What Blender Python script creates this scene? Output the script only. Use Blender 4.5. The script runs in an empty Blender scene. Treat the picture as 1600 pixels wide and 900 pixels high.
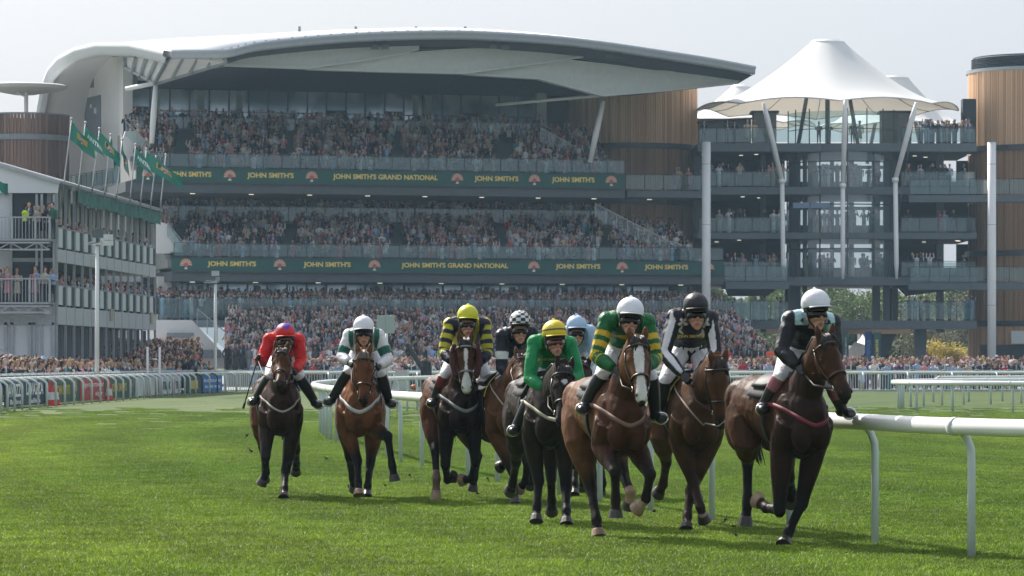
import bpy, math, random
import numpy as np
from mathutils import Vector, Matrix
random.seed(7); RNG = np.random.default_rng(7)
SC = bpy.context.scene; COL = SC.collection
R = math.radians
# ---------------------------------------------------------------- camera, sky, sun, exposure
F, HOR, CAMZ = 5500.0, 566.0, 1.7
cam = bpy.data.objects.new('camera', bpy.data.cameras.new('camera')); COL.objects.link(cam)
cam.location = (0, 0, CAMZ); cam.rotation_euler = (R(90), 0, 0)
cam.data.sensor_width = 36; cam.data.lens = F/1600*36; cam.data.shift_y = (HOR-450)/1600
cam.data.clip_start = 0.5; cam.data.clip_end = 5000
cam.data.dof.use_dof = True; cam.data.dof.focus_distance = 42; cam.data.dof.aperture_fstop = 16
SC.camera = cam
SUN_EL, SUN_AZ = 42.0, -36.0        # azimuth from +Y, negative to the left
sun = bpy.data.objects.new('sun', bpy.data.lights.new('sun', 'SUN')); COL.objects.link(sun)
sun.data.energy = 5.0; sun.data.angle = R(0.6); sun.data.color = (1.0, 0.95, 0.87)
sd = Vector((math.sin(R(SUN_AZ))*math.cos(R(SUN_EL)), math.cos(R(SUN_AZ))*math.cos(R(SUN_EL)), math.sin(R(SUN_EL))))
sun.rotation_euler = sd.to_track_quat('Z', 'Y').to_euler()
W = bpy.data.worlds.new('World'); SC.world = W; W.use_nodes = True
nt = W.node_tree; nt.nodes.clear()
o_ = nt.nodes.new('ShaderNodeOutputWorld'); b_ = nt.nodes.new('ShaderNodeBackground')
sk = nt.nodes.new('ShaderNodeTexSky'); sk.sky_type = 'NISHITA'; sk.sun_disc = False
sk.sun_elevation = R(SUN_EL); sk.sun_rotation = R(SUN_AZ); sk.air_density = 1.0; sk.dust_density = 6.0; sk.ozone_density = 1.0
hs = nt.nodes.new('ShaderNodeHueSaturation'); hs.inputs['Saturation'].default_value = 0.7
nt.links.new(sk.outputs[0], hs.inputs['Color'])
gm = nt.nodes.new('ShaderNodeMix'); gm.data_type = 'RGBA'; gm.inputs[0].default_value = 0.50
gm.inputs[7].default_value = (7.9, 8.7, 9.9, 1)
nt.links.new(hs.outputs[0], gm.inputs[6]); nt.links.new(gm.outputs[2], b_.inputs[0])
nt.links.new(b_.outputs[0], o_.inputs[0]); b_.inputs[1].default_value = 0.088
vs = SC.view_settings; vs.view_transform = 'Standard'; vs.look = 'None'; vs.gamma = 1; vs.exposure = 0.52
SC.render.engine = 'CYCLES'
SC.cycles.use_denoising = True
SC.cycles.max_bounces = 6; SC.cycles.transparent_max_bounces = 24; SC.cycles.volume_bounces = 0
SC.cycles.caustics_reflective = False; SC.cycles.caustics_refractive = False
HAZE = 0.00020
# ---------------------------------------------------------------- helpers
def P(px, py, Y):
    return Vector(((px-800)/F*Y, Y, CAMZ+(HOR-py)/F*Y))
def ray(px, py): return Vector(((px-800)/F, 1.0, (HOR-py)/F))
CAMP = Vector((0, 0, CAMZ))
def proj(p): return (800+F*p[0]/p[1], HOR-(p[2]-CAMZ)/p[1]*F)
MATS = {}
def mat(name, col, rough=0.6, metal=0.0, var=0.0, vscale=3.0, bump=0.0, bscale=40.0, bdist=.02, spec=0.5, alpha=1.0, coat=0.0, sheen=0.0, attr=None, emit=0, trans=None, stretch=None):
    if name in MATS: return MATS[name]
    m = bpy.data.materials.new(name); m.use_nodes = True; n = m.node_tree; p = n.nodes['Principled BSDF']
    p.inputs['Roughness'].default_value = rough; p.inputs['Metallic'].default_value = metal
    p.inputs['Specular IOR Level'].default_value = spec; p.inputs['Coat Weight'].default_value = coat
    p.inputs['Sheen Weight'].default_value = sheen
    p.inputs['Base Color'].default_value = (*col, 1)
    tc = n.nodes.new('ShaderNodeTexCoord'); src = tc.outputs['Object']
    if stretch:
        mp = n.nodes.new('ShaderNodeMapping'); mp.inputs['Scale'].default_value = stretch; n.links.new(src, mp.inputs[0]); src = mp.outputs[0]
    csock = None
    if attr:
        a = n.nodes.new('ShaderNodeAttribute'); a.attribute_name = attr; csock = a.outputs['Color']
    if var > 0:
        nz = n.nodes.new('ShaderNodeTexNoise'); nz.inputs['Scale'].default_value = vscale; nz.inputs['Detail'].default_value = 5
        n.links.new(src, nz.inputs['Vector'])
        mr = n.nodes.new('ShaderNodeMapRange'); mr.inputs[1].default_value = .3; mr.inputs[2].default_value = .7
        mr.inputs[3].default_value = 1-var; mr.inputs[4].default_value = 1+var
        n.links.new(nz.outputs[0], mr.inputs[0])
        mx = n.nodes.new('ShaderNodeMix'); mx.data_type = 'RGBA'; mx.blend_type = 'MULTIPLY'; mx.inputs[0].default_value = 1
        if csock: n.links.new(csock, mx.inputs[6])
        else: mx.inputs[6].default_value = (*col, 1)
        n.links.new(mr.outputs[0], mx.inputs[7]); csock = mx.outputs[2]
    if csock: n.links.new(csock, p.inputs['Base Color'])
    if bump > 0:
        nb = n.nodes.new('ShaderNodeTexNoise'); nb.inputs['Scale'].default_value = bscale; nb.inputs['Detail'].default_value = 3
        n.links.new(src, nb.inputs['Vector'])
        bp = n.nodes.new('ShaderNodeBump'); bp.inputs['Strength'].default_value = bump; bp.inputs['Distance'].default_value = bdist
        n.links.new(nb.outputs[0], bp.inputs['Height']); n.links.new(bp.outputs[0], p.inputs['Normal'])
    if emit: p.inputs['Emission Color'].default_value = (*col, 1); p.inputs['Emission Strength'].default_value = emit
    if alpha < 1:
        p.inputs['Alpha'].default_value = alpha
    if trans:
        out = n.nodes['Material Output']; tl = n.nodes.new('ShaderNodeBsdfTranslucent'); tl.inputs[0].default_value = (*trans[1], 1)
        ms = n.nodes.new('ShaderNodeMixShader'); ms.inputs[0].default_value = trans[0]
        n.links.new(p.outputs[0], ms.inputs[1]); n.links.new(tl.outputs[0], ms.inputs[2]); n.links.new(ms.outputs[0], out.inputs[0])
    MATS[name] = m; return m

def tag(o, label=None, cat=None, group=None, kind=None):
    if label: o['label'] = label
    if cat: o['category'] = cat
    if group: o['group'] = group
    if kind: o['kind'] = kind
    return o
def thing(name, label, cat, loc=(0, 0, 0), group=None):
    o = bpy.data.objects.new(name, None); COL.objects.link(o); o.location = loc; o.empty_display_size = .2
    return tag(o, label, cat, group)

def _perp(d, up):
    s = d.cross(up)
    if s.length < 1e-5: s = d.cross(Vector((1, 0, 0)))
    s.normalize(); u = s.cross(d).normalized(); return s, u
class MB:
    def __init__(s): s.v = []; s.f = []; s.c = []; s.col = None
    def setcol(s, c): s.col = c; return s
    def add(s, vs, fs):
        b = len(s.v); s.v += [tuple(x) for x in vs]; s.f += [tuple(i+b for i in f) for f in fs]
        if s.col is not None: s.c += [s.col]*len(vs)
        return s
    def box(s, c, size, rz=0.0, M=None):
        hx, hy, hz = size[0]/2, size[1]/2, size[2]/2; c = Vector(c)
        cs, sn = math.cos(rz), math.sin(rz); vs = []
        for z in (-hz, hz):
            for x, y in ((-hx, -hy), (hx, -hy), (hx, hy), (-hx, hy)):
                p = Vector((x*cs-y*sn, x*sn+y*cs, z))
                if M: p = M @ Vector((x, y, z))
                vs.append(c+p)
        return s.add(vs, [(0, 3, 2, 1), (4, 5, 6, 7), (0, 1, 5, 4), (1, 2, 6, 5), (2, 3, 7, 6), (3, 0, 4, 7)])
    def beam(s, a, b, w, h, up=Vector((0, 0, 1))):   # box from a to b
        a = Vector(a); b = Vector(b); d = (b-a).normalized(); sd_, u = _perp(d, up)
        vs = [p+sd_*x*w/2+u*z*h/2 for p in (a, b) for x, z in ((-1, -1), (1, -1), (1, 1), (-1, 1))]
        return s.add(vs, [(0, 3, 2, 1), (4, 5, 6, 7), (0, 1, 5, 4), (1, 2, 6, 5), (2, 3, 7, 6), (3, 0, 4, 7)])
    def hexa(s, p):  # 8 corners bottom 4, top 4
        return s.add(p, [(0, 3, 2, 1), (4, 5, 6, 7), (0, 1, 5, 4), (1, 2, 6, 5), (2, 3, 7, 6), (3, 0, 4, 7)])
    def quad(s, a, b, c, d): return s.add([a, b, c, d], [(0, 1, 2, 3)])
    def prism(s, pts, ext):   # polygon extruded by vector ext
        n = len(pts); ext = Vector(ext); pts = [Vector(p) for p in pts]
        return s.add(pts+[p+ext for p in pts], [tuple(range(n-1, -1, -1)), tuple(range(n, 2*n))]+[(i, (i+1) % n, n+(i+1) % n, n+i) for i in range(n)])
    def tube(s, pts, ra, rb=None, seg=8, side=None, caps=True):
        pts = [Vector(p) for p in pts]; n = len(pts)
        ra = [ra]*n if not hasattr(ra, '__len__') else ra
        rb = ra if rb is None else ([rb]*n if not hasattr(rb, '__len__') else rb)
        vs = []; prev = None
        for i, p in enumerate(pts):
            if i == 0: d = pts[1]-p
            elif i == n-1: d = p-pts[i-1]
            else:
                d = (pts[i+1]-p).normalized()+(p-pts[i-1]).normalized()
            if d.length < 1e-7: d = Vector((0, 0, 1))
            d.normalize()
            if side is not None: a = side-d*side.dot(d)
            elif prev is not None: a = prev-d*prev.dot(d)
            else:
                a = d.cross(Vector((0, 0, 1)));
                if a.length < .1: a = Vector((1, 0, 0))-d*d.x
            if a.length < 1e-6: a = d.orthogonal()
            a.normalize(); prev = a; b = d.cross(a)
            for k in range(seg):
                t = 2*math.pi*k/seg; vs.append(p+a*math.cos(t)*ra[i]+b*math.sin(t)*rb[i])
        fs = [(i*seg+k, i*seg+(k+1) % seg, (i+1)*seg+(k+1) % seg, (i+1)*seg+k) for i in range(n-1) for k in range(seg)]
        if caps: fs += [tuple(range(seg-1, -1, -1)), tuple(range((n-1)*seg, n*seg))]
        return s.add(vs, fs)
    def ell(s, c, r, ax=None, seg=12, rings=8):
        c = Vector(c)
        if ax is None: ax = (Vector((1, 0, 0)), Vector((0, 1, 0)), Vector((0, 0, 1)))
        vs = [c+ax[2]*r[2]]
        for i in range(1, rings):
            th = math.pi*i/rings
            for k in range(seg):
                ph = 2*math.pi*k/seg
                vs.append(c+ax[0]*r[0]*math.sin(th)*math.cos(ph)+ax[1]*r[1]*math.sin(th)*math.sin(ph)+ax[2]*r[2]*math.cos(th))
        vs.append(c-ax[2]*r[2]); fs = []
        for k in range(seg): fs.append((0, 1+k, 1+(k+1) % seg))
        for i in range(rings-2):
            for k in range(seg): a = 1+i*seg+k; b = 1+i*seg+(k+1) % seg; fs.append((a, a+seg, b+seg, b))
        L = len(vs)-1; o = 1+(rings-2)*seg
        for k in range(seg): fs.append((o+k, L, o+(k+1) % seg))
        return s.add(vs, fs)
    def lathe(s, c, prof, seg=24, a0=0, a1=2*math.pi, sx=1, sy=1):
        c = Vector(c); full = abs(a1-a0-2*math.pi) < 1e-6; n = len(prof); cols = seg if full else seg+1
        vs = [c+Vector((r*math.cos(a0+(a1-a0)*k/seg)*sx, r*math.sin(a0+(a1-a0)*k/seg)*sy, z)) for k in range(cols) for r, z in prof]
        fs = []
        for k in range(seg):
            k2 = (k+1) % cols
            for i in range(n-1): fs.append((k*n+i, k2*n+i, k2*n+i+1, k*n+i+1))
        return s.add(vs, fs)
    def grid(s, rows):
        n = len(rows[0]); vs = [p for r in rows for p in r]
        return s.add(vs, [(i*n+k, i*n+k+1, (i+1)*n+k+1, (i+1)*n+k) for i in range(len(rows)-1) for k in range(n-1)])
    def build(s, name, m, parent=None, smooth=False, origin=None, recalc=False):
        org = Vector(origin) if origin is not None else (parent.matrix_world_loc if False else (wloc(parent) if parent else Vector((0, 0, 0))))
        me = bpy.data.meshes.new(name)
        me.from_pydata([(x-org.x, y-org.y, z-org.z) for x, y, z in s.v], [], s.f)
        if s.c:
            a = me.color_attributes.new('Col', 'FLOAT_COLOR', 'POINT')
            a.data.foreach_set('color', np.c_[np.array(s.c, dtype=np.float32), np.ones(len(s.c), dtype=np.float32)].ravel())
        if m: me.materials.append(m)
        if smooth: me.shade_smooth()
        me.update()
        if recalc:
            import bmesh
            bm = bmesh.new(); bm.from_mesh(me); bmesh.ops.recalc_face_normals(bm, faces=bm.faces); bm.to_mesh(me); bm.free()
        o = bpy.data.objects.new(name, me); COL.objects.link(o)
        if parent: o.parent = parent
        else: o.location = org
        return o
def split_build(mb, name, m, parent=None, smooth=False):
    n = len(mb.v); par = list(range(n))
    def find(i):
        while par[i] != i: par[i] = par[par[i]]; i = par[i]
        return i
    for f in mb.f:
        a = find(f[0])
        for j in f[1:]: par[find(j)] = a
    gr = {}
    for i, f in enumerate(mb.f): gr.setdefault(find(f[0]), []).append(f)
    out = []
    for r, fs in gr.items():
        ids = sorted({i for f in fs for i in f}); mp_ = {i: k for k, i in enumerate(ids)}; q = MB(); q.v = [mb.v[i] for i in ids]; q.f = [tuple(mp_[i] for i in f) for f in fs]
        if mb.c: q.c = [mb.c[i] for i in ids]
        out.append(q.build(name, m, parent, smooth))
    return out
def wloc(o):
    v = Vector((0, 0, 0))
    while o: v += o.location; o = o.parent
    return v
def struct(o, name=None): o['kind'] = 'structure'; return o
def auto_smooth(o, ang=35):
    me = o.data; me.shade_smooth()
    try: me.set_sharp_from_angle(angle=R(ang))
    except Exception: pass
    return o
def remesh(mb, voxel, smooth=3):
    me = bpy.data.meshes.new('t'); me.from_pydata(mb.v, [], mb.f)
    import bmesh
    bm = bmesh.new(); bm.from_mesh(me); bmesh.ops.recalc_face_normals(bm, faces=bm.faces); bm.to_mesh(me); bm.free()
    o = bpy.data.objects.new('t', me); COL.objects.link(o)
    r = o.modifiers.new('r', 'REMESH'); r.mode = 'VOXEL'; r.voxel_size = voxel; r.adaptivity = 0
    if smooth:
        q = o.modifiers.new('s', 'SMOOTH'); q.factor = .5; q.iterations = smooth
    dg = bpy.context.evaluated_depsgraph_get(); ev = o.evaluated_get(dg)
    out = bpy.data.meshes.new_from_object(ev)
    bpy.data.objects.remove(o); bpy.data.meshes.remove(me)
    return out
def mesh_np(me):
    a = np.empty(len(me.vertices)*3, dtype=np.float32); me.vertices.foreach_get('co', a); return a.reshape(-1, 3)
def put_mesh(me, name, m, parent, cols=None, smooth=True):
    org = wloc(parent) if parent else Vector((0, 0, 0))
    co = mesh_np(me)-np.array(org, dtype=np.float32); me.vertices.foreach_set('co', co.ravel())
    if cols is not None:
        a = me.color_attributes.new('Col', 'FLOAT_COLOR', 'POINT')
        a.data.foreach_set('color', np.c_[cols.astype(np.float32), np.ones(len(cols), dtype=np.float32)].ravel())
    me.materials.clear(); me.materials.append(m); me.name = name
    if smooth: me.shade_smooth()
    me.update(); o = bpy.data.objects.new(name, me); COL.objects.link(o)
    if parent: o.parent = parent
    return o
_TXT = {}
def text_geo(txt, bold=.03, space=1.0):
    """flat letters normalised to a box 0..1 x 0..1; returns verts, faces, aspect"""
    k = (txt, bold, space)
    if k in _TXT: return _TXT[k]
    cu = bpy.data.curves.new('t', 'FONT'); cu.body = txt; cu.offset = bold; cu.resolution_u = 3; cu.space_character = space
    o = bpy.data.objects.new('t', cu); COL.objects.link(o)
    dg = bpy.context.evaluated_depsgraph_get(); me = bpy.data.meshes.new_from_object(o.evaluated_get(dg))
    v = mesh_np(me)[:, :2].copy(); f = [tuple(p.vertices) for p in me.polygons]
    bpy.data.objects.remove(o); bpy.data.curves.remove(cu); bpy.data.meshes.remove(me)
    mn, mx = v.min(0), v.max(0); asp = (mx[0]-mn[0])/(mx[1]-mn[1]); v = (v-mn)/(mx-mn)
    _TXT[k] = (v, f, asp); return _TXT[k]
def put_text(mb, txt, fn, x0, x1, y0, y1, bold=.03):
    v, f, a = text_geo(txt, bold)
    mb.add([fn(x0+(x1-x0)*x, y0+(y1-y0)*y) for x, y in v], f)
GOLD = (.80, .60, .16); WHITE = (.8, .8, .8)
def crest(mb, fn, cx, cy, r):
    """fan of red and white rays over a small white shield, gold rim"""
    n = 9
    for i in range(n*2):
        a0 = math.pi*(1.05-1.1*i/(n*2)); a1 = math.pi*(1.05-1.1*(i+1)/(n*2))
        mb.setcol((.45, .05, .05) if i % 2 else (.7, .62, .55))
        q = [(cx+r*k*math.cos(a), cy+r*k*math.sin(a)) for k, a in ((.4, a0), (1, a0), (1, a1), (.4, a1))]
        mb.add([fn(*p) for p in q], [(0, 1, 2, 3)])
    mb.setcol((.55, .3, .05)); ring = []
    for i in range(13):
        a = math.pi*(1.05-1.1*i/12)
        ring.append((fn(cx+r*1.02*math.cos(a), cy+r*1.02*math.sin(a)), fn(cx+r*1.14*math.cos(a), cy+r*1.14*math.sin(a))))
    for i in range(12): mb.add([ring[i][0], ring[i][1], ring[i+1][1], ring[i+1][0]], [(0, 1, 2, 3)])
    mb.setcol((.5, .1, .06)); mb.add([fn(cx+r*.36*math.cos(a), cy+r*.36*math.sin(a)) for a in [k*math.pi/5 for k in range(10)]], [tuple(range(10))])
    mb.setcol((.75, .72, .68)); mb.add([fn(cx-.3*r, cy-.72*r), fn(cx+.3*r, cy-.72*r), fn(cx+.22*r, cy-.4*r), fn(cx-.22*r, cy-.4*r)], [(0, 1, 2, 3)])
# shared materials
m_white = mat('white_paint', (.74, .74, .74), .5, var=.05, vscale=.6)
m_wall = mat('white_render', (.72, .71, .69), .8, var=.06, vscale=.25)
m_grey = mat('grey_steel', (.22, .24, .26), .5, .3, var=.08)
m_dark = mat('dark_steel', (.05, .06, .07), .5, .2, var=.1)
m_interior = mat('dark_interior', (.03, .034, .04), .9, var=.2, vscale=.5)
m_conc = mat('concrete', (.28, .28, .27), .9, var=.12, vscale=.7, bump=.2, bscale=4)
m_green = mat('green_banner', (.012, .085, .07), .7, var=.06)
m_gold = mat('gold_lettering', GOLD, .6)
m_col = mat('painted_attr', (.5, .5, .5), .7, attr='Col')
m_galv = mat('galvanised', (.36, .38, .40), .45, .5, var=.08)
m_tentw = mat('tent_fabric', (.66, .67, .70), .7, var=.04, vscale=.4, bump=.15, bscale=1.2)
m_rail = mat('white_rail_plastic', (.80, .81, .80), .32, var=.04, vscale=2.0, coat=.1)
m_post = mat('rail_post_alloy', (.60, .66, .70), .4, 0, var=.07, vscale=3)
def glass_mat(name, col, a, rough=.08):
    if name in MATS: return MATS[name]
    m = bpy.data.materials.new(name); m.use_nodes = True; n = m.node_tree; n.nodes.clear()
    out = n.nodes.new('ShaderNodeOutputMaterial'); g = n.nodes.new('ShaderNodeBsdfGlossy'); g.inputs[1].default_value = rough
    d = n.nodes.new('ShaderNodeBsdfDiffuse'); d.inputs[0].default_value = (*col, 1)
    t = n.nodes.new('ShaderNodeBsdfTransparent'); t.inputs[0].default_value = (.80, .90, .90, 1)
    m1 = n.nodes.new('ShaderNodeMixShader'); m1.inputs[0].default_value = .35; n.links.new(d.outputs[0], m1.inputs[1]); n.links.new(g.outputs[0], m1.inputs[2])
    m2 = n.nodes.new('ShaderNodeMixShader'); m2.inputs[0].default_value = a; n.links.new(t.outputs[0], m2.inputs[1]); n.links.new(m1.outputs[0], m2.inputs[2])
    n.links.new(m2.outputs[0], out.inputs[0]); MATS[name] = m; return m
m_glass = glass_mat('balustrade_glass', (.14, .24, .26), .20)
m_glass2 = glass_mat('drum_glass', (.34, .46, .50), .34)
def window_mat(name, c0, c1):
    m = mat(name, c0, .12, spec=.9, var=0)
    n = m.node_tree; p = n.nodes['Principled BSDF']; p.inputs['Metallic'].default_value = .55
    tc = n.nodes.new('ShaderNodeTexCoord'); nz = n.nodes.new('ShaderNodeTexNoise'); nz.inputs['Scale'].default_value = .35; nz.inputs['Detail'].default_value = 2
    n.links.new(tc.outputs['Object'], nz.inputs['Vector'])
    cr = n.nodes.new('ShaderNodeValToRGB'); cr.color_ramp.elements[0].position = .42; cr.color_ramp.elements[0].color = (*c0, 1)  # pale noise patches paint wavy sky reflections into the glass colour
    cr.color_ramp.elements[1].position = .56; cr.color_ramp.elements[1].color = (*c1, 1)
    n.links.new(nz.outputs[0], cr.inputs[0]); n.links.new(cr.outputs[0], p.inputs['Base Color']); return m
m_win = window_mat('window_glass', (.20, .27, .32), (.50, .59, .65))
def timber_mat():
    m = mat('larch_cladding', (.3, .15, .07), .8, bump=.2, bscale=6)
    n = m.node_tree; p = n.nodes['Principled BSDF']
    g = n.nodes.new('ShaderNodeAttribute'); g.attribute_name = 'Col'; n.links.new(g.outputs['Color'], p.inputs['Base Color']); return m
m_timber = timber_mat()
# ---------------------------------------------------------------- ground
def band_nodes(n, pos):
    """u = x - .0026 (y-95)^2 follows the bend of the track; returns a colour multiplier: mown bands and the paler worn strip by the stands"""
    L = n.links; N = n.nodes
    def mth(op, a, b=None, c=None):
        q = N.new('ShaderNodeMath'); q.operation = op
        for i, v in enumerate((a, b, c)):
            if v is None: continue
            if isinstance(v, (int, float)): q.inputs[i].default_value = v
            else: L.new(v, q.inputs[i])
        return q.outputs[0]
    sp = N.new('ShaderNodeSeparateXYZ'); L.new(pos, sp.inputs[0])
    nz = N.new('ShaderNodeTexNoise'); nz.inputs['Scale'].default_value = .35; nz.inputs['Detail'].default_value = 5; L.new(pos, nz.inputs['Vector'])
    d = mth('SUBTRACT', sp.outputs[1], 95); u = mth('SUBTRACT', sp.outputs[0], mth('MULTIPLY', mth('MULTIPLY', d, d), .0026))
    u = mth('ADD', u, mth('MULTIPLY', mth('SUBTRACT', nz.outputs[0], .5), 3.0))
    s1 = mth('SINE', mth('MULTIPLY', u, 2.1)); band = N.new('ShaderNodeMapRange'); band.inputs[1].default_value = -.5; band.inputs[2].default_value = .5; band.inputs[3].default_value = .90; band.inputs[4].default_value = 1.10; L.new(s1, band.inputs[0])
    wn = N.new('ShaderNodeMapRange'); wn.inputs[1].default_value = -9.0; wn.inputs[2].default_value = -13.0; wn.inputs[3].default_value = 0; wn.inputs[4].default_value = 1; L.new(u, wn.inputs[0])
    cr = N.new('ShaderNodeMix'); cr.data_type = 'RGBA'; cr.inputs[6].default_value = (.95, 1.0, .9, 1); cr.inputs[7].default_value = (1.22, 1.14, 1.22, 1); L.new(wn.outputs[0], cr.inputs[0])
    sp2 = N.new('ShaderNodeTexNoise'); sp2.inputs['Scale'].default_value = 1.3; sp2.inputs['Detail'].default_value = 6; L.new(pos, sp2.inputs['Vector'])
    m2 = N.new('ShaderNodeMapRange'); m2.inputs[1].default_value = .35; m2.inputs[2].default_value = .65; m2.inputs[3].default_value = .82; m2.inputs[4].default_value = 1.2; L.new(sp2.outputs[0], m2.inputs[0])
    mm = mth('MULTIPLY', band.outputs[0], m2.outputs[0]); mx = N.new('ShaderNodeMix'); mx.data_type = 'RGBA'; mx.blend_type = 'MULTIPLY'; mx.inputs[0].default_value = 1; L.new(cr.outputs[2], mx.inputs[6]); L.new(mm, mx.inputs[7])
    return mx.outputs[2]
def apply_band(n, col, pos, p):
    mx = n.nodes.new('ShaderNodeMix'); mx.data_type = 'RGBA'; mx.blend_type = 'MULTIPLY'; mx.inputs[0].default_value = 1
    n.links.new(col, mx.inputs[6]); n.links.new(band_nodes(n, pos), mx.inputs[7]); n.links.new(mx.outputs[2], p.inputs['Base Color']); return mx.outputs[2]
def ground():
    m = bpy.data.materials.new('turf'); m.use_nodes = True; n = m.node_tree; p = n.nodes['Principled BSDF']; p.inputs['Roughness'].default_value = .8
    p.inputs['Specular IOR Level'].default_value = .2
    tc = n.nodes.new('ShaderNodeTexCoord')
    def noise(scale, det, vec=None, st=None):
        z = n.nodes.new('ShaderNodeTexNoise'); z.inputs['Scale'].default_value = scale; z.inputs['Detail'].default_value = det
        src = tc.outputs['Object']
        if st: mp = n.nodes.new('ShaderNodeMapping'); mp.inputs['Scale'].default_value = st; n.links.new(src, mp.inputs[0]); src = mp.outputs[0]
        n.links.new(src, z.inputs['Vector']); return z
    a = noise(.12, 4, st=(1, .35, 1)); b = noise(7, 5, st=(1, .25, 1)); c = noise(28, 3)
    r1 = n.nodes.new('ShaderNodeValToRGB'); r1.color_ramp.elements[0].position = .38; r1.color_ramp.elements[0].color = (.040, .076, .008, 1)
    r1.color_ramp.elements[1].position = .62; r1.color_ramp.elements[1].color = (.062, .094, .013, 1)
    n.links.new(a.outputs[0], r1.inputs[0])
    r2 = n.nodes.new('ShaderNodeValToRGB'); r2.color_ramp.elements[0].position = .35; r2.color_ramp.elements[0].color = (.70, .70, .70, 1)
    r2.color_ramp.elements[1].position = .68; r2.color_ramp.elements[1].color = (1.25, 1.22, 1.3, 1)
    ad = n.nodes.new('ShaderNodeMath'); ad.operation = 'ADD'; n.links.new(b.outputs[0], ad.inputs[0]); n.links.new(c.outputs[0], ad.inputs[1])
    hf = n.nodes.new('ShaderNodeMath'); hf.operation = 'MULTIPLY'; hf.inputs[1].default_value = .5; n.links.new(ad.outputs[0], hf.inputs[0])
    n.links.new(hf.outputs[0], r2.inputs[0])
    mx = n.nodes.new('ShaderNodeMix'); mx.data_type = 'RGBA'; mx.blend_type = 'MULTIPLY'; mx.inputs[0].default_value = 1
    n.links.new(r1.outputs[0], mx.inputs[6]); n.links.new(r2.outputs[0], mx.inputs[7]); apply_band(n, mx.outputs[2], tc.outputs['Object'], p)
    mb = MB(); mb.quad((-1500, -60, 0), (1500, -60, 0), (1500, 2600, 0), (-1500, 2600, 0))
    o = mb.build('ground', m); struct(o)
    # concourse behind the barriers
    mb = MB(); mb.prism([(-60, 140, 0.004), (-19.6, 100, .004), (-19.6, 190, .004), (-16.5, 207, .004), (90, 207, .004), (90, 420, .004), (-90, 420, .004)], (0, 0, .05))
    o = mb.build('pavement', m_conc); struct(o)
ground()
def grass():
    m = bpy.data.materials.new('grass_blades'); m.use_nodes = True; n = m.node_tree; p = n.nodes['Principled BSDF']
    p.inputs['Roughness'].default_value = .55; p.inputs['Specular IOR Level'].default_value = .35
    g = n.nodes.new('ShaderNodeNewGeometry'); sp = n.nodes.new('ShaderNodeTexNoise'); sp.inputs['Scale'].default_value = .10; sp.inputs['Detail'].default_value = 4
    mp = n.nodes.new('ShaderNodeMapping'); mp.inputs['Scale'].default_value = (1, .4, 1); n.links.new(g.outputs['Position'], mp.inputs[0]); n.links.new(mp.outputs[0], sp.inputs['Vector'])
    r = n.nodes.new('ShaderNodeValToRGB'); e = r.color_ramp.elements
    e[0].position = .36; e[0].color = (.098, .178, .010, 1); e[1].position = .64; e[1].color = (.190, .270, .030, 1)
    n.links.new(sp.outputs[0], r.inputs[0])
    s2 = n.nodes.new('ShaderNodeTexNoise'); s2.inputs['Scale'].default_value = 9; s2.inputs['Detail'].default_value = 3; n.links.new(g.outputs['Position'], s2.inputs['Vector'])
    r2 = n.nodes.new('ShaderNodeMapRange'); r2.inputs[1].default_value = .3; r2.inputs[2].default_value = .7; r2.inputs[3].default_value = .65; r2.inputs[4].default_value = 1.4
    n.links.new(s2.outputs[0], r2.inputs[0])
    mx = n.nodes.new('ShaderNodeMix'); mx.data_type = 'RGBA'; mx.blend_type = 'MULTIPLY'; mx.inputs[0].default_value = 1
    r3 = n.nodes.new('ShaderNodeValToRGB'); e3 = r3.color_ramp.elements; e3[0].position = 0; e3[0].color = (.55, .6, .5, 1); e3[1].position = 1; e3[1].color = (2.3, 1.9, 2.2, 1); q3 = r3.color_ramp.elements.new(.8); q3.color = (1.1, 1.1, 1.0, 1)
    n.links.new(g.outputs['Random Per Island'], r3.inputs[0]); m3 = n.nodes.new('ShaderNodeMix'); m3.data_type = 'RGBA'; m3.blend_type = 'MULTIPLY'; m3.inputs[0].default_value = 1
    n.links.new(r3.outputs[0], m3.inputs[7]); n.links.new(r.outputs[0], m3.inputs[6])
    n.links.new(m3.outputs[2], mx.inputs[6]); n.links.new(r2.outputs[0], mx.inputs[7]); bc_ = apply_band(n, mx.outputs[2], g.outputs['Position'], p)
    out = n.nodes['Material Output']; tl = n.nodes.new('ShaderNodeBsdfTranslucent'); n.links.new(bc_, tl.inputs[0])
    ms = n.nodes.new('ShaderNodeMixShader'); ms.inputs[0].default_value = .35; n.links.new(p.outputs[0], ms.inputs[1]); n.links.new(tl.outputs[0], ms.inputs[2]); n.links.new(ms.outputs[0], out.inputs[0])
    rg = np.random.default_rng(3)
    patches = []
    for k in range(4):
        mb = MB()
        for i in range(2300):
            x, y = rg.random(2)-.5; h = rg.uniform(.012, .034); a = rg.uniform(0, 6.283); w = rg.uniform(.0026, .0045)
            lx, ly = rg.normal(0, .016, 2); dx, dy = math.cos(a)*w, math.sin(a)*w
            mb.add([(x-dx, y-dy, 0), (x+dx, y+dy, 0), (x+lx*.4+dx*.7, y+ly*.4+dy*.7, h*.6), (x+lx*.4-dx*.7, y+ly*.4-dy*.7, h*.6), (x+lx, y+ly, h)], [(0, 1, 2, 3), (3, 2, 4)])
        me = bpy.data.meshes.new('grass_patch'); me.from_pydata(mb.v, [], mb.f); me.materials.append(m)
        patches.append(bpy.data.objects.new('grass_patch', me))
    pts = []
    Y = 26.0
    while Y < 135:
        hw = 900/F*Y+1.2; x = -hw
        while x < hw:
            if rg.random() < (135-Y)/50: pts.append((x+rg.uniform(-.1, .1), Y+rg.uniform(-.1, .1), .002))
            x += .84
        Y += .84
    me = bpy.data.meshes.new('grass'); me.from_pydata(pts, [], [])
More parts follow.
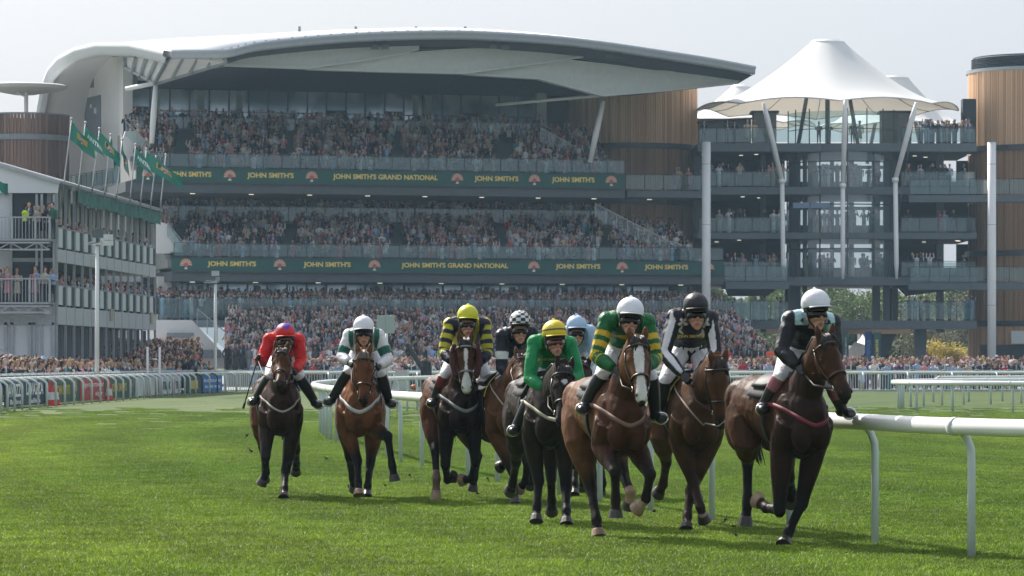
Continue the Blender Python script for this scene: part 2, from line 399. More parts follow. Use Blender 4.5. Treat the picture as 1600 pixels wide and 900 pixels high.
    o = bpy.data.objects.new('grass', me); COL.objects.link(o)
    ng = bpy.data.node_groups.new('grass_scatter', 'GeometryNodeTree')
    ng.interface.new_socket('Geometry', in_out='INPUT', socket_type='NodeSocketGeometry'); ng.interface.new_socket('Geometry', in_out='OUTPUT', socket_type='NodeSocketGeometry')
    gi = ng.nodes.new('NodeGroupInput'); go = ng.nodes.new('NodeGroupOutput')
    j = ng.nodes.new('GeometryNodeGeometryToInstance')
    for q in reversed(patches):
        oi = ng.nodes.new('GeometryNodeObjectInfo'); oi.inputs['Object'].default_value = q
        ng.links.new(oi.outputs['Geometry'], j.inputs[0])
    ip = ng.nodes.new('GeometryNodeInstanceOnPoints'); ip.inputs['Pick Instance'].default_value = True
    ri = ng.nodes.new('FunctionNodeRandomValue'); ri.data_type = 'INT'; ri.inputs[4].default_value = 0; ri.inputs[5].default_value = 3
    rr = ng.nodes.new('FunctionNodeRandomValue'); rr.data_type = 'INT'; rr.inputs[4].default_value = 0; rr.inputs[5].default_value = 3; rr.inputs['Seed'].default_value = 5
    mu = ng.nodes.new('ShaderNodeMath'); mu.operation = 'MULTIPLY'; mu.inputs[1].default_value = math.pi/2; ng.links.new(rr.outputs[2], mu.inputs[0])
    cx = ng.nodes.new('ShaderNodeCombineXYZ'); ng.links.new(mu.outputs[0], cx.inputs[2])
    ng.links.new(gi.outputs[0], ip.inputs['Points']); ng.links.new(j.outputs[0], ip.inputs['Instance']); ng.links.new(ri.outputs[2], ip.inputs['Instance Index'])
    ng.links.new(cx.outputs[0], ip.inputs['Rotation']); ng.links.new(ip.outputs[0], go.inputs[0])
    md = o.modifiers.new('scatter', 'NODES'); md.node_group = ng
    tag(o, 'short sunlit green turf of the racecourse in front of the rail', 'grass', kind='stuff')
grass()
# ---------------------------------------------------------------- running rails
def smooth_path(pts, step):
    """Catmull-Rom through pts, resampled at equal steps"""
    pts = [Vector((p[0], p[1], 0)) for p in pts]; q = [pts[0]*2-pts[1]]+pts+[pts[-1]*2-pts[-2]]; out = []
    for i in range(1, len(q)-2):
        for k in range(20):
            t = k/20; a, b, c, d = q[i-1], q[i], q[i+1], q[i+2]
            out.append(.5*((2*b)+(c-a)*t+(2*a-5*b+4*c-d)*t*t+(3*b-a-3*c+d)*t**3))
    out.append(pts[-1]); res = [out[0]]; acc = 0
    for i in range(1, len(out)):
        seg = out[i]-out[i-1]; L = seg.length; pos = 0
        while acc+L-pos >= step:
            pos += step-acc; acc = 0; res.append(out[i-1]+seg*(pos/L))
        acc += L-pos
    return res
def running_rail(label, path, side, H=1.22, r=.075, pr=.035, step=2.5, group=None, curve=.16, fine=.5, dark=()):
    """plastic top rail on gooseneck posts that lean in from one side"""
    t = thing('running_rail', label, 'rail', (path[0][0], path[0][1], 0), group)
    pts = smooth_path(path, fine)
    mb = MB(); mb.tube([Vector((p.x, p.y, H-r)) for p in pts], r*.95, r*1.0, seg=12)
    # joints
    mb.build('top_rail', m_rail, t, smooth=True)
    pp = smooth_path(path, step)
    jm = MB()
    for i, p in enumerate(pp):
        d = (pp[min(i+1, len(pp)-1)]-pp[max(i-1, 0)]).normalized(); n = Vector((-d.y, d.x, 0))*side
        base = p+n*curve; mbp = MB()
        q = [base, base+Vector((0, 0, H*.70)), base+Vector((0, 0, H*.78))-n*curve*.04, base+Vector((0, 0, H*.86))-n*curve*.3, p+n*curve*.3+Vector((0, 0, H*.92)), p+n*r*.3+Vector((0, 0, H-r*1.1))]
        mbp.tube(q, pr, seg=8)
        mbp.build('post', mat('black_post', (.03, .03, .03), .5) if i in dark else m_post, t, smooth=True)
        if i % 2 == 0:
            jm.tube([Vector((p.x, p.y, H-r))-d*.04, Vector((p.x, p.y, H-r))+d*.04], r*1.025, r*1.08, seg=12)
    split_build(jm, 'joint_sleeve', mat('rail_joint', (.62, .63, .63), .4), t, smooth=True)
    return t
NEAR = [(8.42, 21.75), (7.31, 23.95), (6.17, 26.14), (5.00, 28.3), (3.83, 30.46), (3.22, 32.9), (2.62, 35.25), (1.98, 37.6), (1.42, 40.0), (.92, 42.3), (.38, 45.2), (-.42, 50.0), (-.94, 52.8), (-1.66, 57.2), (-2.16, 60.2),
        (-2.75, 65.4), (-3.4, 70.2), (-3.96, 75), (-4.4, 80), (-4.85, 86), (-5.1, 92), (-5.1, 98), (-4.9, 105), (-4.4, 113), (-3.6, 122), (-2.0, 134), (0, 146)]
running_rail('white rail curving past the horses from the near right edge', NEAR, -1, dark=(), step=2.46)
INNER = [(26, 116), (21, 118), (17.6, 120.0), (15.5, 121.5), (14.3, 123.5), (13.8, 126.5), (14.3, 131), (16, 137), (20, 144), (30, 155)]
running_rail('white rail bending in a hairpin on the turf at far right', INNER, -1, H=1.06, r=.085, pr=.045, curve=.2)
BACK = [(-2, 178), (4, 180), (12, 182), (15.5, 184), (17.0, 188)]
running_rail('low white rail ending in front of the far crowd barrier', [(-1, 176), (6, 180), (14.2, 184)], 1, H=1.0, r=.07, pr=.05, curve=.2, step=3.2)
running_rail('white rail behind the hairpin in front of the barrier', [(18.2, 150), (22, 154), (27, 160), (34, 168)], 1, H=1.12, r=.06, pr=.05, curve=.3)
LEFT = [(-17.0, 112), (-17.55, 119), (-17.9, 128), (-17.95, 137), (-17.75, 150), (-17.55, 165), (-17.4, 180), (-17.0, 192), (-15.6, 202), (-12, 204.6), (-4, 205.2), (10, 205.4), (32, 205.6)]
running_rail('white outer rail along the left boards and far crowd', LEFT, -1, H=1.17, r=.075, pr=.045, step=2.6, curve=.42, dark=(30, 32))
# second flat-topped spectator rail just behind the left boards
def spectator_rail():
    t = thing('spectator_rail', 'grey flat topped rail the left crowd leans on', 'rail', (-18.9, 112, 0))
    off = [(x-1.1, y+ (0 if y < 200 else 1.2)) for x, y in LEFT[:8]]+[(-16.4, 203.6), (-12.4, 206.4), (-4, 206.8), (10, 207), (34, 207.2)]
    pts = smooth_path(off, 1.0); mb = MB(); mb.tube([Vector((p.x, p.y, 1.2)) for p in pts], .07, .045, seg=6)
    mb.build('hand_rail', mat('weathered_rail', (.5, .53, .53), .6, var=.1), t)
    pp = smooth_path(off, 1.9); mb = MB()
    for p in pp: mb.box((p.x, p.y, .58), (.07, .07, 1.16))
    split_build(mb, 'post', m_post, t); mb = MB()
    for p in pp: mb.box((p.x, p.y, 1.262), (.24, .3, .035))
    split_build(mb, 'post_cap', m_post, t)
    # barrier mesh
    mb = MB(); bars = smooth_path(off[8:], .16)
    for p in bars: mb.box((p.x, p.y+.12, .52), (.035, .02, .96))
    pr_ = smooth_path(off[8:], 2.0)
    for a, b in zip(pr_[:-1], pr_[1:]):
        for z in (.08, 1.03): mb.beam((a.x, a.y+.12, z), (b.x, b.y+.12, z), .05, .05)
    mb.build('barrier_bars', mat('barrier_paint', (.62, .65, .65), .5, var=.06), t)
spectator_rail()
def left_pt(d, out=0.0, z=0.0):
    """point at arc length d along the left rail, out = metres behind it"""
    i = int(d/.25); i = max(0, min(i, len(LP_)-2)); a, b = LP_[i], LP_[i+1]; dr = (b-a).normalized(); n = Vector((-dr.y, dr.x, 0))
    p = a+(b-a)*(d/.25-i); return Vector((p.x+n.x*out, p.y+n.y*out, z))
LP_ = smooth_path(LEFT, .25)
def d_at_px(px):
    for i, p in enumerate(LP_):
        if proj((p.x, p.y, 0))[0] >= px and p.y > 118: return i*.25
    return len(LP_)*.25
def board(label, px0, px1, base, items, zt=.98):
    d0, d1 = d_at_px(px0), d_at_px(px1); n = max(2, int((d1-d0)/1.0)); L = d1-d0
    c = left_pt((d0+d1)/2, .62); t = thing('advert_board', label, 'advertising board', (c.x, c.y, 0), 'advertising boards along the left rail')
    fn = lambda x, y, o=.62: left_pt(d0+L*x, o, .05+(zt-.05)*y)
    m = MB(); rows = []
    for o in (.62, .66): rows.append([[fn(i/n, k, o) for i in range(n+1)] for k in (0, 1)])
    m.grid(rows[0]); m.grid([rows[1][1], rows[1][0]]); m.grid([rows[0][1], rows[1][1]]); m.grid([rows[1][0], rows[0][0]])
    m.build('panel', mat('board_'+'_'.join('%02d' % int(c_*99) for c_ in base), base, .6, var=.05), t)
    f2 = lambda x, y: fn(x, y, .60)
    mc = MB()
    for it in items:
        if it[0] == 'T': mc.setcol(it[2]); put_text(mc, it[1], f2, it[3], it[4], it[5], it[6], bold=it[7] if len(it) > 7 else .03)
        if it[0] == 'C': crest(mc, lambda a, b: f2(it[1]+(a)*it[3]/L, it[2]+b*it[3]), 0, 0, 1.0)
        if it[0] == 'R': mc.setcol(it[5]); mc.add([f2(it[1], it[2]), f2(it[3], it[2]), f2(it[3], it[4]), f2(it[1], it[4])], [(0, 1, 2, 3)])
    if mc.v: mc.build('lettering', m_col, t)
YL = (.62, .45, .05); GRN = (.008, .070, .050); NAVY = (.008, .03, .10)
board('green advertising board cut by the left picture edge, yellow lettering', -30, 25, GRN, [('T', "JOHN SMITH'S", YL, .05, .72, .22, .75), ('C', .87, .5, .42)])
board('navy advertising board with white lettering near the red cone pair', 34, 92, NAVY, [('T', 'LAVAZZA', WHITE, .04, .47, .38, .9), ('T', 'Ballina', WHITE, .12, .42, .08, .28), ('T', 'LAVAZZA', WHITE, .54, .97, .42, .92), ('T', 'Ballina', WHITE, .6, .9, .08, .28)])
board('green advertising board between the navy and the red boards', 94, 146, GRN, [('C', .14, .5, .42), ('T', "JOHN SMITH'S", YL, .32, .7, .22, .78), ('C', .86, .5, .42)])
board('red advertising board with white sports lettering', 147, 184, (.42, .02, .03), [('T', 'eigersportswear', WHITE, .08, .95, .55, .85, .01), ('T', 'eiger', WHITE, .6, .9, .15, .4, .01)])
board('green advertising board just beyond the red one', 185, 229, GRN, [('T', "JOHN SMITH'S", YL, .2, .72, .2, .75), ('C', .9, .5, .36)])
board('white advertising board with red bars and dark lettering', 262, 300, (.6, .62, .63), [('R', .1, .1, .2, .8, (.4, .03, .04)), ('T', 'TRAK', (.02, .06, .06), .26, .6, .25, .7), ('R', .66, .02, .76, .8, (.4, .03, .04)), ('T', 'TRAK', (.02, .06, .06), .8, .98, .25, .7)])
board('small green and gold advertising board left of the blue board', 308, 329, GRN, [('R', .25, .2, .85, .7, YL)])
board('bright blue advertising board with white lettering', 333, 362, (.01, .16, .50), [('T', 'BLUE SQUARE', WHITE, .08, .95, .55, .75), ('T', 'BLUE SQ', WHITE, .15, .9, .2, .38)])
for k, (px0, px1, lab) in enumerate([(231, 245, 'plain white board nearest the green boards'), (246, 261, 'plain grey white board next to the dark lettering board')]):
    board(lab, px0, px1, (.66, .68, .70) if k == 0 else (.58, .56, .55), [])
def cone(label, px, py, h=.75):
    Y = F*CAMZ/(py-HOR); p = P(px, py, Y); t = thing('traffic_cone', label, 'traffic cone', (p.x, p.y, 0), 'traffic cones by the left rail')
    mb = MB()
    mb.setcol((.55, .03, .01)); mb.box((p.x, p.y, .03), (.5, .5, .05))
    for z0, z1, c in ((.05, .22, (.55, .03, .01)), (.22, .52, (.6, .6, .6)), (.52, .78, (.55, .03, .01)), (.78, 1.0, (.55, .03, .01))):
        mb.setcol(c); r0, r1 = .19*(1-z0*.85), .19*(1-z1*.85); mb.tube([(p.x, p.y, z0*h+.01), (p.x, p.y, z1*h+.01)], [r0, r1], seg=14)
    o = mb.build('cone_body', m_col, t)
cone('front traffic cone of the pair before the navy board', 79, 634, 1.0); cone('rear traffic cone of the pair before the navy board', 86.5, 633, 1.0); cone('single traffic cone before the red board', 170.5, 626, 1.0)
# ---------------------------------------------------------------- horses
def coat_mat():
    m = mat('horse_coat', (.1, .05, .02), .40, attr='Col', var=.22, vscale=9, spec=.10)
    n = m.node_tree; p = n.nodes['Principled BSDF']
    p.inputs['Sheen Roughness'].default_value = .4
    nb = n.nodes.new('ShaderNodeTexNoise'); nb.inputs['Scale'].default_value = 7.5; nb.inputs['Detail'].default_value = 8
    tc = n.nodes.new('ShaderNodeTexCoord'); n.links.new(tc.outputs['Object'], nb.inputs['Vector'])
    bp = n.nodes.new('ShaderNodeBump'); bp.inputs['Strength'].default_value = .6; bp.inputs['Distance'].default_value = .035
    n.links.new(nb.outputs[0], bp.inputs['Height']); n.links.new(bp.outputs[0], p.inputs['Normal'])
    n2 = n.nodes.new('ShaderNodeTexNoise'); n2.inputs['Scale'].default_value = 3.2; n2.inputs['Detail'].default_value = 2; mp = n.nodes.new('ShaderNodeMapping'); mp.inputs['Scale'].default_value = (1, 1, .45); mp.inputs['Rotation'].default_value = (.5, .3, 0)
    n.links.new(tc.outputs['Object'], mp.inputs[0]); n.links.new(mp.outputs[0], n2.inputs['Vector']); b2 = n.nodes.new('ShaderNodeBump'); b2.inputs['Strength'].default_value = .8; b2.inputs['Distance'].default_value = .12
    n.links.new(n2.outputs[0], b2.inputs['Height']); n.links.new(bp.outputs[0], b2.inputs['Normal']); n.links.new(b2.outputs[0], p.inputs['Normal'])
    mr = n.nodes.new('ShaderNodeMapRange'); mr.inputs[3].default_value = .36; mr.inputs[4].default_value = .6
    n.links.new(nb.outputs[0], mr.inputs[0]); n.links.new(mr.outputs[0], p.inputs['Roughness'])
    return m
m_coat = coat_mat()
m_hair = mat('horse_hair', (.012, .010, .009), .5, var=.3, vscale=30)
m_hairl = mat('pale_horse_hair', (.16, .13, .11), .6, var=.3, vscale=30)
m_hoof = mat('hoof_horn', (.035, .028, .022), .45, var=.3, vscale=20)
m_hoofl = mat('pale_hoof_horn', (.30, .20, .13), .5, var=.2, vscale=20)
m_leather = mat('black_leather', (.008, .008, .009), .4, spec=.3)
m_brown = mat('brown_leather', (.06, .02, .01), .4)
m_metal = mat('bit_metal', (.7, .7, .68), .25, 1.0)
m_eye = mat('dark_eye', (.008, .005, .004), .08, spec=.9)

m_silk = mat('racing_silk', (.5, .5, .5), .5, attr='Col', spec=.3, bump=.9, bscale=7, bdist=.05)
m_breech = mat('white_breeches', (.66, .65, .68), .6, bump=.9, bscale=8, bdist=.05)
m_skin = mat('skin_attr', (.5, .3, .2), .5, attr='Col', var=.08, vscale=25)
m_cap = mat('cap_silk', (.5, .5, .5), .5, attr='Col', bump=.35, bscale=24)
m_goggle = mat('goggle_lens', (.006, .006, .007), .22, spec=.35)

def solve_chain(start, targets, lens, signs):
    """follow pixel targets with bone lengths; sign '+' bends toward the camera"""
    pts = [Vector(start)]
    for (px, py), L, sg in zip(targets, lens, signs):
        a = pts[-1]; q = P(px, py, a.y); r2 = L*L-(q.x-a.x)**2-(q.z-a.z)**2
        dy = math.sqrt(max(r2, 0.0)); Y = a.y-dy if sg == '+' else a.y+dy
        pts.append(P(px, py, Y))
    return pts
TORSO = [(-.90, 1.30, .10, .09), (-.83, 1.31, .20, .18), (-.68, 1.31, .265, .255), (-.50, 1.32, .275, .275), (-.30, 1.30, .27, .27), (-.06, 1.26, .30, .272), (.16, 1.23, .335, .272),
         (.36, 1.22, .375, .25), (.52, 1.20, .39, .215), (.66, 1.185, .33, .19), (.78, 1.17, .22, .155), (.85, 1.16, .11, .09)]
def segdist(V, A, B, ra, rb):
    A = np.array(A, dtype=np.float32); B = np.array(B, dtype=np.float32); d = B-A; t = np.clip(((V-A)@d)/(d@d+1e-9), 0, 1)
    q = V-(A+t[:, None]*d); return np.linalg.norm(q, axis=1)/(ra+(rb-ra)*t), t
class Horse: pass
def build_horse(hid, label, px, base_py, yaw, legs, poll, muzzle, coat, pts_col=(.012, .010, .009), blaze=None, socks=None, tack=None, dz=-.04, forelock=None, hooflight=(), sheepskin=False, hyaw=None, hscale=1.12, cloth=(.012, .012, .014), bellycol=None, roll=0.0, cz=None):
    H = Horse(); th = R(yaw); fw = Vector((math.sin(th), -math.cos(th), 0)); lf = Vector((math.cos(th), math.sin(th), 0)); up = Vector((0, 0, 1))
    s = (base_py-HOR)/CAMZ; Y = F/s
    H.fw, H.lf, H.up = fw, lf, up
    for it in range(4):
        c = P(px, HOR, Y)                      # chest point (local x=.6)
        root = Vector((c.x, c.y, 0))-fw*.6
        T = lambda x, y, z: root+fw*x+lf*y+up*(z+dz)
        ch = {}
        for k, (tg, sg) in legs.items():
            side = 1 if k[0] == 'L' else -1
            if k[1] == 'F': ch[k] = solve_chain(T(.44, .165*side, .93), tg, (.43, .28, .17), sg)
            else: ch[k] = solve_chain(T(-.36, .18*side, .95), tg, (.44, .34, .17), sg)
        low = min(c_[-1].z for c_ in ch.values())
        Y += (low-.012)*(-Y/CAMZ)*-1*-1 if False else 0
        lowk = min(ch, key=lambda k: ch[k][-1].z); yt = ch[lowk][-1].y
        pyl = legs[lowk][0][-1][1]; Ywant = F*(CAMZ-.015)/(pyl-HOR)
        Y += (Ywant-yt)
    H.root = root; H.T = T
    t = thing('horse', label, 'horse', root, 'racehorses galloping along the rail'); H.t = t
    mb = MB()
    mb.tube([T(x, 0, z) for x, z, v, w in TORSO], [w for x, z, v, w in TORSO], [v for x, z, v, w in TORSO], seg=20, side=lf)
    for sd_ in (1, -1):
        mb.ell(T(.73, .095*sd_, 1.06), (.12, .095, .17), (fw, lf, up))
        mb.ell(T(.50, .165*sd_, 1.17), (.17, .09, .27), (fw, lf, up))
        mb.ell(T(-.62, .13*sd_, 1.36), (.24, .14, .19), (fw, lf, up))
        mb.ell(T(-.60, .16*sd_, 1.12), (.21, .12, .26), (fw, lf, up))
    segs = []
    for k, q in ch.items():
        side = 1 if k[0] == 'L' else -1; fore = k[1] == 'F'
        E, K, Fe, To = q; pd = (To-Fe).normalized(); cor = Fe+(To-Fe)*.62
        if fore:
            S = T(.60, .155*side, 1.18)
            a = E.lerp(K, .35); b = E.lerp(K, .8)
            mb.tube([S, E.lerp(S, .35), E, a, b, K, K.lerp(Fe, .22), K.lerp(Fe, .7), Fe, Fe.lerp(cor, .6), cor], [.125, .125, .108, .096, .066, .064, .046, .042, .054, .044, .056], [.16, .15, .14, .12, .078, .070, .052, .048, .060, .048, .060], seg=12, side=lf)
            mb.ell(K, (.060, .066, .074), (lf, fw, up), 10, 6)
        else:
            Hp = T(-.56, .14*side, 1.27)
            mb.tube([Hp, E.lerp(Hp, .5), E, E.lerp(K, .35), E.lerp(K, .75), K, K.lerp(Fe, .2), K.lerp(Fe, .7), Fe, Fe.lerp(cor, .6), cor], [.16, .165, .135, .112, .068, .060, .047, .043, .055, .045, .058], [.23, .22, .17, .135, .084, .080, .058, .050, .062, .048, .062], seg=12, side=lf)
            bk = (K-E).normalized()*.035-fw*.045; mb.ell(K+bk*.6, (.042, .056, .062), (lf, fw, up), 10, 6)
        segs.append((k, q))
    # neck
    NB = T(.50, 0, 1.33); pw = solve_chain(NB, [poll], (.80,), '+')[1]
    nd = (pw-NB); bow = up*.045+fw*.03
    nk = [NB-nd*.18, NB, NB+nd*.25+bow*.5, NB+nd*.5+bow, NB+nd*.75+bow, NB+nd*1.0]
    mb.tube(nk, [.17, .168, .132, .113, .100, .090], [.28, .275, .225, .185, .158, .132], seg=16, side=lf)
    H.poll = pw; HL = .60
    mz = solve_chain(pw, [muzzle], (HL,), '+')[1]; d = (mz-pw); HL = d.length; d.normalize()
    hy = R(yaw if hyaw is None else hyaw); lh = Vector((math.cos(hy), math.sin(hy), 0)); l = (lh-d*lh.dot(d)).normalized(); n = l.cross(d); HS_ = hscale
    if n.dot(fw+up) < 0: n = -n
    H.d, H.l, H.n, H.HL = d, l, n, HL
    hp = lambda tt, sx, nn: pw+d*(tt*HL)+l*sx*HS_+n*nn*HS_
    H.hp = hp
    prof = [(-.10, .060, .085, -.07), (0, .084, .105, -.055), (.12, .097, .128, -.065), (.26, .103, .148, -.085), (.40, .090, .135, -.080), (.54, .068, .100, -.055), (.68, .056, .078, -.040), (.82, .056, .072, -.036), (.92, .058, .070, -.038), (1.0, .045, .052, -.042), (1.03, .02, .03, -.045)]
    hs_ = HL/.60 if HL > .5 else .9
    hs_ = max(.92, min(1.05, hs_))*HS_
    mb.tube([hp(a, 0, e) for a, b, c_, e in prof], [b*hs_ for a, b, c_, e in prof], [c_*hs_ for a, b, c_, e in prof], seg=18, side=l)
    for sx in (1, -1):
        mb.ell(hp(.27, .075*sx, -.02), (.05, .028, .028), (d, l, n), 10, 6)      # brow
        mb.ell(hp(.36, .072*sx, -.10), (.10, .03, .075), (d, l, n), 10, 6)       # cheek
        mb.ell(hp(.90, .036*sx, -.012), (.042, .024, .028), (d, l, n), 10, 6)    # nostril rim
        e0 = hp(.0, .055*sx, .01); ed = (-d*.55+n*.15+up*.75+l*sx*.18).normalized()
        mb.tube([e0-ed*.03, e0+ed*.03, e0+ed*.075, e0+ed*.12, e0+ed*.155], [.028, .034, .037, .025, .008], [.028, .028, .025, .018, .008], seg=10, side=l)
    mb.ell(hp(1.0, 0, -.085), (.035, .04, .03), (d, l, n), 10, 6)                # lower lip
    body = remesh(mb, .0125, 3); V = mesh_np(body)
    # ---- coat colours
    c0 = np.array(coat); dk = np.array(pts_col); Cc = np.tile(c0, (len(V), 1))
    RT = np.array(root); fwn, lfn = np.array(fw), np.array(lf)
    Lx = (V-RT)@fwn; Lz = V[:, 2]-dz
    # coat blends to bellycol from the shoulder forward to the chest
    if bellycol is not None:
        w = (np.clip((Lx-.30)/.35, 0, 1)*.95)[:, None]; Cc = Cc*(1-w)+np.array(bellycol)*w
    best = np.full(len(V), 1e9)
    dtor = np.full(len(V), 1e9)
    for i in range(len(TORSO)-1):
        a, b = TORSO[i], TORSO[i+1]; dd, tt = segdist(V, T(a[0], 0, a[1]), T(b[0], 0, b[1]), (a[2]+a[3])/2, (b[2]+b[3])/2); dtor = np.minimum(dtor, dd)
    for i in range(len(nk)-1):
        dd, tt = segdist(V, nk[i], nk[i+1], .16, .14); dtor = np.minimum(dtor, dd)
    for k, q in segs:
        E, K, Fe, To = q
        for j, (A, B, ra, rb) in enumerate(((E, K, .10, .06), (K, Fe, .05, .05), (Fe, To, .05, .06))):
            dd, tt = segdist(V, A, B, ra, rb); msk = (dd < best) & (dd < np.maximum(dtor*1.6, 1.2))
            if j == 0: w = np.clip((tt-.45)/.4, 0, 1)
            else: w = np.ones(len(V))
            nc = Cc*(1-w[:, None])+dk*w[:, None]
            if j > 0: nc = np.tile(dk, (len(V), 1))
            if socks and k in socks:
                sc = np.array(socks[k][1]); lim = socks[k][0]
                ww = ((j+tt) > lim).astype(float)[:, None]
                nc = nc*(1-ww)+sc*ww
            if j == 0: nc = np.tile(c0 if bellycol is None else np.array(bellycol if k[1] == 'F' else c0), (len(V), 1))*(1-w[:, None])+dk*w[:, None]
            msk &= (V[:, 2] < 1.05)
            Cc[msk] = nc[msk]; best[msk] = dd[msk]
    hv = V-np.array(pw); td = hv@np.array(d)/HL; tl = hv@np.array(l)/HS_; tn = hv@np.array(n)/HS_
    hd_ = (td > -.12) & (np.abs(tl) < .14) & (tn > -.26) & (tn < .12) & (td < 1.15)
    if bellycol is not None:
        wn_ = (hd_ | (np.linalg.norm(V-np.array(pw), axis=1) < .25)).astype(float)[:, None]; Cc = Cc*(1-wn_)+c0*wn_
    w = np.clip((td-.72)/.2, 0, 1)*hd_*.9; Cc = Cc*(1-w[:, None])+np.array((.014, .011, .010))*w[:, None]
    w2 = hd_*np.clip((tn+.02)/.05, 0, 1)*.25*(td < .75); Cc = Cc*(1-w2[:, None])
    if blaze == 'blaze':
        wd = np.interp(td, [.04, .12, .3, .6, .8, .95], [.006, .040, .046, .030, .042, .048]); m_ = hd_ & (np.abs(tl+.004) < wd) & (tn > -.045) & (td > .05) & (td < 1.02); Cc[m_] = (.62, .60, .57)
    elif blaze == 'narrow':
        wd = np.interp(td, [.12, .2, .45, .65, .78, 1.0], [.004, .024, .013, .024, .05, .06]); m_ = hd_ & (np.abs(tl) < wd) & (tn > -.06) & (td > .13) & (td < 1.1); Cc[m_] = (.55, .54, .52)
    elif blaze == 'star':
        m_ = hd_ & (((td-.26)/.045)**2+(tl/.030)**2 < 1) & (tn > -.05); Cc[m_] = (.5, .48, .47)
    from mathutils.bvhtree import BVHTree
    bvh = BVHTree.FromPolygons([Vector(x) for x in V], [tuple(p.vertices) for p in body.polygons])
    body_o = put_mesh(body, 'body', m_coat, t, Cc)
    # eyes, nostrils
    for sx in (1, -1):
        mb = MB(); mb.ell(hp(.285, .0875*sx, -.028), (.024, .014, .019), (d, l, n), 10, 6); mb.build('eye', m_eye, t, smooth=True)
        mb = MB(); mb.ell(hp(.925, .046*sx, .004), (.020, .010, .014), (d, l, n), 10, 6); mb.build('nostril', mat('nostril', (.01, .006, .005), .6), t, smooth=True)
    # hooves
    for k, q in segs:
        E, K, Fe, To = q; dd = (To-Fe).normalized(); cor = Fe+(To-Fe)*.55; mb = MB()
        mb.tube([cor, cor+(To-cor)*.15, To], [.054, .058, .073], [.058, .066, .084], seg=14, side=lf)
        mb.build('hoof', m_hoofl if k in hooflight else m_hoof, t, smooth=False)
    # mane and forelock
    rg = random.Random(hid); mb = MB()
    for i in range(46):
        f_ = i/45; b0 = NB+nd*(f_*1.0)+bow*math.sin(f_*3.1); nn = (nd.normalized().cross(lf)); nn = nn if nn.z > 0 else -nn
        r_ = .25+(.115-.25)*f_; b0 = b0+nn*(r_*.93)+lf*rg.uniform(-.02, .02); sdw = rg.choice((-1, 1, 1)); Lh = rg.uniform(.09, .17)
        p1 = b0+nn*.02+lf*sdw*.03-nd.normalized()*Lh*.3; p2 = p1+lf*sdw*.035-nd.normalized()*Lh*.5-up*Lh*.35; p3 = p2-nd.normalized()*Lh*.4-up*Lh*.3+lf*rg.uniform(-.02, .02)
        mb.tube([b0-nn*.03, p1, p2, p3], [.022, .02, .014, .004], [.012, .01, .008, .003], seg=5, side=lf)
    mb.build('mane', m_hair, t, smooth=True)
    mb = MB()
    for i in range(22):
        a = rg.uniform(-1, 1); b0 = hp(-.04, a*.035, .02); ln = rg.uniform(.05, .13); w_ = up*rg.uniform(.3, 1.0)*.07
        mb.tube([b0, b0+w_*.6+d*.01+l*a*.02, hp(.02, a*.06, .05)+w_*.35, hp(ln/.6, a*.085+rg.uniform(-.02, .02), .05)], [.013, .014, .010, .003], seg=5)
    mb.build('forelock', m_hairl if forelock == 'pale' else m_hair, t, smooth=True)
    # tail streaming behind
    mb = MB()
    for i in range(26):
        a = rg.uniform(-1, 1); b_ = rg.uniform(-1, 1)
        mb.tube([T(-.86, a*.02, 1.42), T(-.97, a*.03+.05, 1.36+b_*.03), T(-1.0, a*.05+.12, 1.2+b_*.04), T(-.96, a*.06+.02*b_+.16, 1.0+b_*.05), T(-.9, a*.07+.18, .80+b_*.1)], [.02, .022, .02, .014, .003], seg=5)
    mb.build('tail', m_hair, t, smooth=True)
    # ---- tack
    tk = tack or {}
    bc = mat('bridle_'+tk.get('bridle', 'black'), {'black': (.015, .013, .012), 'grey': (.22, .22, .22), 'brown': (.05, .02, .012)}[tk.get('bridle', 'black')], .4)
    def ring(tt, w, grow=.008, seg=20):
        i = max(j for j in range(len(prof)) if prof[j][0] <= tt); a, b = prof[i], prof[min(i+1, len(prof)-1)]; u = (tt-a[0])/max(1e-6, b[0]-a[0])
        rw, rn, e = [(a[j]+(b[j]-a[j])*u) for j in (1, 2, 3)]; q = []
        for k in range(seg+1):
            an = 2*math.pi*k/seg; q.append(hp(tt, math.cos(an)*(rw*hs_/HS_+grow), e+math.sin(an)*(rn*hs_/HS_+grow)))
        return q
    mb = MB(); mb.tube(ring(.60, 0), .009, .013, seg=6); mb.build('noseband', bc, t, smooth=True)
    mb = MB(); q = ring(.10, 0, .012); mb.tube([x for x in q if (x-pw).dot(n) > -.09], .009, .012, seg=6); mb.build('browband', bc, t, smooth=True)
    mb = MB()
    for sx in (1, -1): mb.tube([hp(.06, .098*sx, -.06), hp(.3, .112*sx, -.07), hp(.5, .092*sx, -.065), hp(.74, .066*sx, -.06)], .009, .007, seg=6)
    mb.tube([hp(.04, .1*k, -.06+.075*(1-abs(k))) for k in (-1, -.5, 0, .5, 1)], .009, seg=6)
    mb.tube([hp(.32, .105*k, -.235+.03*abs(k)) for k in (-1, 0, 1)], .007, seg=6)
    mb.build('cheekpiece', bc, t, smooth=True)
    if sheepskin:
        for sx in (1, -1):
            mb = MB(); mb.tube([hp(.0, .118*sx, -.04), hp(.15, .135*sx, -.05), hp(.4, .135*sx, -.06), hp(.62, .115*sx, -.06), hp(.70, .10*sx, -.06)], [.02, .032, .036, .03, .012], [.03, .045, .05, .042, .02], seg=10)
            mb.build('sheepskin_cheekpiece', mat('sheepskin', (.075, .022, .018), 1, bump=1, bscale=60, var=.3, vscale=40), t, smooth=True)
    mb = MB()
    for sx in (1, -1):
        c_ = hp(.76, .068*sx, -.065); mb.tube([c_+d*.022*math.cos(a)+n*.022*math.sin(a) for a in [k*math.pi/4 for k in range(9)]], .005, seg=5)
    mb.build('bit_ring', m_metal, t, smooth=True)
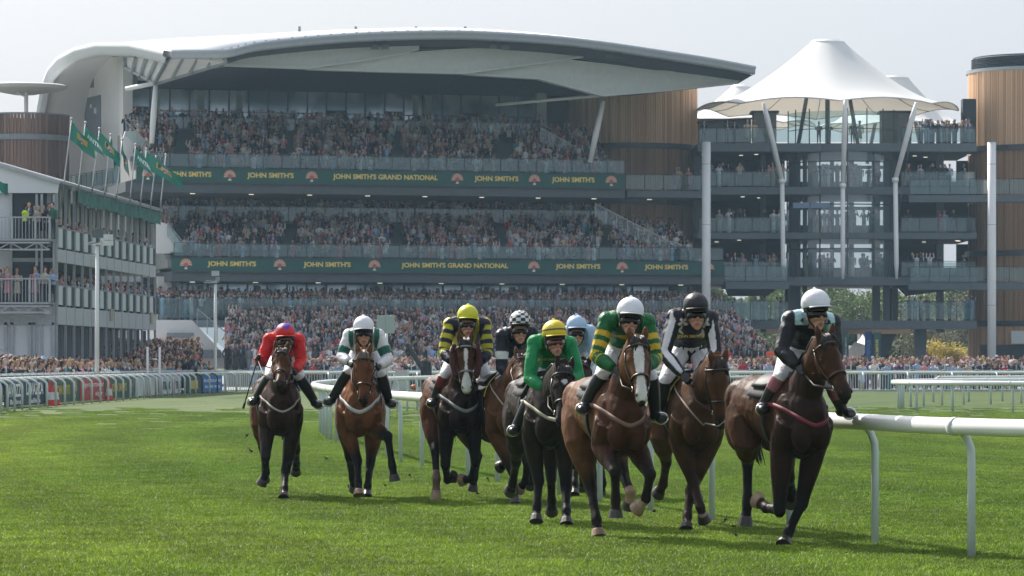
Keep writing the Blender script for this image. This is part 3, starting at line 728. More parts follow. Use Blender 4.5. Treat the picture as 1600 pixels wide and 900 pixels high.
    H.bits = {sx: hp(.76, .070*sx, -.07) for sx in (1, -1)}
    # saddle, cloth, girth
    def shell(x0, x1, a0, a1, off, nx=8, na=18, drop=0):
        rows = []
        for i in range(nx+1):
            x = x0+(x1-x0)*i/nx; j = max(k for k in range(len(TORSO)) if TORSO[k][0] <= x); A, B = TORSO[j], TORSO[j+1]; u = (x-A[0])/(B[0]-A[0]); z, v_, w_ = [(A[k]+(B[k]-A[k])*u) for k in (1, 2, 3)]
            rows.append([T(x, math.sin(a)*(w_+off), z+math.cos(a)*(v_+off)) for a in [a0+(a1-a0)*k/na for k in range(na+1)]])
        return rows
    def solid(rows, th=.012):
        mb = MB(); mb.grid(rows); return mb
    cm = mat('saddle_cloth_%02d' % hid, cloth, .7, var=.08)
    mb = MB(); mb.grid(shell(-.16, .36, R(-66), R(66), .016)); o = mb.build('saddle_cloth', cm, t, smooth=True); o.modifiers.new('th', 'SOLIDIFY').thickness = .012
    mb = MB(); mb.grid(shell(-.08, .28, R(-50), R(50), .035)); o = mb.build('saddle', m_leather, t, smooth=True); o.modifiers.new('th', 'SOLIDIFY').thickness = .025
    mb = MB(); mb.grid(shell(.20, .28, R(60), R(300), .008, 2, 24)); o = mb.build('girth', m_leather, t, smooth=True); o.modifiers.new('th', 'SOLIDIFY').thickness = .008
    if tk.get('trim'):
        mb = MB()
        for sx in (1, -1): mb.grid(shell(.345, .365, R(20*sx), R(74*sx), .03, 1, 10))
        o = mb.build('cloth_trim', mat('cloth_trim', tk['trim'], .6), t); o.modifiers.new('th', 'SOLIDIFY').thickness = .006
    if tk.get('breast'):
        mb = MB(); w_ = tk.get('bw', .028)*.85; q = []
        for k in range(-12, 13):
            a = k/12*math.pi/2*1.08; x = .30+.56*math.cos(a)**.9 if math.cos(a) > 0 else .22; y = math.sin(a)*.262; z = 1.13+.19*abs(math.sin(a))**1.6+tk.get('bz', 0)
            pt = T(x, y, z); ctr = T(.25, 0, z); dv = (pt-ctr).normalized(); hh = bvh.ray_cast(ctr+dv*1.2, -dv, 1.2)
            q.append(hh[0]+dv*.006 if hh[0] is not None else pt)
        mb.tube(q, [.008]*25, [w_]*25, seg=8, side=None)
        # keep band vertical
        mb = MB()
        rows = [[p_-up*w_ for p_ in q], [p_+up*w_ for p_ in q]]
        mb.grid(rows); o = mb.build('breastgirth', mat('breastgirth_%02d' % hid, tk['breast'], .6, var=.1), t, smooth=True); md = o.modifiers.new('th', 'SOLIDIFY'); md.thickness = .010; md.offset = 0
    if tk.get('martingale'):
        mb = MB()
        for sx in (1, -1):
            q = []
            for k in range(15):
                u = k/14; pt = T(.30+.6*u, (.19-.19*u**1.6)*sx, 1.50-.42*u); ctr = T(.35, 0, 1.2); dv = (pt-ctr).normalized(); hh = bvh.ray_cast(ctr+dv*1.2, -dv, 1.2); q.append(hh[0]+dv*.008 if hh[0] is not None else pt)
            mb.tube(q, .007, .012, seg=6)
        mb.build('martingale', mat('pale_leather', (.38, .33, .28), .5), t, smooth=True)
    return H
# ---------------------------------------------------------------- jockeys
SKIN = (.46, .24, .16)
def hand_mesh(mb, wrist, dirv, side, k=1):
    """palm, four bent fingers and thumb closed on the rein; dirv = forearm direction, side = thumb side"""
    d = dirv.normalized(); s_ = (side-d*side.dot(d)).normalized(); n = d.cross(s_)
    pal = wrist+d*.045; mb.ell(pal, (.055, .044, .022), (d, s_, n), 10, 6)
    for i, (o, L) in enumerate(((.032, .072), (.011, .080), (-.011, .074), (-.031, .058))):
        b0 = pal+d*.035+s_*o; b1 = b0+d*L*.45; b2 = b1-n*L*.42*k+d*.008; b3 = b2-d*L*.34-n*.006*k
        mb.tube([b0-d*.02, b1, b2, b3], [.0115, .0108, .010, .008], seg=7)
    t0 = pal-d*.022+s_*.036; mb.tube([t0, t0+d*.032+s_*.024-n*.008*k, t0+d*.060+s_*.012-n*.026*k], [.014, .0125, .009], seg=7)
def build_jockey(H, label, J, colour, cap, capdetail=None, gloves=(.012, .012, .014), boot_top=None, text=None, skin=SKIN, whip=False, goggle=m_goggle, headtilt=0.0):
    root, fw, lf, up = H.root, H.fw, H.lf, H.up
    def W(px, py, xl):
        r = ray(px, py); Y = (xl-(CAMP-root).dot(fw))/r.dot(fw); return CAMP+r*Y
    D = dict(hip=-.04, kR=.38, kL=.38, aR=.24, aL=.24, sR=.42, sL=.42, eR=.50, eL=.50, hR=.72, hL=.72, hc=.60, fc=.62)
    D.update(J.get('x', {}))
    q = {k: W(*J[k], D[k]) for k in D}
    hipp = q['hip']; sh = (q['sR']+q['sL'])/2; sv = (q['sL']-q['sR']).normalized(); hv = lf
    rootp = H.T(-.1, 0, 1.55)
    t = thing('person', label, 'person', (rootp.x, rootp.y, rootp.z), 'jockeys crouched over their horses')
    hr, hl = hipp-hv*.095, hipp+hv*.095
    neck = sh+up*.02+fw*.05; hu = (q['hc']-q['fc']); hu = (hu.normalized()+sv*headtilt).normalized()
    hf = fw-hu*fw.dot(hu); hf.normalize(); hs2 = hf.cross(hu); hs2 = hs2 if hs2.dot(lf) > 0 else -hs2
    if J.get('turn'): M_ = Matrix.Rotation(R(J['turn']), 3, hu); hf = M_ @ hf; hs2 = M_ @ hs2
    fc = q['fc']; hc = q['hc']
    def toe(a, sx): return a+fw*.13-up*.035+lf*sx*.04
    # full body
    B = MB(); 
    def torso(mb, g):
        ax = sh-hipp
        mb.tube([hipp-ax*.14, hipp, hipp+ax*.3+up*.03, hipp+ax*.6+up*.045, hipp+ax*.88+up*.03, sh+ax*.06], [.12+g, .165+g, .15+g, .175+g, .185+g, .12+g], [.09+g, .115+g, .105+g, .12+g, .11+g, .07+g], seg=18, side=sv)
        for a in (q['sR'], q['sL']): mb.ell(a, (.07+g, .07+g, .07+g))
        mb.tube([sh-sv*.12, q['sR']+up*.0], [.09+g, .066+g], seg=12); mb.tube([sh+sv*.12, q['sL']], [.09+g, .066+g], seg=12)
    def arm(mb, s_, g, cut=1.0, bag=0.0):
        a, b, c = q['s'+s_], q['e'+s_], q['h'+s_]
        c2 = b.lerp(c, cut)
        mb.tube([a, a.lerp(b, .5), b, b.lerp(c2, .4), b.lerp(c2, .9), c2], [.066+g, .056+g+bag, .047+g+bag, .048+g+bag, .034+g+bag*.6, .029+g], seg=12)
    def thigh(mb, s_, g):
        a = hr if s_ == 'R' else hl; mb.tube([a, a.lerp(q['k'+s_], .4), a.lerp(q['k'+s_], .85), q['k'+s_]], [.105+g, .095+g, .068+g, .060+g], seg=12)
        mb.ell(q['k'+s_], (.058+g, .06+g, .058+g))
    def calf(mb, s_, g):
        k, a = q['k'+s_], q['a'+s_]; mb.tube([k, k.lerp(a, .3), k.lerp(a, .8), a], [.062+g, .066+g, .050+g, .046+g], seg=12)
        sx = -1 if s_ == 'R' else 1; mb.tube([a-fw*.055-up*.02, a-up*.01, toe(a, sx)-fw*.04, toe(a, sx)], [.042+g, .052+g, .052+g, .036+g], [.042+g, .050+g, .040+g, .026+g], seg=12)
    torso(B, -.008)
    B.tube([sh-up*.02, neck, fc-hu*.02-hf*.03], [.075, .058, .06], seg=12)
    FS = 1.04
    B.ell(fc+hu*.045-hf*.012, (.082*FS, .098*FS, .110*FS), (hs2, hf, hu), 16, 12)
    B.ell(fc-hu*.048+hf*.020, (.058, .062, .058), (hs2, hf, hu), 14, 8)      # jaw
    B.ell(fc-hu*.092+hf*.048, (.026, .024, .020), (hs2, hf, hu), 10, 6)      # chin
    B.tube([fc+hu*.035+hf*.082, fc+hu*.004+hf*.100, fc-hu*.010+hf*.108], [.010, .013, .015], seg=8)
    B.ell(fc-hu*.012+hf*.094, (.020, .014, .010), (hs2, hf, hu), 10, 6)
    for sx in (1, -1):
        B.ell(fc+hu*.0+hf*.060+hs2*.040*sx, (.026, .026, .022), (hs2, hf, hu), 10, 6)   # cheekbones
        B.ell(fc+hu*.012-hf*.01+hs2*.088*sx, (.010, .020, .032), (hs2, hf, hu), 8, 6)   # ears
    B.tube([fc-hu*.043+hf*.080-hs2*.026, fc-hu*.041+hf*.089, fc-hu*.043+hf*.080+hs2*.026], [.006, .010, .006], seg=7)
    B.tube([fc-hu*.058+hf*.078-hs2*.020, fc-hu*.060+hf*.086, fc-hu*.058+hf*.078+hs2*.020], [.006, .009, .006], seg=7)
    for s_, sx in (('R', -1), ('L', 1)):
        arm(B, s_, -.008); thigh(B, s_, -.008); calf(B, s_, -.006)
        fd = (q['h'+s_]-q['e'+s_]).normalized(); hand_mesh(B, q['h'+s_]-fd*.02, (fd+fw*.3).normalized(), (-lf*sx*.6+up).normalized(), 1 if s_ == 'L' else 1)
    me = remesh(B, .0085, 1); V = mesh_np(me); C = np.tile(np.array(skin), (len(V), 1))
    for s_ in 'RL':
        hd = np.linalg.norm(V-np.array(q['h'+s_]+(q['h'+s_]-q['e'+s_]).normalized()*.05), axis=1); C[hd < .12] = gloves
    mo = np.array(fc-hu*.050+hf*.086); rel = V-mo; m_ = (np.abs(rel@np.array(hs2)) < .026) & (np.abs(rel@np.array(hu)) < .011) & (rel@np.array(hf) > -.02); C[m_] = (.30, .10, .08)
    bd = V-np.array(fc); m_ = (bd@np.array(hu) < -.02) & (np.abs(rel@np.array(hs2)) > .03) & (np.linalg.norm(bd, axis=1) < .16); C[m_] = np.array(skin)*.85
    m_ = (bd@np.array(hu) > .02) & (bd@np.array(hf) < .02) & (np.linalg.norm(bd, axis=1) < .2); C[m_] = (.02, .014, .01)
    body = put_mesh(me, 'body', m_skin, t, C)
    # jacket
    Jk = MB(); torso(Jk, .020); arm(Jk, 'R', .010, .93, .016); arm(Jk, 'L', .010, .93, .016); Jk.ell(hipp.lerp(sh, .55)+up*.10, (.19, .15, .13), (sv, (sh-hipp).normalized(), up))
    Jk.tube([sh-fw*.02, neck+hu*.01-hf*.015], [.10, .068], seg=12)
    me = remesh(Jk, .0095, 2); V = mesh_np(me)
    segl = [('T', hipp, sh, .17, .20), ('UR', q['sR'], q['eR'], .075, .06), ('UL', q['sL'], q['eL'], .075, .06), ('FR', q['eR'], q['hR'], .065, .05), ('FL', q['eL'], q['hL'], .065, .05)]
    dm = []; tm = []
    for nme, A, Bq, ra, rb in segl: a_, b_ = segdist(V, A, Bq, ra, rb); dm.append(a_); tm.append(b_)
    dm = np.array(dm); tm = np.array(tm); idx = dm.argmin(0); tt = tm[idx, np.arange(len(V))]
    lens = [(b-a).length for _, a, b, _, _ in segl]; names = [s_[0] for s_ in segl]
    rel = V-np.array(sh); sx_ = rel@np.array(sv); fx = rel@np.array(fw); uz = rel[:, 2]
    al = np.zeros(len(V))                       # metres along the arm from the shoulder
    for i in (1, 2): al[idx == i] = tt[idx == i]*lens[i]
    for i in (3, 4): al[idx == i] = lens[i-2]+tt[idx == i]*lens[i]
    # angle round the arm
    ang = np.zeros(len(V))
    for i in (1, 2, 3, 4):
        A, Bq = np.array(segl[i][1]), np.array(segl[i][2]); d_ = (Bq-A)/np.linalg.norm(Bq-A); m_ = idx == i; w_ = V[m_]-A; w_ = w_-np.outer(w_@d_, d_)
        e1 = np.array(lf)-d_*np.dot(np.array(lf), d_); e1 /= np.linalg.norm(e1); e2 = np.cross(d_, e1); ang[m_] = np.arctan2(w_@e2, w_@e1)
    isarm = idx > 0
    col = colour(dict(V=V, arm=isarm, t=tt, al=al, ang=ang, sx=sx_, fx=fx, uz=uz, n=len(V), idx=idx))
    V_j = V.copy(); F_j = [tuple(p.vertices) for p in me.polygons]
    put_mesh(me, 'jacket', m_silk, t, col)
    # breeches
    Br = MB(); ax = sh-hipp; Br.tube([hipp-ax*.16, hipp, hipp+ax*.34], [.13, .178, .150], [.10, .128, .105], seg=16, side=sv)
    thigh(Br, 'R', .006); thigh(Br, 'L', .006)
    for s_ in 'RL': Br.tube([q['k'+s_], q['k'+s_].lerp(q['a'+s_], .22)], [.062, .056], seg=12)
    put_mesh(remesh(Br, .012, 2), 'breeches', m_breech, t)
    for s_ in 'RL':
        bt = MB(); calf(bt, s_, .008); me = remesh(bt, .010, 1); V = mesh_np(me); o = None
        k, a = np.array(q['k'+s_]), np.array(q['a'+s_]); d_ = (a-k); tt_ = ((V-k)@d_)/(d_@d_); C = np.tile(np.array((.012, .012, .014)), (len(V), 1))
        if boot_top: C[tt_ < .42] = boot_top
        put_mesh(me, 'boot', mat('boot_attr', (.02, .02, .02), .3, attr='Col', spec=.4, coat=.1), t, C)
        st = MB(); a_ = q['a'+s_]; sx = -1 if s_ == 'R' else 1; c_ = toe(a_, sx)-fw*.06
        st.tube([c_+lf*.066*math.cos(x)+up*(-.055+.07*(1+math.sin(x))*.8) for x in [math.pi*2*k_/14 for k_ in range(15)]], .004, .008, seg=5)
        st.build('stirrup', m_metal, t, smooth=True)
    # cap
    Cp = MB(); NS, NR = 84, 30; vs = []
    hcc = hc-hu*.012
    def cp(ph, th):
        r1 = .128*(1+.014*math.cos(9*ph)*math.exp(-3*th)); return hcc+hs2*math.cos(ph)*math.sin(th)*r1+hf*math.sin(ph)*math.sin(th)*.150+hu*math.cos(th)*.128
    tops = [cp(0, 0.0001)]; Cp.setcol(cap)
    cols = []; ths = [i/NR*R(112) for i in range(NR+1)]
    base = len(Cp.v)
    for i in range(NR+1):
        for k in range(NS):
            Cp.setcol(capdetail((k+.5)/NS, (i-.5)/NR, cap) if capdetail else cap); Cp.add([cp(2*math.pi*k/NS, ths[i]+(1e-3 if i == 0 else 0))], [])
    Cp.f += [(base+i*NS+k, base+i*NS+(k+1) % NS, base+(i+1)*NS+(k+1) % NS, base+(i+1)*NS+k) for i in range(NR) for k in range(NS)]
    # peak
    pc = cap if not J.get('peak') else J['peak']; Cp.setcol(pc); rows = []
    for i in range(3):
        rows.append([hcc+hs2*math.cos(a)*(.128+.006*i)+hf*math.sin(a)*(.150+.030*i)+hu*(-.040-.008*i) for a in [R(28)+R(124)*k/12 for k in range(13)]])
    Cp.grid(rows)
    Cp.setcol(cap); Cp.ell(hcc+hu*.131, (.012, .012, .008), (hs2, hf, hu), 8, 5)
    o = Cp.build('helmet', m_cap, t, smooth=True); o.modifiers.new('th', 'SOLIDIFY').thickness = .006
    # inner skull cap edge + goggles + strap
    g = MB(); rows = []
    for i, (uo, rr) in enumerate(((-.036, .98), (-.060, .955), (-.078, .90))):
        rows.append([hcc+hs2*math.cos(a)*.118*rr+hf*math.sin(a)*.138*rr+hu*uo for a in [2*math.pi*k/28 for k in range(29)]])
    g.grid(rows); g.build('skull_cap_edge', m_leather, t, smooth=True)
    g = MB(); rows = []
    e_ = fc+hu*.040
    for i, (uo, gr) in enumerate(((.030, .0), (.024, .012), (-.010, .014), (-.030, .010), (-.036, -.004))):
        rows.append([e_+hs2*math.cos(a)*(.086+gr)+hf*(math.sin(a)*(.092+gr)+.004)+hu*(uo-(.012*abs(math.sin(a*1.0-math.pi/2))**0 if False else 0)+(.014 if abs(a-math.pi/2) < .22 and uo < -.02 else 0)) for a in [R(12)+R(156)*k/18 for k in range(19)]])
    g.grid(rows); o = g.build('goggles', goggle, t, smooth=True)
    g = MB()
    for sx in (1, -1): g.tube([hcc-hu*.05+hs2*.112*sx+hf*.01, fc-hu*.02+hs2*.085*sx+hf*.01, fc-hu*.085+hs2*.045*sx+hf*.035, fc-hu*.118+hf*.045], .005, .008, seg=5)
    g.build('chin_strap', m_leather, t, smooth=True)
    # reins from hands to the bit
    g = MB()
    for s_, sx in (('R', -1), ('L', 1)):
        a = q['h'+s_]+(q['h'+s_]-q['e'+s_]).normalized()*.05; b = H.bits[sx]; mid = a.lerp(b, .5)-up*.05+lf*sx*.03
        g.tube([a, mid, b], .006, .010, seg=5)
        g.tube([a, a+fw*.05-up*.10-lf*sx*.08, H.T(.5, 0, 1.62)], .006, .009, seg=5)
    ro = g.build('reins', mat('rein_leather', (.05, .03, .02), .5), H.t, smooth=True)
    if whip:
        a = W(*J['whip'][0], D['hR']+.05); b = W(*J['whip'][1], D['hR']-.12)
        w = MB(); w.tube([a, a.lerp(b, .7), b], [.009, .008, .008], seg=7); w.tube([a.lerp(b, .88), b], [.014, .016], seg=7)
        w = tag(w.build('riding_whip', m_leather, None, smooth=True, origin=a), 'black riding whip held low by the jockey in red', 'whip')
    if text:
        from mathutils.bvhtree import BVHTree
        jv = [Vector(x) for x in V_j]; bvh = BVHTree.FromPolygons(jv, F_j)
        tx = MB(); tx.setcol(GOLD); wd, hg = text[1]
        def onj(x, y):
            r = ray(text[0][0]+(x-.5)*wd, text[0][1]-(y-.5)*hg).normalized(); h_ = bvh.ray_cast(CAMP, r)
            return (h_[0] if h_[0] is not None else W(text[0][0]+(x-.5)*wd, text[0][1]-(y-.5)*hg, .40))-r*.008
        put_text(tx, "JOHN SMITH'S", onj, 0, 1, 0, 1, .03)
        tx.build('lettering', m_col, t)
    return t
BAY = (.090, .040, .019); BAYD = (.045, .018, .009); CH = (.155, .058, .023)
def fill(D, c): return np.tile(np.array(c, dtype=float), (D['n'], 1))
RIDERS = []
# 1 leftmost
h1 = build_horse(1, 'dark bay racehorse at the left end of the field under the rider in red', 439, 779, 8,
    dict(RF=([(415, 715), (416, 738), (408, 757)], '+--'), LF=([(446, 737), (444.5, 763), (443, 779)], '+++'), RH=([(411, 700), (415, 735), (413, 750)], '---'), LH=([(463, 703), (463, 724), (462, 738)], '---')),
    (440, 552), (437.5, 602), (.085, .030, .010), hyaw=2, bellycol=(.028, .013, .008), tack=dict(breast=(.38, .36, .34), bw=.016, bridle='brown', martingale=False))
def j1(D): return fill(D, (.58, .012, .012))
def cap1(u, v, c):
    k = abs(((u*5+.75) % 1)-.5)*2
    return (.12, .02, .30) if v < .44+.28*k else (.58, .012, .012)
build_jockey(h1, 'jockey in plain red silks holding a whip down at his side', dict(hip=(443, 560), sR=(421, 531), sL=(467, 532), eR=(409, 566), eL=(470, 566), hR=(403, 560), hL=(461, 580), kR=(421, 590), kL=(469, 590), aR=(399, 624), aL=(492, 628), hc=(445.5, 519), fc=(446, 541),
    whip=((404, 556), (380, 638)), x=dict(hR=.66, hL=.74)), j1, (.58, .012, .012), cap1, whip=True)
# 2
h2 = build_horse(2, 'bright chestnut bay racehorse second from the left, pale forelock', 562, 777, 2,
    dict(RF=([(559, 721), (560, 754), (561, 774)], '+++'), LF=([(606, 682), (613, 728), (617, 752)], '+--'), RH=([(546, 715), (551, 748), (554, 766)], '---'), LH=([(578, 728), (574.5, 760), (573, 777)], '+++')),
    (568.5, 555), (568, 630), CH, blaze=None, forelock='pale', hyaw=0, hooflight=('RF',), tack=dict(breast=(.50, .50, .54), bw=.030, bridle='brown'))
def j2(D):
    c = fill(D, (.66, .66, .70)); g = (.008, .12, .085); a = D['arm']
    c[a & (D['al'] > .17) & (D['al'] < .27)] = g
    m = (~a) & (np.abs(D['sx']) < .19); c[m] = g
    m = (np.abs(D['sx']) > .10) & (D['al'] < .05) & (D['fx'] < .02); c[m] = g
    m = (~a) & (np.abs(np.abs(D['sx'])-.115) < .012) ; c[m] = (.66, .66, .70); return c
build_jockey(h2, 'jockey in white silks with green bands on the sleeves and a white cap', dict(hip=(569, 552), sR=(546, 524), sL=(591, 524), eR=(534, 557), eL=(606, 562), hR=(546, 567), hL=(592, 573), kR=(544, 582), kL=(596, 586), aR=(518, 624), aL=(608, 627), hc=(568, 508), fc=(568.4, 528)), j2, (.72, .72, .78))
# 3
h3 = build_horse(3, 'near black racehorse with white blaze and fluffy brown cheekpieces', 722, 783, 12,
    dict(RF=([(696, 727), (699, 750), (708, 745)], '+--'), LF=([(743, 722), (736, 749), (721, 750)], '+--'), RH=([(680, 706), (682, 747), (681, 781)], '+++'), LH=([(747, 713), (741, 746), (738, 767)], '+--')),
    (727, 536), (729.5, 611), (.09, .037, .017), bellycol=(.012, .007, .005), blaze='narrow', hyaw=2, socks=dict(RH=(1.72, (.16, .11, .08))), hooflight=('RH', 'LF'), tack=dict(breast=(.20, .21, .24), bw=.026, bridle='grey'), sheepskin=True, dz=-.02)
def j3(D):
    Y_ = (.50, .47, .03); N = (.012, .014, .035); c = fill(D, Y_); a = D['arm']
    k = ((D['al']-.02) % .115) > .062; c[a & k] = N; c[a & (D['al'] > .42)] = N
    c[(~a) & (np.abs(D['sx']) > .13)] = N; c[(~a) & (np.abs(D['sx']) < .045) & (D['fx'] > .0)] = N; c[(D['al'] < .06) & a & (D['fx'] < .05)] = Y_; return c
build_jockey(h3, 'jockey in yellow and navy hooped silks with a yellow cap', dict(hip=(728, 548), sR=(703, 507), sL=(757, 507), eR=(693, 550), eL=(762, 552), hR=(706, 566), hL=(751, 566), kR=(694, 588), kL=(761, 590), aR=(678, 626), aL=(766, 638), hc=(731, 491), fc=(730, 514)), j3, (.60, .58, .02), boot_top=(.16, .015, .02))
# 4
h4 = build_horse(4, 'bay racehorse half hidden behind the black one', 797, 788, 12,
    dict(RF=([(802, 738), (804, 766), (805, 787)], '+++'), LF=([(824, 722), (821, 752), (811, 765)], '+--'), RH=([(793, 697), (790, 723), (781, 730)], '---'), LH=([(828, 712), (830, 745), (828, 760)], '---')),
    (816, 562), (817, 611), BAY, blaze=None, hooflight=('LF',), tack=dict(bridle='brown', trim=(.6, .5, .05), martingale=True))
def j4(D):
    c = fill(D, (.012, .015, .028)); a = D['arm']; c[a & (D['al'] > .20) & (D['al'] < .29)] = (.66, .68, .68); return c
def cap4(u, v, c): return (.7, .7, .7) if (int(u*14)+int(v*7)) % 2 else (.012, .012, .014)
build_jockey(h4, 'jockey in navy silks with a white armband and chequered cap', dict(hip=(804, 562), sR=(785, 524), sL=(830, 520), eR=(784, 575), eL=(840, 560), hR=(797, 586), hL=(822, 585), kR=(781, 598), kL=(826, 594), aR=(769, 634), aL=(836, 640), hc=(812.6, 500), fc=(812, 524), x=dict(eR=.46, hR=.66)), j4, (.02, .02, .02), cap4, gloves=(.012, .012, .014))
# 6 (behind 5 and 7)
h6 = build_horse(6, 'dark racehorse almost hidden behind the field, between the yellow and the white cap', 903, 777, 8,
    dict(RF=([(899, 728), (898, 757), (897, 774)], '+++'), LF=([(938, 720), (942, 755), (938, 774)], '+--'), RH=([(910, 722), (911, 748), (910, 765)], '+--'), LH=([(925, 715), (928, 745), (926, 760)], '---')),
    (911, 572), (906, 622), (.03, .014, .009), tack=dict(bridle='brown'))
def j6(D):
    c = fill(D, (.36, .50, .68)); return c
def cap6(u, v, c):
    k = abs(((u*4+.0) % 1)-.5)*2
    return (.04, .06, .14) if v < .12+.42*(1-k) and v < .45 and k < .7 else (.42, .56, .74)
build_jockey(h6, 'jockey in pale blue silks with a pale blue and navy cap, behind the others', dict(hip=(903, 553), sR=(880, 522), sL=(922, 518), eR=(882, 558), eL=(928, 556), hR=(893, 577), hL=(915, 574), kR=(886, 592), kL=(925, 592), aR=(880, 634), aL=(932, 636), hc=(901, 506), fc=(901, 528)), j6, (.42, .56, .74), cap6)
# 5
h5 = build_horse(5, 'black racehorse with a small white star in the middle of the field', 860, 818, 10,
    dict(RF=([(842, 752), (839, 792), (838, 815)], '+++'), LF=([(885, 764), (885, 798), (885, 820)], '+++'), RH=([(806, 722), (801, 756), (797, 768)], '---'), LH=([(861, 748), (862, 783), (862, 800)], '---')),
    (882, 579), (878, 661), (.022, .014, .010), blaze='star', hyaw=8, tack=dict(breast=(.42, .38, .30), bw=.022, bridle='black'), dz=-.03)
def j5(D):
    c = fill(D, (.006, .24, .075)); m = D['arm'] & (np.abs(D['ang']+2.6) < .35) & (D['idx'] < 3); c[m & (D['idx'] == 1)] = (.55, .55, .45); return c
def cap5(u, v, c): return (.02, .02, .02) if .70 < v < .77 else (.66, .52, .02)
build_jockey(h5, 'jockey in emerald green silks with a yellow cap and brown goggles', dict(hip=(858, 578), sR=(836, 536), sL=(890, 538), eR=(828, 592), eL=(903, 588), hR=(852, 607), hL=(878, 604), kR=(829, 624), kL=(890, 618), aR=(806, 668), aL=(904, 672), hc=(866, 517), fc=(867.5, 542), turn=8), j5, (.66, .52, .02), cap5, text=((858, 562), (36, 5)), goggle=mat('amber_goggle', (.08, .008, .006), .1, coat=.5))
# 7
h7 = build_horse(7, 'bay racehorse with a broad white blaze beneath the rider in green and gold hoops', 974, 838, 14,
    dict(RF=([(961, 736), (962, 780), (962, 808)], '+--'), LF=([(1016, 742), (1009, 779), (994, 797)], '+--'), RH=([(924, 766), (932, 812), (935, 838)], '+++'), LH=([(974, 742), (985, 769), (983, 793)], '++-')),
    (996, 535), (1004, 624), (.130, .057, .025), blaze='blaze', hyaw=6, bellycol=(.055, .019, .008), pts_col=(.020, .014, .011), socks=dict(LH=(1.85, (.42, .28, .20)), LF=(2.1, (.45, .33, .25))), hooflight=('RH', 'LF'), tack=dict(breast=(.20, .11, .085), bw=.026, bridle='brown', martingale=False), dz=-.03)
def j7(D):
    G = (.006, .115, .03); Yl = (.60, .40, .02); c = fill(D, G); a = D['arm']
    k = (D['al'] > .12) & (((D['al']-.12) % .105) < .058) & (D['al'] < .45); c[a & k] = Yl
    c[(~a) & (D['uz'] < -.13) & (D['uz'] > -.19) & (D['fx'] > -.1)] = Yl
    c[(D['fx'] < -.30) & (np.abs(D['sx']) > .04)] = Yl; return c
build_jockey(h7, 'jockey in green silks with gold hooped sleeves and a white cap', dict(hip=(974, 545), sR=(948, 501), sL=(1011, 504), eR=(932, 557), eL=(1024, 560), hR=(961, 577), hL=(1010, 575), kR=(939, 588), kL=(1018, 590), aR=(913, 634), aL=(1024, 648), hc=(985, 483), fc=(983, 509), headtilt=-.05), j7, (.72, .72, .78))
# 8
h8 = build_horse(8, 'plain faced bay racehorse under the rider in black and white stripes', 1091, 828, 9,
    dict(RF=([(1084, 755), (1094, 792), (1101, 814)], '++-'), LF=([(1079, 768), (1074, 806), (1072, 828)], '+++'), RH=([(1041, 722), (1036, 757), (1028, 772)], '---'), LH=([(1084, 735), (1086, 765), (1088, 778)], '---')),
    (1122, 568), (1129, 667), (.100, .047, .021), bellycol=(.070, .034, .016), hyaw=10, pts_col=(.035, .020, .015), socks=dict(RF=(2.35, (.30, .24, .2))), tack=dict(bridle='black', martingale=True, trim=(.6, .55, .04)), dz=-.02)
def j8(D):
    K = (.012, .012, .018); Wt = (.68, .68, .72); c = fill(D, K); a = D['arm']
    c[a & (np.cos(D['ang']*3+.6) > .15)] = Wt
    V = D['V']; sx, fx, uz = D['sx'], D['fx'], D['uz']
    def star(x0, y0, r, f): 
        u = sx-x0; v = f-y0; an = np.arctan2(v, u); rr = np.hypot(u, v); lim = r*(.45+.55*np.abs(((an/(2*np.pi/5)+.25) % 1)-.5)*2); return rr < lim
    c[(~a) & (fx > .02) & (star(-.11, -.05, .06, uz) | star(.11, -.05, .06, uz) | star(0, -.13, .035, uz))] = Wt
    c[(fx <= .03) & star(-.15, -.06, .085, fx)] = Wt; c[(fx <= .03) & star(.15, -.06, .085, fx)] = Wt
    return c
build_jockey(h8, 'jockey in black and white striped silks with stars and a black cap', dict(hip=(1078, 548), sR=(1054, 496), sL=(1110, 498), eR=(1038, 552), eL=(1117, 552), hR=(1068, 588), hL=(1098, 582), kR=(1038, 596), kL=(1106, 600), aR=(1029, 646), aL=(1130, 648), hc=(1087, 475), fc=(1087.5, 500)), j8, (.014, .014, .018), text=((1079, 526), (42, 6)))
# 9
h9 = build_horse(9, 'dark brown racehorse leading at the right with a maroon breast strap', 1258, 852, 19,
    dict(RF=([(1218, 797), (1197, 793), (1182, 781)], '+--'), LF=([(1252, 788), (1232, 832), (1224, 852)], '+++'), RH=([(1168, 722), (1168, 786), (1164, 822)], '-+-'), LH=([(1233, 745), (1237, 768), (1234, 788)], '---')),
    (1290, 533), (1325, 619), (.060, .026, .012), bellycol=(.022, .010, .006), socks=dict(RF=(1.9, (.03, .02, .018))), tack=dict(breast=(.16, .015, .03), bw=.026, bridle='brown'), dz=-.01, hooflight=('RF',))
def j9(D):
    K = (.010, .011, .015); B_ = (.42, .62, .66); c = fill(D, K); a = D['arm']
    c[(D['fx'] < .10) & (np.abs(D['sx']) > .05) & (np.abs(D['sx']) < .20) & (D['al'] < .05) & (D['uz'] > -.035)] = B_; c[(D['fx'] < -.0) & (D['uz'] > .0)] = B_; c[(~a) & (D['fx'] > .06) & (D['sx'] > .02) & (D['uz'] < -.02)] = K; c[(~a) & (D['fx'] > .03) & (np.abs(D['sx']-.09-.35*(D['uz']+.14)) < .045) & (D['uz'] < -.03) & (D['uz'] > -.24)] = (.28, .46, .44)
    c[(~a) & (D['fx'] < -.26)] = K; return c
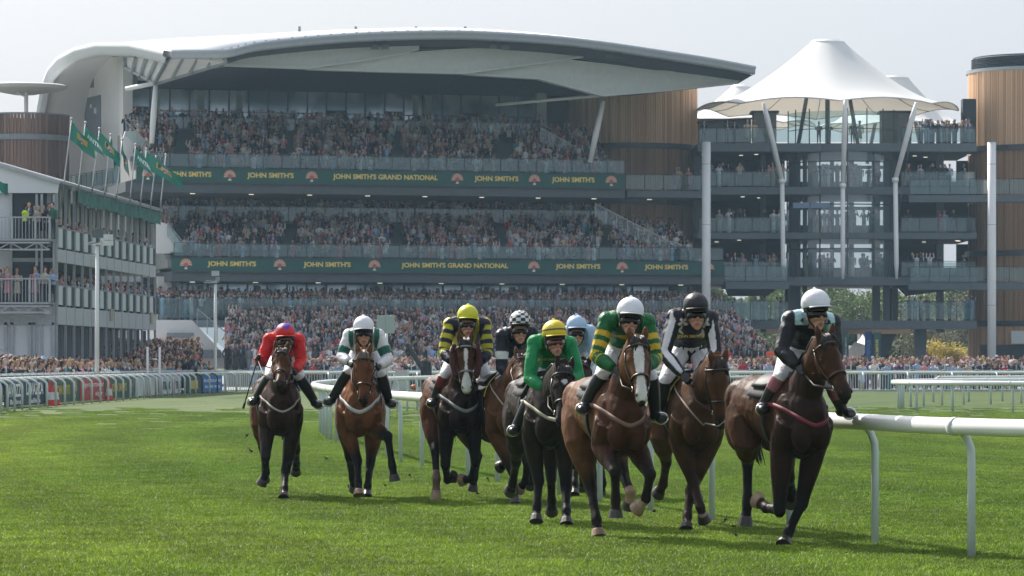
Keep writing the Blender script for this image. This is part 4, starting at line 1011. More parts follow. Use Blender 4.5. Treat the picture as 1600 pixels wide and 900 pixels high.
build_jockey(h9, 'jockey in black silks with pale blue shoulders and a white cap, leading at the right', dict(hip=(1252, 548), sR=(1235, 500), sL=(1300, 504), eR=(1221, 548), eL=(1306, 558), hR=(1248, 575), hL=(1288, 576), kR=(1218, 590), kL=(1300, 602), aR=(1193, 634), aL=(1316, 640), hc=(1274, 471), fc=(1276, 499), turn=6), j9, (.72, .72, .78), boot_top=(.30, .10, .13))
# ---------------------------------------------------------------- facade frame of the grandstand
GA = Vector((-24.5, 245, 0)); GE = Vector((39.86, 11, 0)).normalized(); GN = Vector((-GE.y, GE.x, 0)); UP = Vector((0, 0, 1))
def G(u, v, z): return GA+GE*u+GN*v+UP*z
def GP(px, py, v):                    # point of the facade-parallel plane v seen at a photo pixel
    r = ray(px, py); Y = (GA.dot(GN)+v-CAMP.dot(GN))/r.dot(GN); return CAMP+r*Y
def gu(px, v): return (GP(px, HOR, v)-GA).dot(GE)
def gz(py, px, v): return GP(px, py, v).z
def gbox(mb, u0, u1, v0, v1, z0, z1):
    return mb.hexa([G(u0, v0, z0), G(u1, v0, z0), G(u1, v1, z0), G(u0, v1, z0), G(u0, v0, z1), G(u1, v0, z1), G(u1, v1, z1), G(u0, v1, z1)])
def balustrade(parent, a, b, z0, h=1.1, n=None, m=m_glass, name='glass_balustrade', pm=m_dark):
    a = Vector((a[0], a[1], 0)); b = Vector((b[0], b[1], 0)); L = (b-a).length; n = n or max(1, round(L/1.35)); d = (b-a).normalized(); nn = Vector((-d.y, d.x, 0))
    mb = MB()
    for i in range(n):
        p0 = a+d*(L*i/n+.04); p1 = a+d*(L*(i+1)/n-.04); mb.beam(p0+UP*(z0+h*.52), p1+UP*(z0+h*.52), .02, h*.88)
    o = mb.build(name, m, parent)
    mb = MB()
    for i in range(n+1): mb.box(a+d*(L*i/n)+UP*(z0+h*.5), (.05, .05, h))
    mb.beam(a+UP*(z0+h+.03), b+UP*(z0+h+.03), .05, .04)
    org = wloc(o); q = mb.build('handrail', pm, o)
    return o
CROWD = []      # (x, y, z, facing, zone) standing or seated places filled later
def zone_line(a, b, z, n, zone, occ=1.0, back=0.0):
    a = Vector((a[0], a[1], 0)); b = Vector((b[0], b[1], 0))
    for i in range(n):
        p = a.lerp(b, (i+random.uniform(.15, .85))/n)
        uu = p.x; cl = math.sin(uu*.9+z*1.3)*math.sin(uu*.37+z*.7+2)
        if zone[:4] == 'seat' and ((uu+100) % 7.6) < .95: continue
        if random.random() > occ*(1-.22*max(0, cl)*(zone[:4] == 'seat')): continue
        CROWD.append((p.x+random.uniform(-.1, .1), p.y+random.uniform(-back, back), z, zone))
def grandstand():
    gs = thing('grandstand', 'huge glass fronted grandstand with a sweeping white roof and packed tiers', 'grandstand', G(20, 6, 0))
    # ---- roof shell
    front = [(267, 81, -7.5), (350, 80, -9), (400, 69, -9), (480, 60, -9), (560, 54, -9), (640, 51, -9), (720, 50.5, -9), (800, 54, -9), (880, 60, -9), (960, 70, -9), (1040, 82, -9), (1110, 93, -8.6), (1179, 106, -8)]
    crestp = [(160, 69), (232, 63), (300, 58.5), (400, 54), (500, 50.5), (580, 48.5), (660, 47.5), (740, 49), (820, 56), (900, 66), (980, 80), (1050, 95), (1120, 112)]
    rows = []
    fr = [GP(a, b, v) for a, b, v in front]; cr = [GP(a, b, 8) for a, b in crestp]
    def back(i, v, dz): c = cr[i]; return c+GN*(v-8)+GE*(-2.0*(v-8)/19 if i == 0 else 0)+UP*dz
    rows.append(fr); rows.append([fr[i].lerp(cr[i], .5)+UP*.25 for i in range(13)]); rows.append(cr)
    for v, dz in ((14, .15), (19, -.1), (22, -.7), (24.2, -1.9), (25.6, -3.7), (26.4, -6), (26.8, -9), (26.9, -13), (26.9, -19)): rows.append([back(i, v, dz) for i in range(13)])
    def sub(rows, k):       # refine along u
        out = []
        for r in rows:
            q = []
            for i in range(len(r)-1):
                p0, p1, p2, p3 = r[max(i-1, 0)], r[i], r[i+1], r[min(i+2, len(r)-1)]
                for j in range(k):
                    t = j/k
                    q.append(p1.lerp(p2, t) if i == 0 else .5*((2*p1)+(p2-p0)*t+(2*p0-5*p1+4*p2-p3)*t*t+(3*p1-p0-3*p2+p3)*t**3))
            q.append(r[-1]); out.append(q)
        return out
    rows = sub(rows, 4)
    mb = MB(); mb.grid(rows); o = mb.build('roof', mat('white_roof_membrane', (.78, .78, .78), .6, var=.03, vscale=.3), gs, smooth=True); sm = o.modifiers.new('th', 'SOLIDIFY'); sm.thickness = .35; sm.offset = -1
    rf = o
    # grey moulded roof edge along the front and the left end
    e = rows[0]; mb = MB()
    def edge(pts, outv, prof):
        g_ = []
        for p, ov in zip(pts, outv): g_.append([p+ov*a+UP*b for a, b in prof])
        mb.grid([list(x) for x in zip(*g_)])
    pf = [(0, .12), (.28, .10), (.34, -.06), (.16, -.14), (.18, -.34), (.02, -.48), (-.35, -.46)]
    edge(e, [-GN]*len(e), pf)
    le = [r[0] for r in rows][::1]; le_o = [-GE]*len(le)
    o = mb.build('roof_edge', mat('roof_edge_grey', (.42, .46, .50), .5, .2, var=.05), gs, smooth=True)
    # left end band, curving down over the back
    mb = MB(); g_ = []
    for i, p in enumerate(le):
        a = le[max(i-1, 0)]; b = le[min(i+1, len(le)-1)]; d = (b-a).normalized(); nrm = d.cross(GE).normalized(); nrm = nrm if nrm.z > 0 or i > 6 else -nrm
        if i > 6 and nrm.dot(GN) < 0: nrm = -nrm
        g_.append([p-GE*.02+nrm*.1, p-GE*.5+nrm*.10, p-GE*.55-nrm*.25, p-GE*.35-nrm*.5, p-GE*.4-nrm*.75, p-nrm*.85])
    mb.grid([list(x) for x in zip(*g_)]); mb.build('roof_end_band', mat('roof_band_white', (.55, .57, .60), .5, var=.03), gs, smooth=True)
    # gutter studs on the membrane above the front edge
    mb = MB()
    for i in range(4, len(e)-2): mb.box(e[i]+GN*.5+UP*.16, (.16, .1, .07))
    for px in (468, 556, 650, 727): c = GP(px, 49, 4); mb.box(c+UP*.1, (.18, .15, .5)); 
    split_build(mb, 'roof_fixing', m_grey, rf)
    # soffit under the overhang: pale panels near the edge, dark further in
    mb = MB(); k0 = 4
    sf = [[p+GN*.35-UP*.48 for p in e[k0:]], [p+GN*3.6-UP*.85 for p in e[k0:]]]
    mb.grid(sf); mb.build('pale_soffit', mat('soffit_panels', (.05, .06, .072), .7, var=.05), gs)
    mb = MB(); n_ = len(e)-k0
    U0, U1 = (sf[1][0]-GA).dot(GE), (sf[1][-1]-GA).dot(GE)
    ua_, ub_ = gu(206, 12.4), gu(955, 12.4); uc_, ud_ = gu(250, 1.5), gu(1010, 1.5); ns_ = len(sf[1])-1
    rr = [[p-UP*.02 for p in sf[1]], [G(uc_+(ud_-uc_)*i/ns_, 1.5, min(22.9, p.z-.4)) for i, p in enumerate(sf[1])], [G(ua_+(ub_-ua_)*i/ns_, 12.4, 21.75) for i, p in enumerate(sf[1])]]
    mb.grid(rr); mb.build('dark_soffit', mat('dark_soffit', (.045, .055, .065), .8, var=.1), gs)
    # cantilever girders: tapered plates
    gm_ = mat('girder_paint', (.56, .58, .56), .6, var=.05)
    def girder(poly, v, th=.5):
        mb = MB(); mb.prism([GP(x, y, v) for x, y in poly], GN*th)
        o = mb.build('cantilever_girder', gm_, gs)
        mb = MB(); bot = [p for p in poly if True]
        for a, b in zip(poly[:-1], poly[1:]):
            if abs(a[0]-b[0]) > 30: mb.beam(GP(a[0], a[1], v)+GN*th/2, GP(b[0], b[1], v)+GN*th/2, th*1.5, .16, up=UP)
        for k in range(1, 5):
            x = poly[0][0]+(poly[-1][0]-poly[0][0])*k/5
        mb.build('flange', gm_, o)
    girder([(352, 101), (480, 106), (560, 95), (640, 82), (655, 78), (655, 67), (560, 70), (430, 80), (354, 91)], -6.6)
    girder([(480, 107), (600, 111), (726, 114), (860, 96), (911, 88), (925, 84), (928, 74), (840, 74), (720, 78), (655, 82), (560, 97)], -6.0)
    girder([(726, 115), (841, 122), (941, 149), (1040, 141), (1151, 129), (1172, 119), (1172, 114), (1111, 108), (1024, 112), (945, 101), (878, 94), (860, 98)], -5.4)
    # tie struts
    mb = MB(); mb.tube([GP(775, 164, 2), GP(940, 149, -3)], .11, seg=8); mb.tube([GP(918, 122, -4), GP(938, 148, -4)], .07, seg=6); mb.tube([GP(197, 139, 1), GP(243, 130, -.6)], .16, seg=10)
    split_build(mb, 'tie_strut', m_white, gs, smooth=True)
    # floodlights
    for px, py in ((586, 73), (601, 73), (771, 72), (790, 73), (953, 86), (966, 86)):
        c = GP(px, py, -7.6); f = MB(); f.box(c, (.55, .4, .34)); f.box(c+Vector((0, -.21, -.02)), (.45, .02, .24)); f.tube([c+UP*.15, c+UP*.55], .04, seg=6); f.box(c-Vector((0, .1, -.1)), (.2, .7, .05)); f.build('floodlight', mat('floodlight_case', (.10, .11, .12), .5), gs)
    # white ribbed end panel under the left corner
    mb = MB(); pts = [(196, 90, 6), (196, 106, 6), (243, 131, -.6), (354, 98, -8.4), (354, 88, -8.4), (267, 88, -6.5)]
    P6 = [GP(*p) for p in pts]
    mb.add([P6[0], P6[1], P6[2], P6[5]], [(0, 1, 2, 3)]); mb.add([P6[5], P6[2], P6[3], P6[4]], [(0, 1, 2, 3)])
    o = mb.build('ribbed_end_panel', m_white, gs); o.modifiers.new('t', 'SOLIDIFY').thickness = .12
    mb = MB()
    for a, b, n in (((P6[0], P6[5]), (P6[1], P6[2]), 4), ((P6[5], P6[4]), (P6[2], P6[3]), 4)):
        for i in range(n+1):
            t = i/n; p = a[0].lerp(a[1], t); q = b[0].lerp(b[1], t)
            if (p-q).length > .3: mb.beam(p-GN*.15-GE*.1, q-GN*.15-GE*.1, .26, .16, up=GE)
    mb.beam(P6[1]-GN*.1, P6[2]-GN*.1, .2, .2); mb.beam(P6[2]-GN*.1, P6[3]-GN*.1, .2, .22)
    mb.build('panel_rib', mat('rib_grey', (.3, .32, .34), .6), o)
    # columns
    mb = MB(); mb.tube([GP(237, 224, -.6), GP(240, 180, -.6), GP(243.5, 131, -.6)], [.17, .22, .16], seg=16); mb.build('raking_column', m_white, gs, smooth=True)
    mb = MB(); mb.tube([GP(922, 254, -.6), GP(931, 210, -.9), GP(943, 158, -1.6)], [.17, .22, .15], seg=16); mb.build('raking_column', m_white, gs, smooth=True)
    mb = MB(); a = GP(845, 200, 10.5); mb.box((a.x, a.y, 20.0), (.75, .6, 5.4), math.atan2(GE.y, GE.x)); mb.build('wall_pier', mat('pier_grey', (.42, .44, .43), .7), gs)
    # ---- left end wall with bullnose reveal
    ew = MB(); wv = .0
    EA = GP(205, HOR, 12.5); EB = P(122, HOR, 271.0); EA.z = EB.z = 0
    ed = (EB-EA); zs = 25.0
    prof = [(0, 24.4), (.35, 24.7), (.62, 24.7), (.78, 24.2), (.88, 23.0), (.95, 21.0), (1.0, 18.4)]
    poly = [EA+UP*0, EA+ed+UP*0]+[EA+ed*t+UP*z for t, z in reversed(prof)]
    nrm = Vector((ed.y, -ed.x, 0)).normalized(); nrm = nrm if nrm.x < 0 else -nrm
    ew.prism(poly, -nrm*.5); ew.build('end_wall', m_wall, gs)
    def onwall(px, py, off=.04):
        r = ray(px, py); Y = ((EA+nrm*off-CAMP).dot(nrm))/r.dot(nrm); return CAMP+r*Y
    mb = MB(); mb.prism([onwall(x, y, .05) for x, y in ((138, 137), (146, 137), (146, 110), (138, 113))], -nrm*.03); w_ = mb.build('window', m_win, gs)
    mb = MB(); mb.prism([onwall(x, y, .05) for x, y in ((132, 230), (157, 230), (157, 148), (132, 154))], -nrm*.03); mb.build('grey_door_panel', mat('grey_panel', (.17, .19, .22), .6), gs)
    mb = MB(); c = onwall(142, 166, .1); mb.box(c, (.16, .1, .3)); c = onwall(149, 173, .1); mb.box(c, (.22, .1, .45)); mb.build('wall_lamp', mat('lamp_white', (.75, .75, .75), .5), gs)
    # slatted soffit between roof band and wall
    mb = MB(); ins = []
    for i, r in enumerate(rows[2:]):
        p = r[0]; ins.append((p-UP*.3, p))
    inner = [EA+ed*t+UP*(z-.1) for t, z in [(0, 24.2), (.35, 24.5), (.6, 24.4), (.74, 24.0), (.84, 22.9), (.90, 21.4), (.95, 19.5), (.98, 17), (1.0, 14.5), (1.0, 8)]]
    inner = inner[:len(ins)]
    mb.grid([[a for a, _ in ins], inner]); mb.build('reveal', mat('reveal_grey', (.16, .18, .21), .7, var=.05), gs)
    # front white pier of the end wall (px 183-205)
    mb = MB(); a = GP(197, HOR, 12.0); mb.box((a.x, a.y, 15.0), (.7, 1.6, 19.0), math.atan2(GE.y, GE.x)); mb.build('white_pier', m_wall, gs)
    # plinth building below the end wall: slabs and panels
    mb = MB()
    q0 = EA+nrm*.0; 
    for z0, z1, out in ((13.6, 14.5, 2.6), (7.4, 8.3, 2.6)):
        mb.hexa([EA+UP*z0-nrm*.4, EA+ed+UP*z0-nrm*.4, EA+ed+nrm*out+UP*z0, EA-GN*10+nrm*.8+UP*z0, EA+UP*z1-nrm*.4, EA+ed+UP*z1-nrm*.4, EA+ed+nrm*out+UP*z1, EA-GN*10+nrm*.8+UP*z1])
    mb.build('side_landing', mat('landing_grey', (.2, .22, .24), .7), gs)
    balustrade(gs, EA-GN*9+nrm*.8, EA+ed+nrm*2.5, 14.55, 1.1)
    # ---- slabs
    m_slabd = mat('slab_dark', (.075, .085, .095), .7, var=.08)
    uL, uR1, uR2, uR0 = gu(245, 0), gu(976, 0), gu(1130, 0), gu(1130, -1)
    mb = MB(); gbox(mb, gu(196, 0), uR1, -.05, 12.5, 13.55, 14.24); mb.build('floor_slab', m_slabd, gs)
    mb = MB(); gbox(mb, gu(268, 0), uR2, -.05, 11, 7.35, 8.04); mb.build('floor_slab', m_slabd, gs)
    mb = MB(); gbox(mb, gu(246, -1.2), gu(1131, -1.2), -1.2, 7.2, 4.2, 4.62); mb.build('floor_slab', m_grey, gs)
    mb = MB()
    for z, v in ((13.52, 1.2), (7.32, 1.2)):
        for k in range(9): c = G(2.5+k*(4.2 if z > 10 else 4.5), v, z); mb.box(c, (.34, .3, .03))
    split_build(mb, 'ceiling_lamp', mat('ceiling_lamp', (1.0, .9, .7), .5, emit=.7), gs)
    # ---- banners
    def banner(px0, px1, z0, z1, items):
        u0, u1 = gu(px0, -.1), gu(px1, -.1)
        mb = MB(); gbox(mb, u0, u1, -.22, -.10, z0, z1); b = mb.build('banner', m_green, gs)
        fn = lambda u, z: G(u, -.235, z)
        mb = MB(); mb.setcol(GOLD); cm = MB(); zc = (z0+z1)/2; h = (z1-z0)
        for it in items:
            if it[0] == 'T': put_text(mb, it[1], fn, gu(it[2], -.2), gu(it[3], -.2), zc-h*.24, zc+h*.27, .035)
            else: crest(cm, lambda a, b_: fn(gu(it[1], -.2)+a*.38, zc-.06+b_*.40), 0, 0, 1.0)
        mb.build('lettering', m_gold, b); cm.build('emblem', m_col, b)
        mb = MB(); gbox(mb, u0-.02, u1+.02, -.26, -.04, z1+.003, z1+.06); gbox(mb, u0-.02, u1+.02, -.26, -.04, z0-.09, z0-.003); mb.build('banner_frame', m_dark, b)
    J, JG = "JOHN SMITH'S", "JOHN SMITH'S GRAND NATIONAL"
    banner(213, 976, 14.27, 15.22, [('T', J, 264, 330), ('C', 231), ('C', 359), ('T', J, 386, 459), ('C', 487), ('T', JG, 520, 684), ('C', 714.5), ('T', J, 741, 810), ('C', 835), ('T', J, 862, 929), ('C', 955)])
    banner(268, 1130, 8.08, 8.98, [('C', 290.5), ('T', J, 324, 400), ('C', 437), ('T', J, 474, 548), ('C', 585), ('T', JG, 627, 794), ('C', 834), ('T', J, 868, 938), ('C', 972), ('T', J, 1007, 1075), ('C', 1107)])
    # ---- seating tiers
    seat_m = mat('dark_green_seats', (.015, .045, .04), .6)
    def tier(pl, pr, v0, v1, z0, z1, n, zone, per, occ, widen=0.0):
        mb = MB(); sm_ = MB()
        for i in range(n):
            va, vb = v0+(v1-v0)*i/n, v0+(v1-v0)*(i+1)/n; z = z0+(z1-z0)*i/(n-1)
            ua, ub = gu(pl, v0)+widen*i/n, gu(pr, v0)
            gbox(mb, ua, ub, va, vb+.001, z0-.6, z)
            gbox(sm_, ua+.3, ub-.3, vb-.22, vb-.16, z+.002, z+.5)
            zone_line(G(ua+.3, (va+vb)/2+.1, 0), G(ub-.4, (va+vb)/2+.1, 0), z-(.38 if zone[:4] == 'seat' else 0), per, zone, occ, .08)
        o = mb.build('seating_terrace', m_conc, gs); sm_.build('seat_row', seat_m, o)
    tier(212, 972, .9, 7.6, 15.1, 18.0, 9, 'seat_top', 76, .86, 0)
    tier(262, 1095, .9, 6.8, 8.9, 11.2, 8, 'seat_mid', 84, .95)
    # decks behind the tiers
    mb = MB(); gbox(mb, gu(200, 7.7), gu(905, 7.7), 7.7, 12.5, 14.26, 18.2); mb.build('upper_deck', m_conc, gs)
    mb = MB(); gbox(mb, gu(250, 6.9), gu(960, 6.9), 6.9, 11, 8.06, 11.75); mb.build('upper_deck', m_conc, gs)
    balustrade(gs, G(gu(198, 7.6), 7.62, 0), G(gu(858, 7.6), 7.62, 0), 18.25, 1.1)
    balustrade(gs, G(gu(250, 6.8), 6.82, 0), G(gu(950, 6.8), 6.82, 0), 11.8, 1.15)
    for r_ in range(2):
        zone_line(G(gu(202, 8), 8.1+r_*.7, 0), G(gu(855, 8), 8.1+r_*.7, 0), 18.2, 80, 'deck_top', .75-.3*r_)
        zone_line(G(gu(255, 8), 7.4+r_*.7, 0), G(gu(945, 8), 7.4+r_*.7, 0), 11.75, 95, 'deck_mid', .85)
        zone_line(G(gu(262, 0), .55+0*r_, 0), G(gu(1090, 0), .55, 0), 8.6, 30, 'deck_mid', .12)
    # front balustrades of the tiers
    balustrade(gs, G(gu(236, 0), .0, 0), G(gu(976, 0), 0, 0), 15.28, .98)
    balustrade(gs, G(gu(272, 0), .0, 0), G(gu(1130, 0), 0, 0), 9.05, .95)
    balustrade(gs, G(gu(248, -1.1), -1.1, 0), G(gu(1200, -1.1), -1.1, 0), 4.65, 1.55, m=m_glass)
    for r_ in range(5): zone_line(G(gu(254, -.5), -.4+r_*.85, 0), G(gu(1135, -.5), -.4+r_*.85, 0), 4.66+r_*.14, 112, 'deck_low', .97)
    # glazing walls with mullions
    def glazing(pl, pr, v, z0, z1, nb, trans=()):
        u0, u1 = gu(pl, v), gu(pr, v); mb = MB(); gbox(mb, u0, u1, v, v+.1, z0, z1); o = mb.build('glazing', m_win, gs)
        mb = MB()
        for i in range(nb+1): u = u0+(u1-u0)*i/nb; gbox(mb, u-.05, u+.05, v-.12, v-.003, z0, z1)
        for z in trans: gbox(mb, u0, u1, v-.09, v-.004, z-.04, z+.04)
        mb.build('mullion', m_dark, o)
        mb = MB(); rg = random.Random(nb)
        for i in range(nb):
            if rg.random() < .2: u = u0+(u1-u0)*i/nb; gbox(mb, u+.1, u+(u1-u0)/nb-.1, v-.06, v-.005, z0, z0+(z1-z0)*.62)
        split_build(mb, 'dark_doorway', m_interior, o)
        mb = MB(); rg = random.Random(nb+5)
        for i in range(nb):
            if rg.random() < .35: u = u0+(u1-u0)*(i+rg.uniform(.1, .5))/nb; gbox(mb, u, u+.45, v-.03, v-.002, z0+.3, z1-.1)
        split_build(mb, 'curtain', mat('curtain', (.34, .38, .40), .8), o)
    glazing(203, 838, 12.35, 18.22, 21.7, 21, (20.1,))
    glazing(262, 958, 10.9, 11.78, 13.54, 26)
    glazing(262, 1075, 7.05, 4.65, 7.34, 27)
    # dark backing at the right end of the upper tiers
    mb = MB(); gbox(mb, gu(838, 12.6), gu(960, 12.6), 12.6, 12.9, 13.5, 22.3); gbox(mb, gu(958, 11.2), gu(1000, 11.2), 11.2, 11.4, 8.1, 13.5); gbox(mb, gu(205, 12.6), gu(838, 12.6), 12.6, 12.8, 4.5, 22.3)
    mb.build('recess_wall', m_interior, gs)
    # raked stair glass at the ends
    def rake(px0, py0, px1, py1, v, h=1.0):
        a, b = GP(px0, py0, v), GP(px1, py1, v); mb = MB()
        mb.add([a, b, b-UP*h, a-UP*h], [(0, 1, 2, 3)]); o = mb.build('stair_glass', m_glass, gs)
        mb = MB(); mb.beam(a, b, .06, .06)
        n = max(3, int((b-a).length/.9))
        for i in range(n+1): p = a.lerp(b, i/n); mb.box(p-UP*h/2, (.05, .05, h))
        mb.build('stair_rail', m_galv, o)
    rake(197, 190, 236, 228, 3); rake(845, 200, 940, 252, 4); rake(262, 348, 296, 392, 1.5); rake(930, 318, 1080, 395, 1.5); rake(308, 482, 402, 560, -3.5, 1.2); rake(1130, 500, 1215, 560, -3.5, 1.2)
    # white stair flank walls
    def flank(poly, v, th=.35, m=m_wall): mb = MB(); mb.prism([GP(x, y, v) for x, y in poly], GN*th); mb.build('flank_wall', m, gs)
    flank([(190, 222), (196, 250), (240, 250), (236, 228), (214, 205), (196, 205)], 3.3, .3)
    flank([(245, 345), (245, 396), (290, 396), (286, 384), (262, 350)], 1.6, .3)
    flank([(243, 500), (300, 500), (352, 556), (352, 576), (243, 576)], -3.0, 3.0)
    flank([(246, 432), (268, 432), (268, 500), (246, 500)], 3.0, .4)
    mb = MB(); a, b = GP(262, 524, -3.3), GP(302, 524, -3.3); mb.beam(a, b, .5, .35); a, b = GP(310, 553, -3.3), GP(345, 553, -3.3); mb.beam(a, b, .2, .55); mb.build('louvre', m_grey, gs)
    # lower standing terrace: from the balcony down towards the lawn
    mb = MB()
    for i in range(13):
        v = -1.4-i*.72; z = 3.9-i*.235; ua, ub = gu(352+0*i, v), gu(1150+5*i, v)
        gbox(mb, ua, ub, v-.72, v, 0.06, z); zone_line(G(ua, v-.36, 0), G(ub-.2, v-.36, 0), z, 92, 'terrace_low', .97, .1)
    mb.build('standing_terrace', m_conc, gs)
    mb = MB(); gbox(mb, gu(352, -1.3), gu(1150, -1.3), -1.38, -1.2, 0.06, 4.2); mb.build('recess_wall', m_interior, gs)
    # lower right dark undercroft
    return gs
grandstand()
# ---------------------------------------------------------------- timber clad round towers
def boards(cx, cy, r, z0, z1, a0, a1, tones, w=.19):
    mb = MB(); n = int(abs(a1-a0)*r/w); rg = random.Random(int(r*10))
    for i in range(n):
        t0, t1 = a0+(a1-a0)*i/n, a0+(a1-a0)*(i+.86)/n; k = rg.random(); c = [tones[0][j]+(tones[1][j]-tones[0][j])*k for j in range(3)]; mb.setcol(c); d = rg.choice((0, 0, .02))
        p = [Vector((cx+math.cos(t)*(r+q), cy+math.sin(t)*(r+q), z)) for z in (z0, z1) for t, q in ((t0, d), (t1, d), (t1, -.08), (t0, -.08))]
        mb.hexa(p)
    return mb
LARCH = ((.50, .28, .15), (.76, .50, .30))
def drum(name, label, cx, cy, r, z0, z1, bands=(), tones=LARCH, cap=False, a0=math.pi*1.02, a1=math.pi*1.98):
    t = thing(name, label, 'tower', (cx, cy, 0)); 
    mb = MB(); mb.lathe((cx, cy, 0), [(0.0, z1-.06), (r-.13, z1-.05), (r-.13, z0)], 48); mb.build('core_wall', mat('tower_core', (.06, .05, .045), .9), t, smooth=False)
    zz = [z0]+list(bands)+[z1]
    for a, b in zip(zz[:-1], zz[1:]): boards(cx, cy, r, a+.22 if a != z0 else a, b-.22 if b != z1 else b, a0, a1, tones).build('timber_cladding', m_timber, t)
    for b in bands: mb = MB(); mb.lathe((cx, cy, 0), [(r-.1, b-.2), (r+.16, b-.2), (r+.16, b+.2), (r-.1, b+.2)], 48); mb.build('steel_band', m_dark, t)
    if cap:
        mb = MB(); mb.lathe((cx, cy, 0), [(r-.1, z1), (r+.06, z1), (r+.06, z1+.25), (r-.35, z1+.25)], 64); mb.build('coping', mat('coping_metal', (.35, .38, .40), .4, .5), t)
        mb = MB()
        for k in range(7): z = z1+.27+k*.135; mb.lathe((cx, cy, 0), [(r-.5, z), (r-.32, z+.02), (r-.5, z+.10)], 64)
        mb.lathe((cx, cy, 0), [(0, z1+1.26), (r-.45, z1+1.24), (r-.55, z1+1.1), (r-.55, z1)], 64)
        mb.build('louvre_crown', mat('louvre_metal', (.12, .14, .16), .5, .4), t)
    return t
c_ = P(984, HOR, 268)
drum('timber_tower', 'round larch clad stair tower rising at the right end of the grandstand', c_.x, c_.y, 5.15, 0.06, 22.6, (17.9, 13.7, 7.6))
c_ = P(1618, HOR, 268)
tw = drum('timber_tower', 'round larch clad tower with a dark louvred crown at the right picture edge', c_.x, c_.y, 5.2, .06, 23.6, (17.8, 9.9, 4.6), cap=True)
mb = MB(); mb.box((P(1516, HOR, 263.5).x, 264.5, 19.8), (1.0, 1.2, 3.3)); mb.build('notch_opening', m_interior, tw)
mb = MB(); mb.box((P(1570, HOR, 262.3).x, 262.6, 2.2), (3.6, .12, 1.6)); mb.build('entrance', m_interior, tw)
mb = MB(); mb.prism([P(x, y, 262.4) for x, y in ((1580, 537), (1606, 537), (1606, 517), (1580, 517))], (0, .08, 0)); mb.build('notice_panel', mat('notice', (.5, .53, .52), .6), tw)
for px, y0, Y, lab in ((1103.5, 222, 252, 'tall white round post beside the timber stair tower'), (1549.5, 222, 252, 'tall white round post in front of the right timber tower')):
    a = P(px, y0, Y); o = thing('steel_post', lab, 'post', (a.x, a.y, 0)); mb = MB(); mb.tube([(a.x, a.y, .06), (a.x, a.y, a.z)], .31, seg=24); mb.build('shaft', m_white, o, smooth=True); mb = MB(); mb.tube([(a.x, a.y, a.z-.0), (a.x, a.y, a.z+.06)], .33, seg=24)
    for z in (a.z*.33, a.z*.66, a.z-1.6): mb.tube([(a.x, a.y, z), (a.x, a.y, z+.03)], .316, seg=24)
    mb.build('collar', m_grey, o)
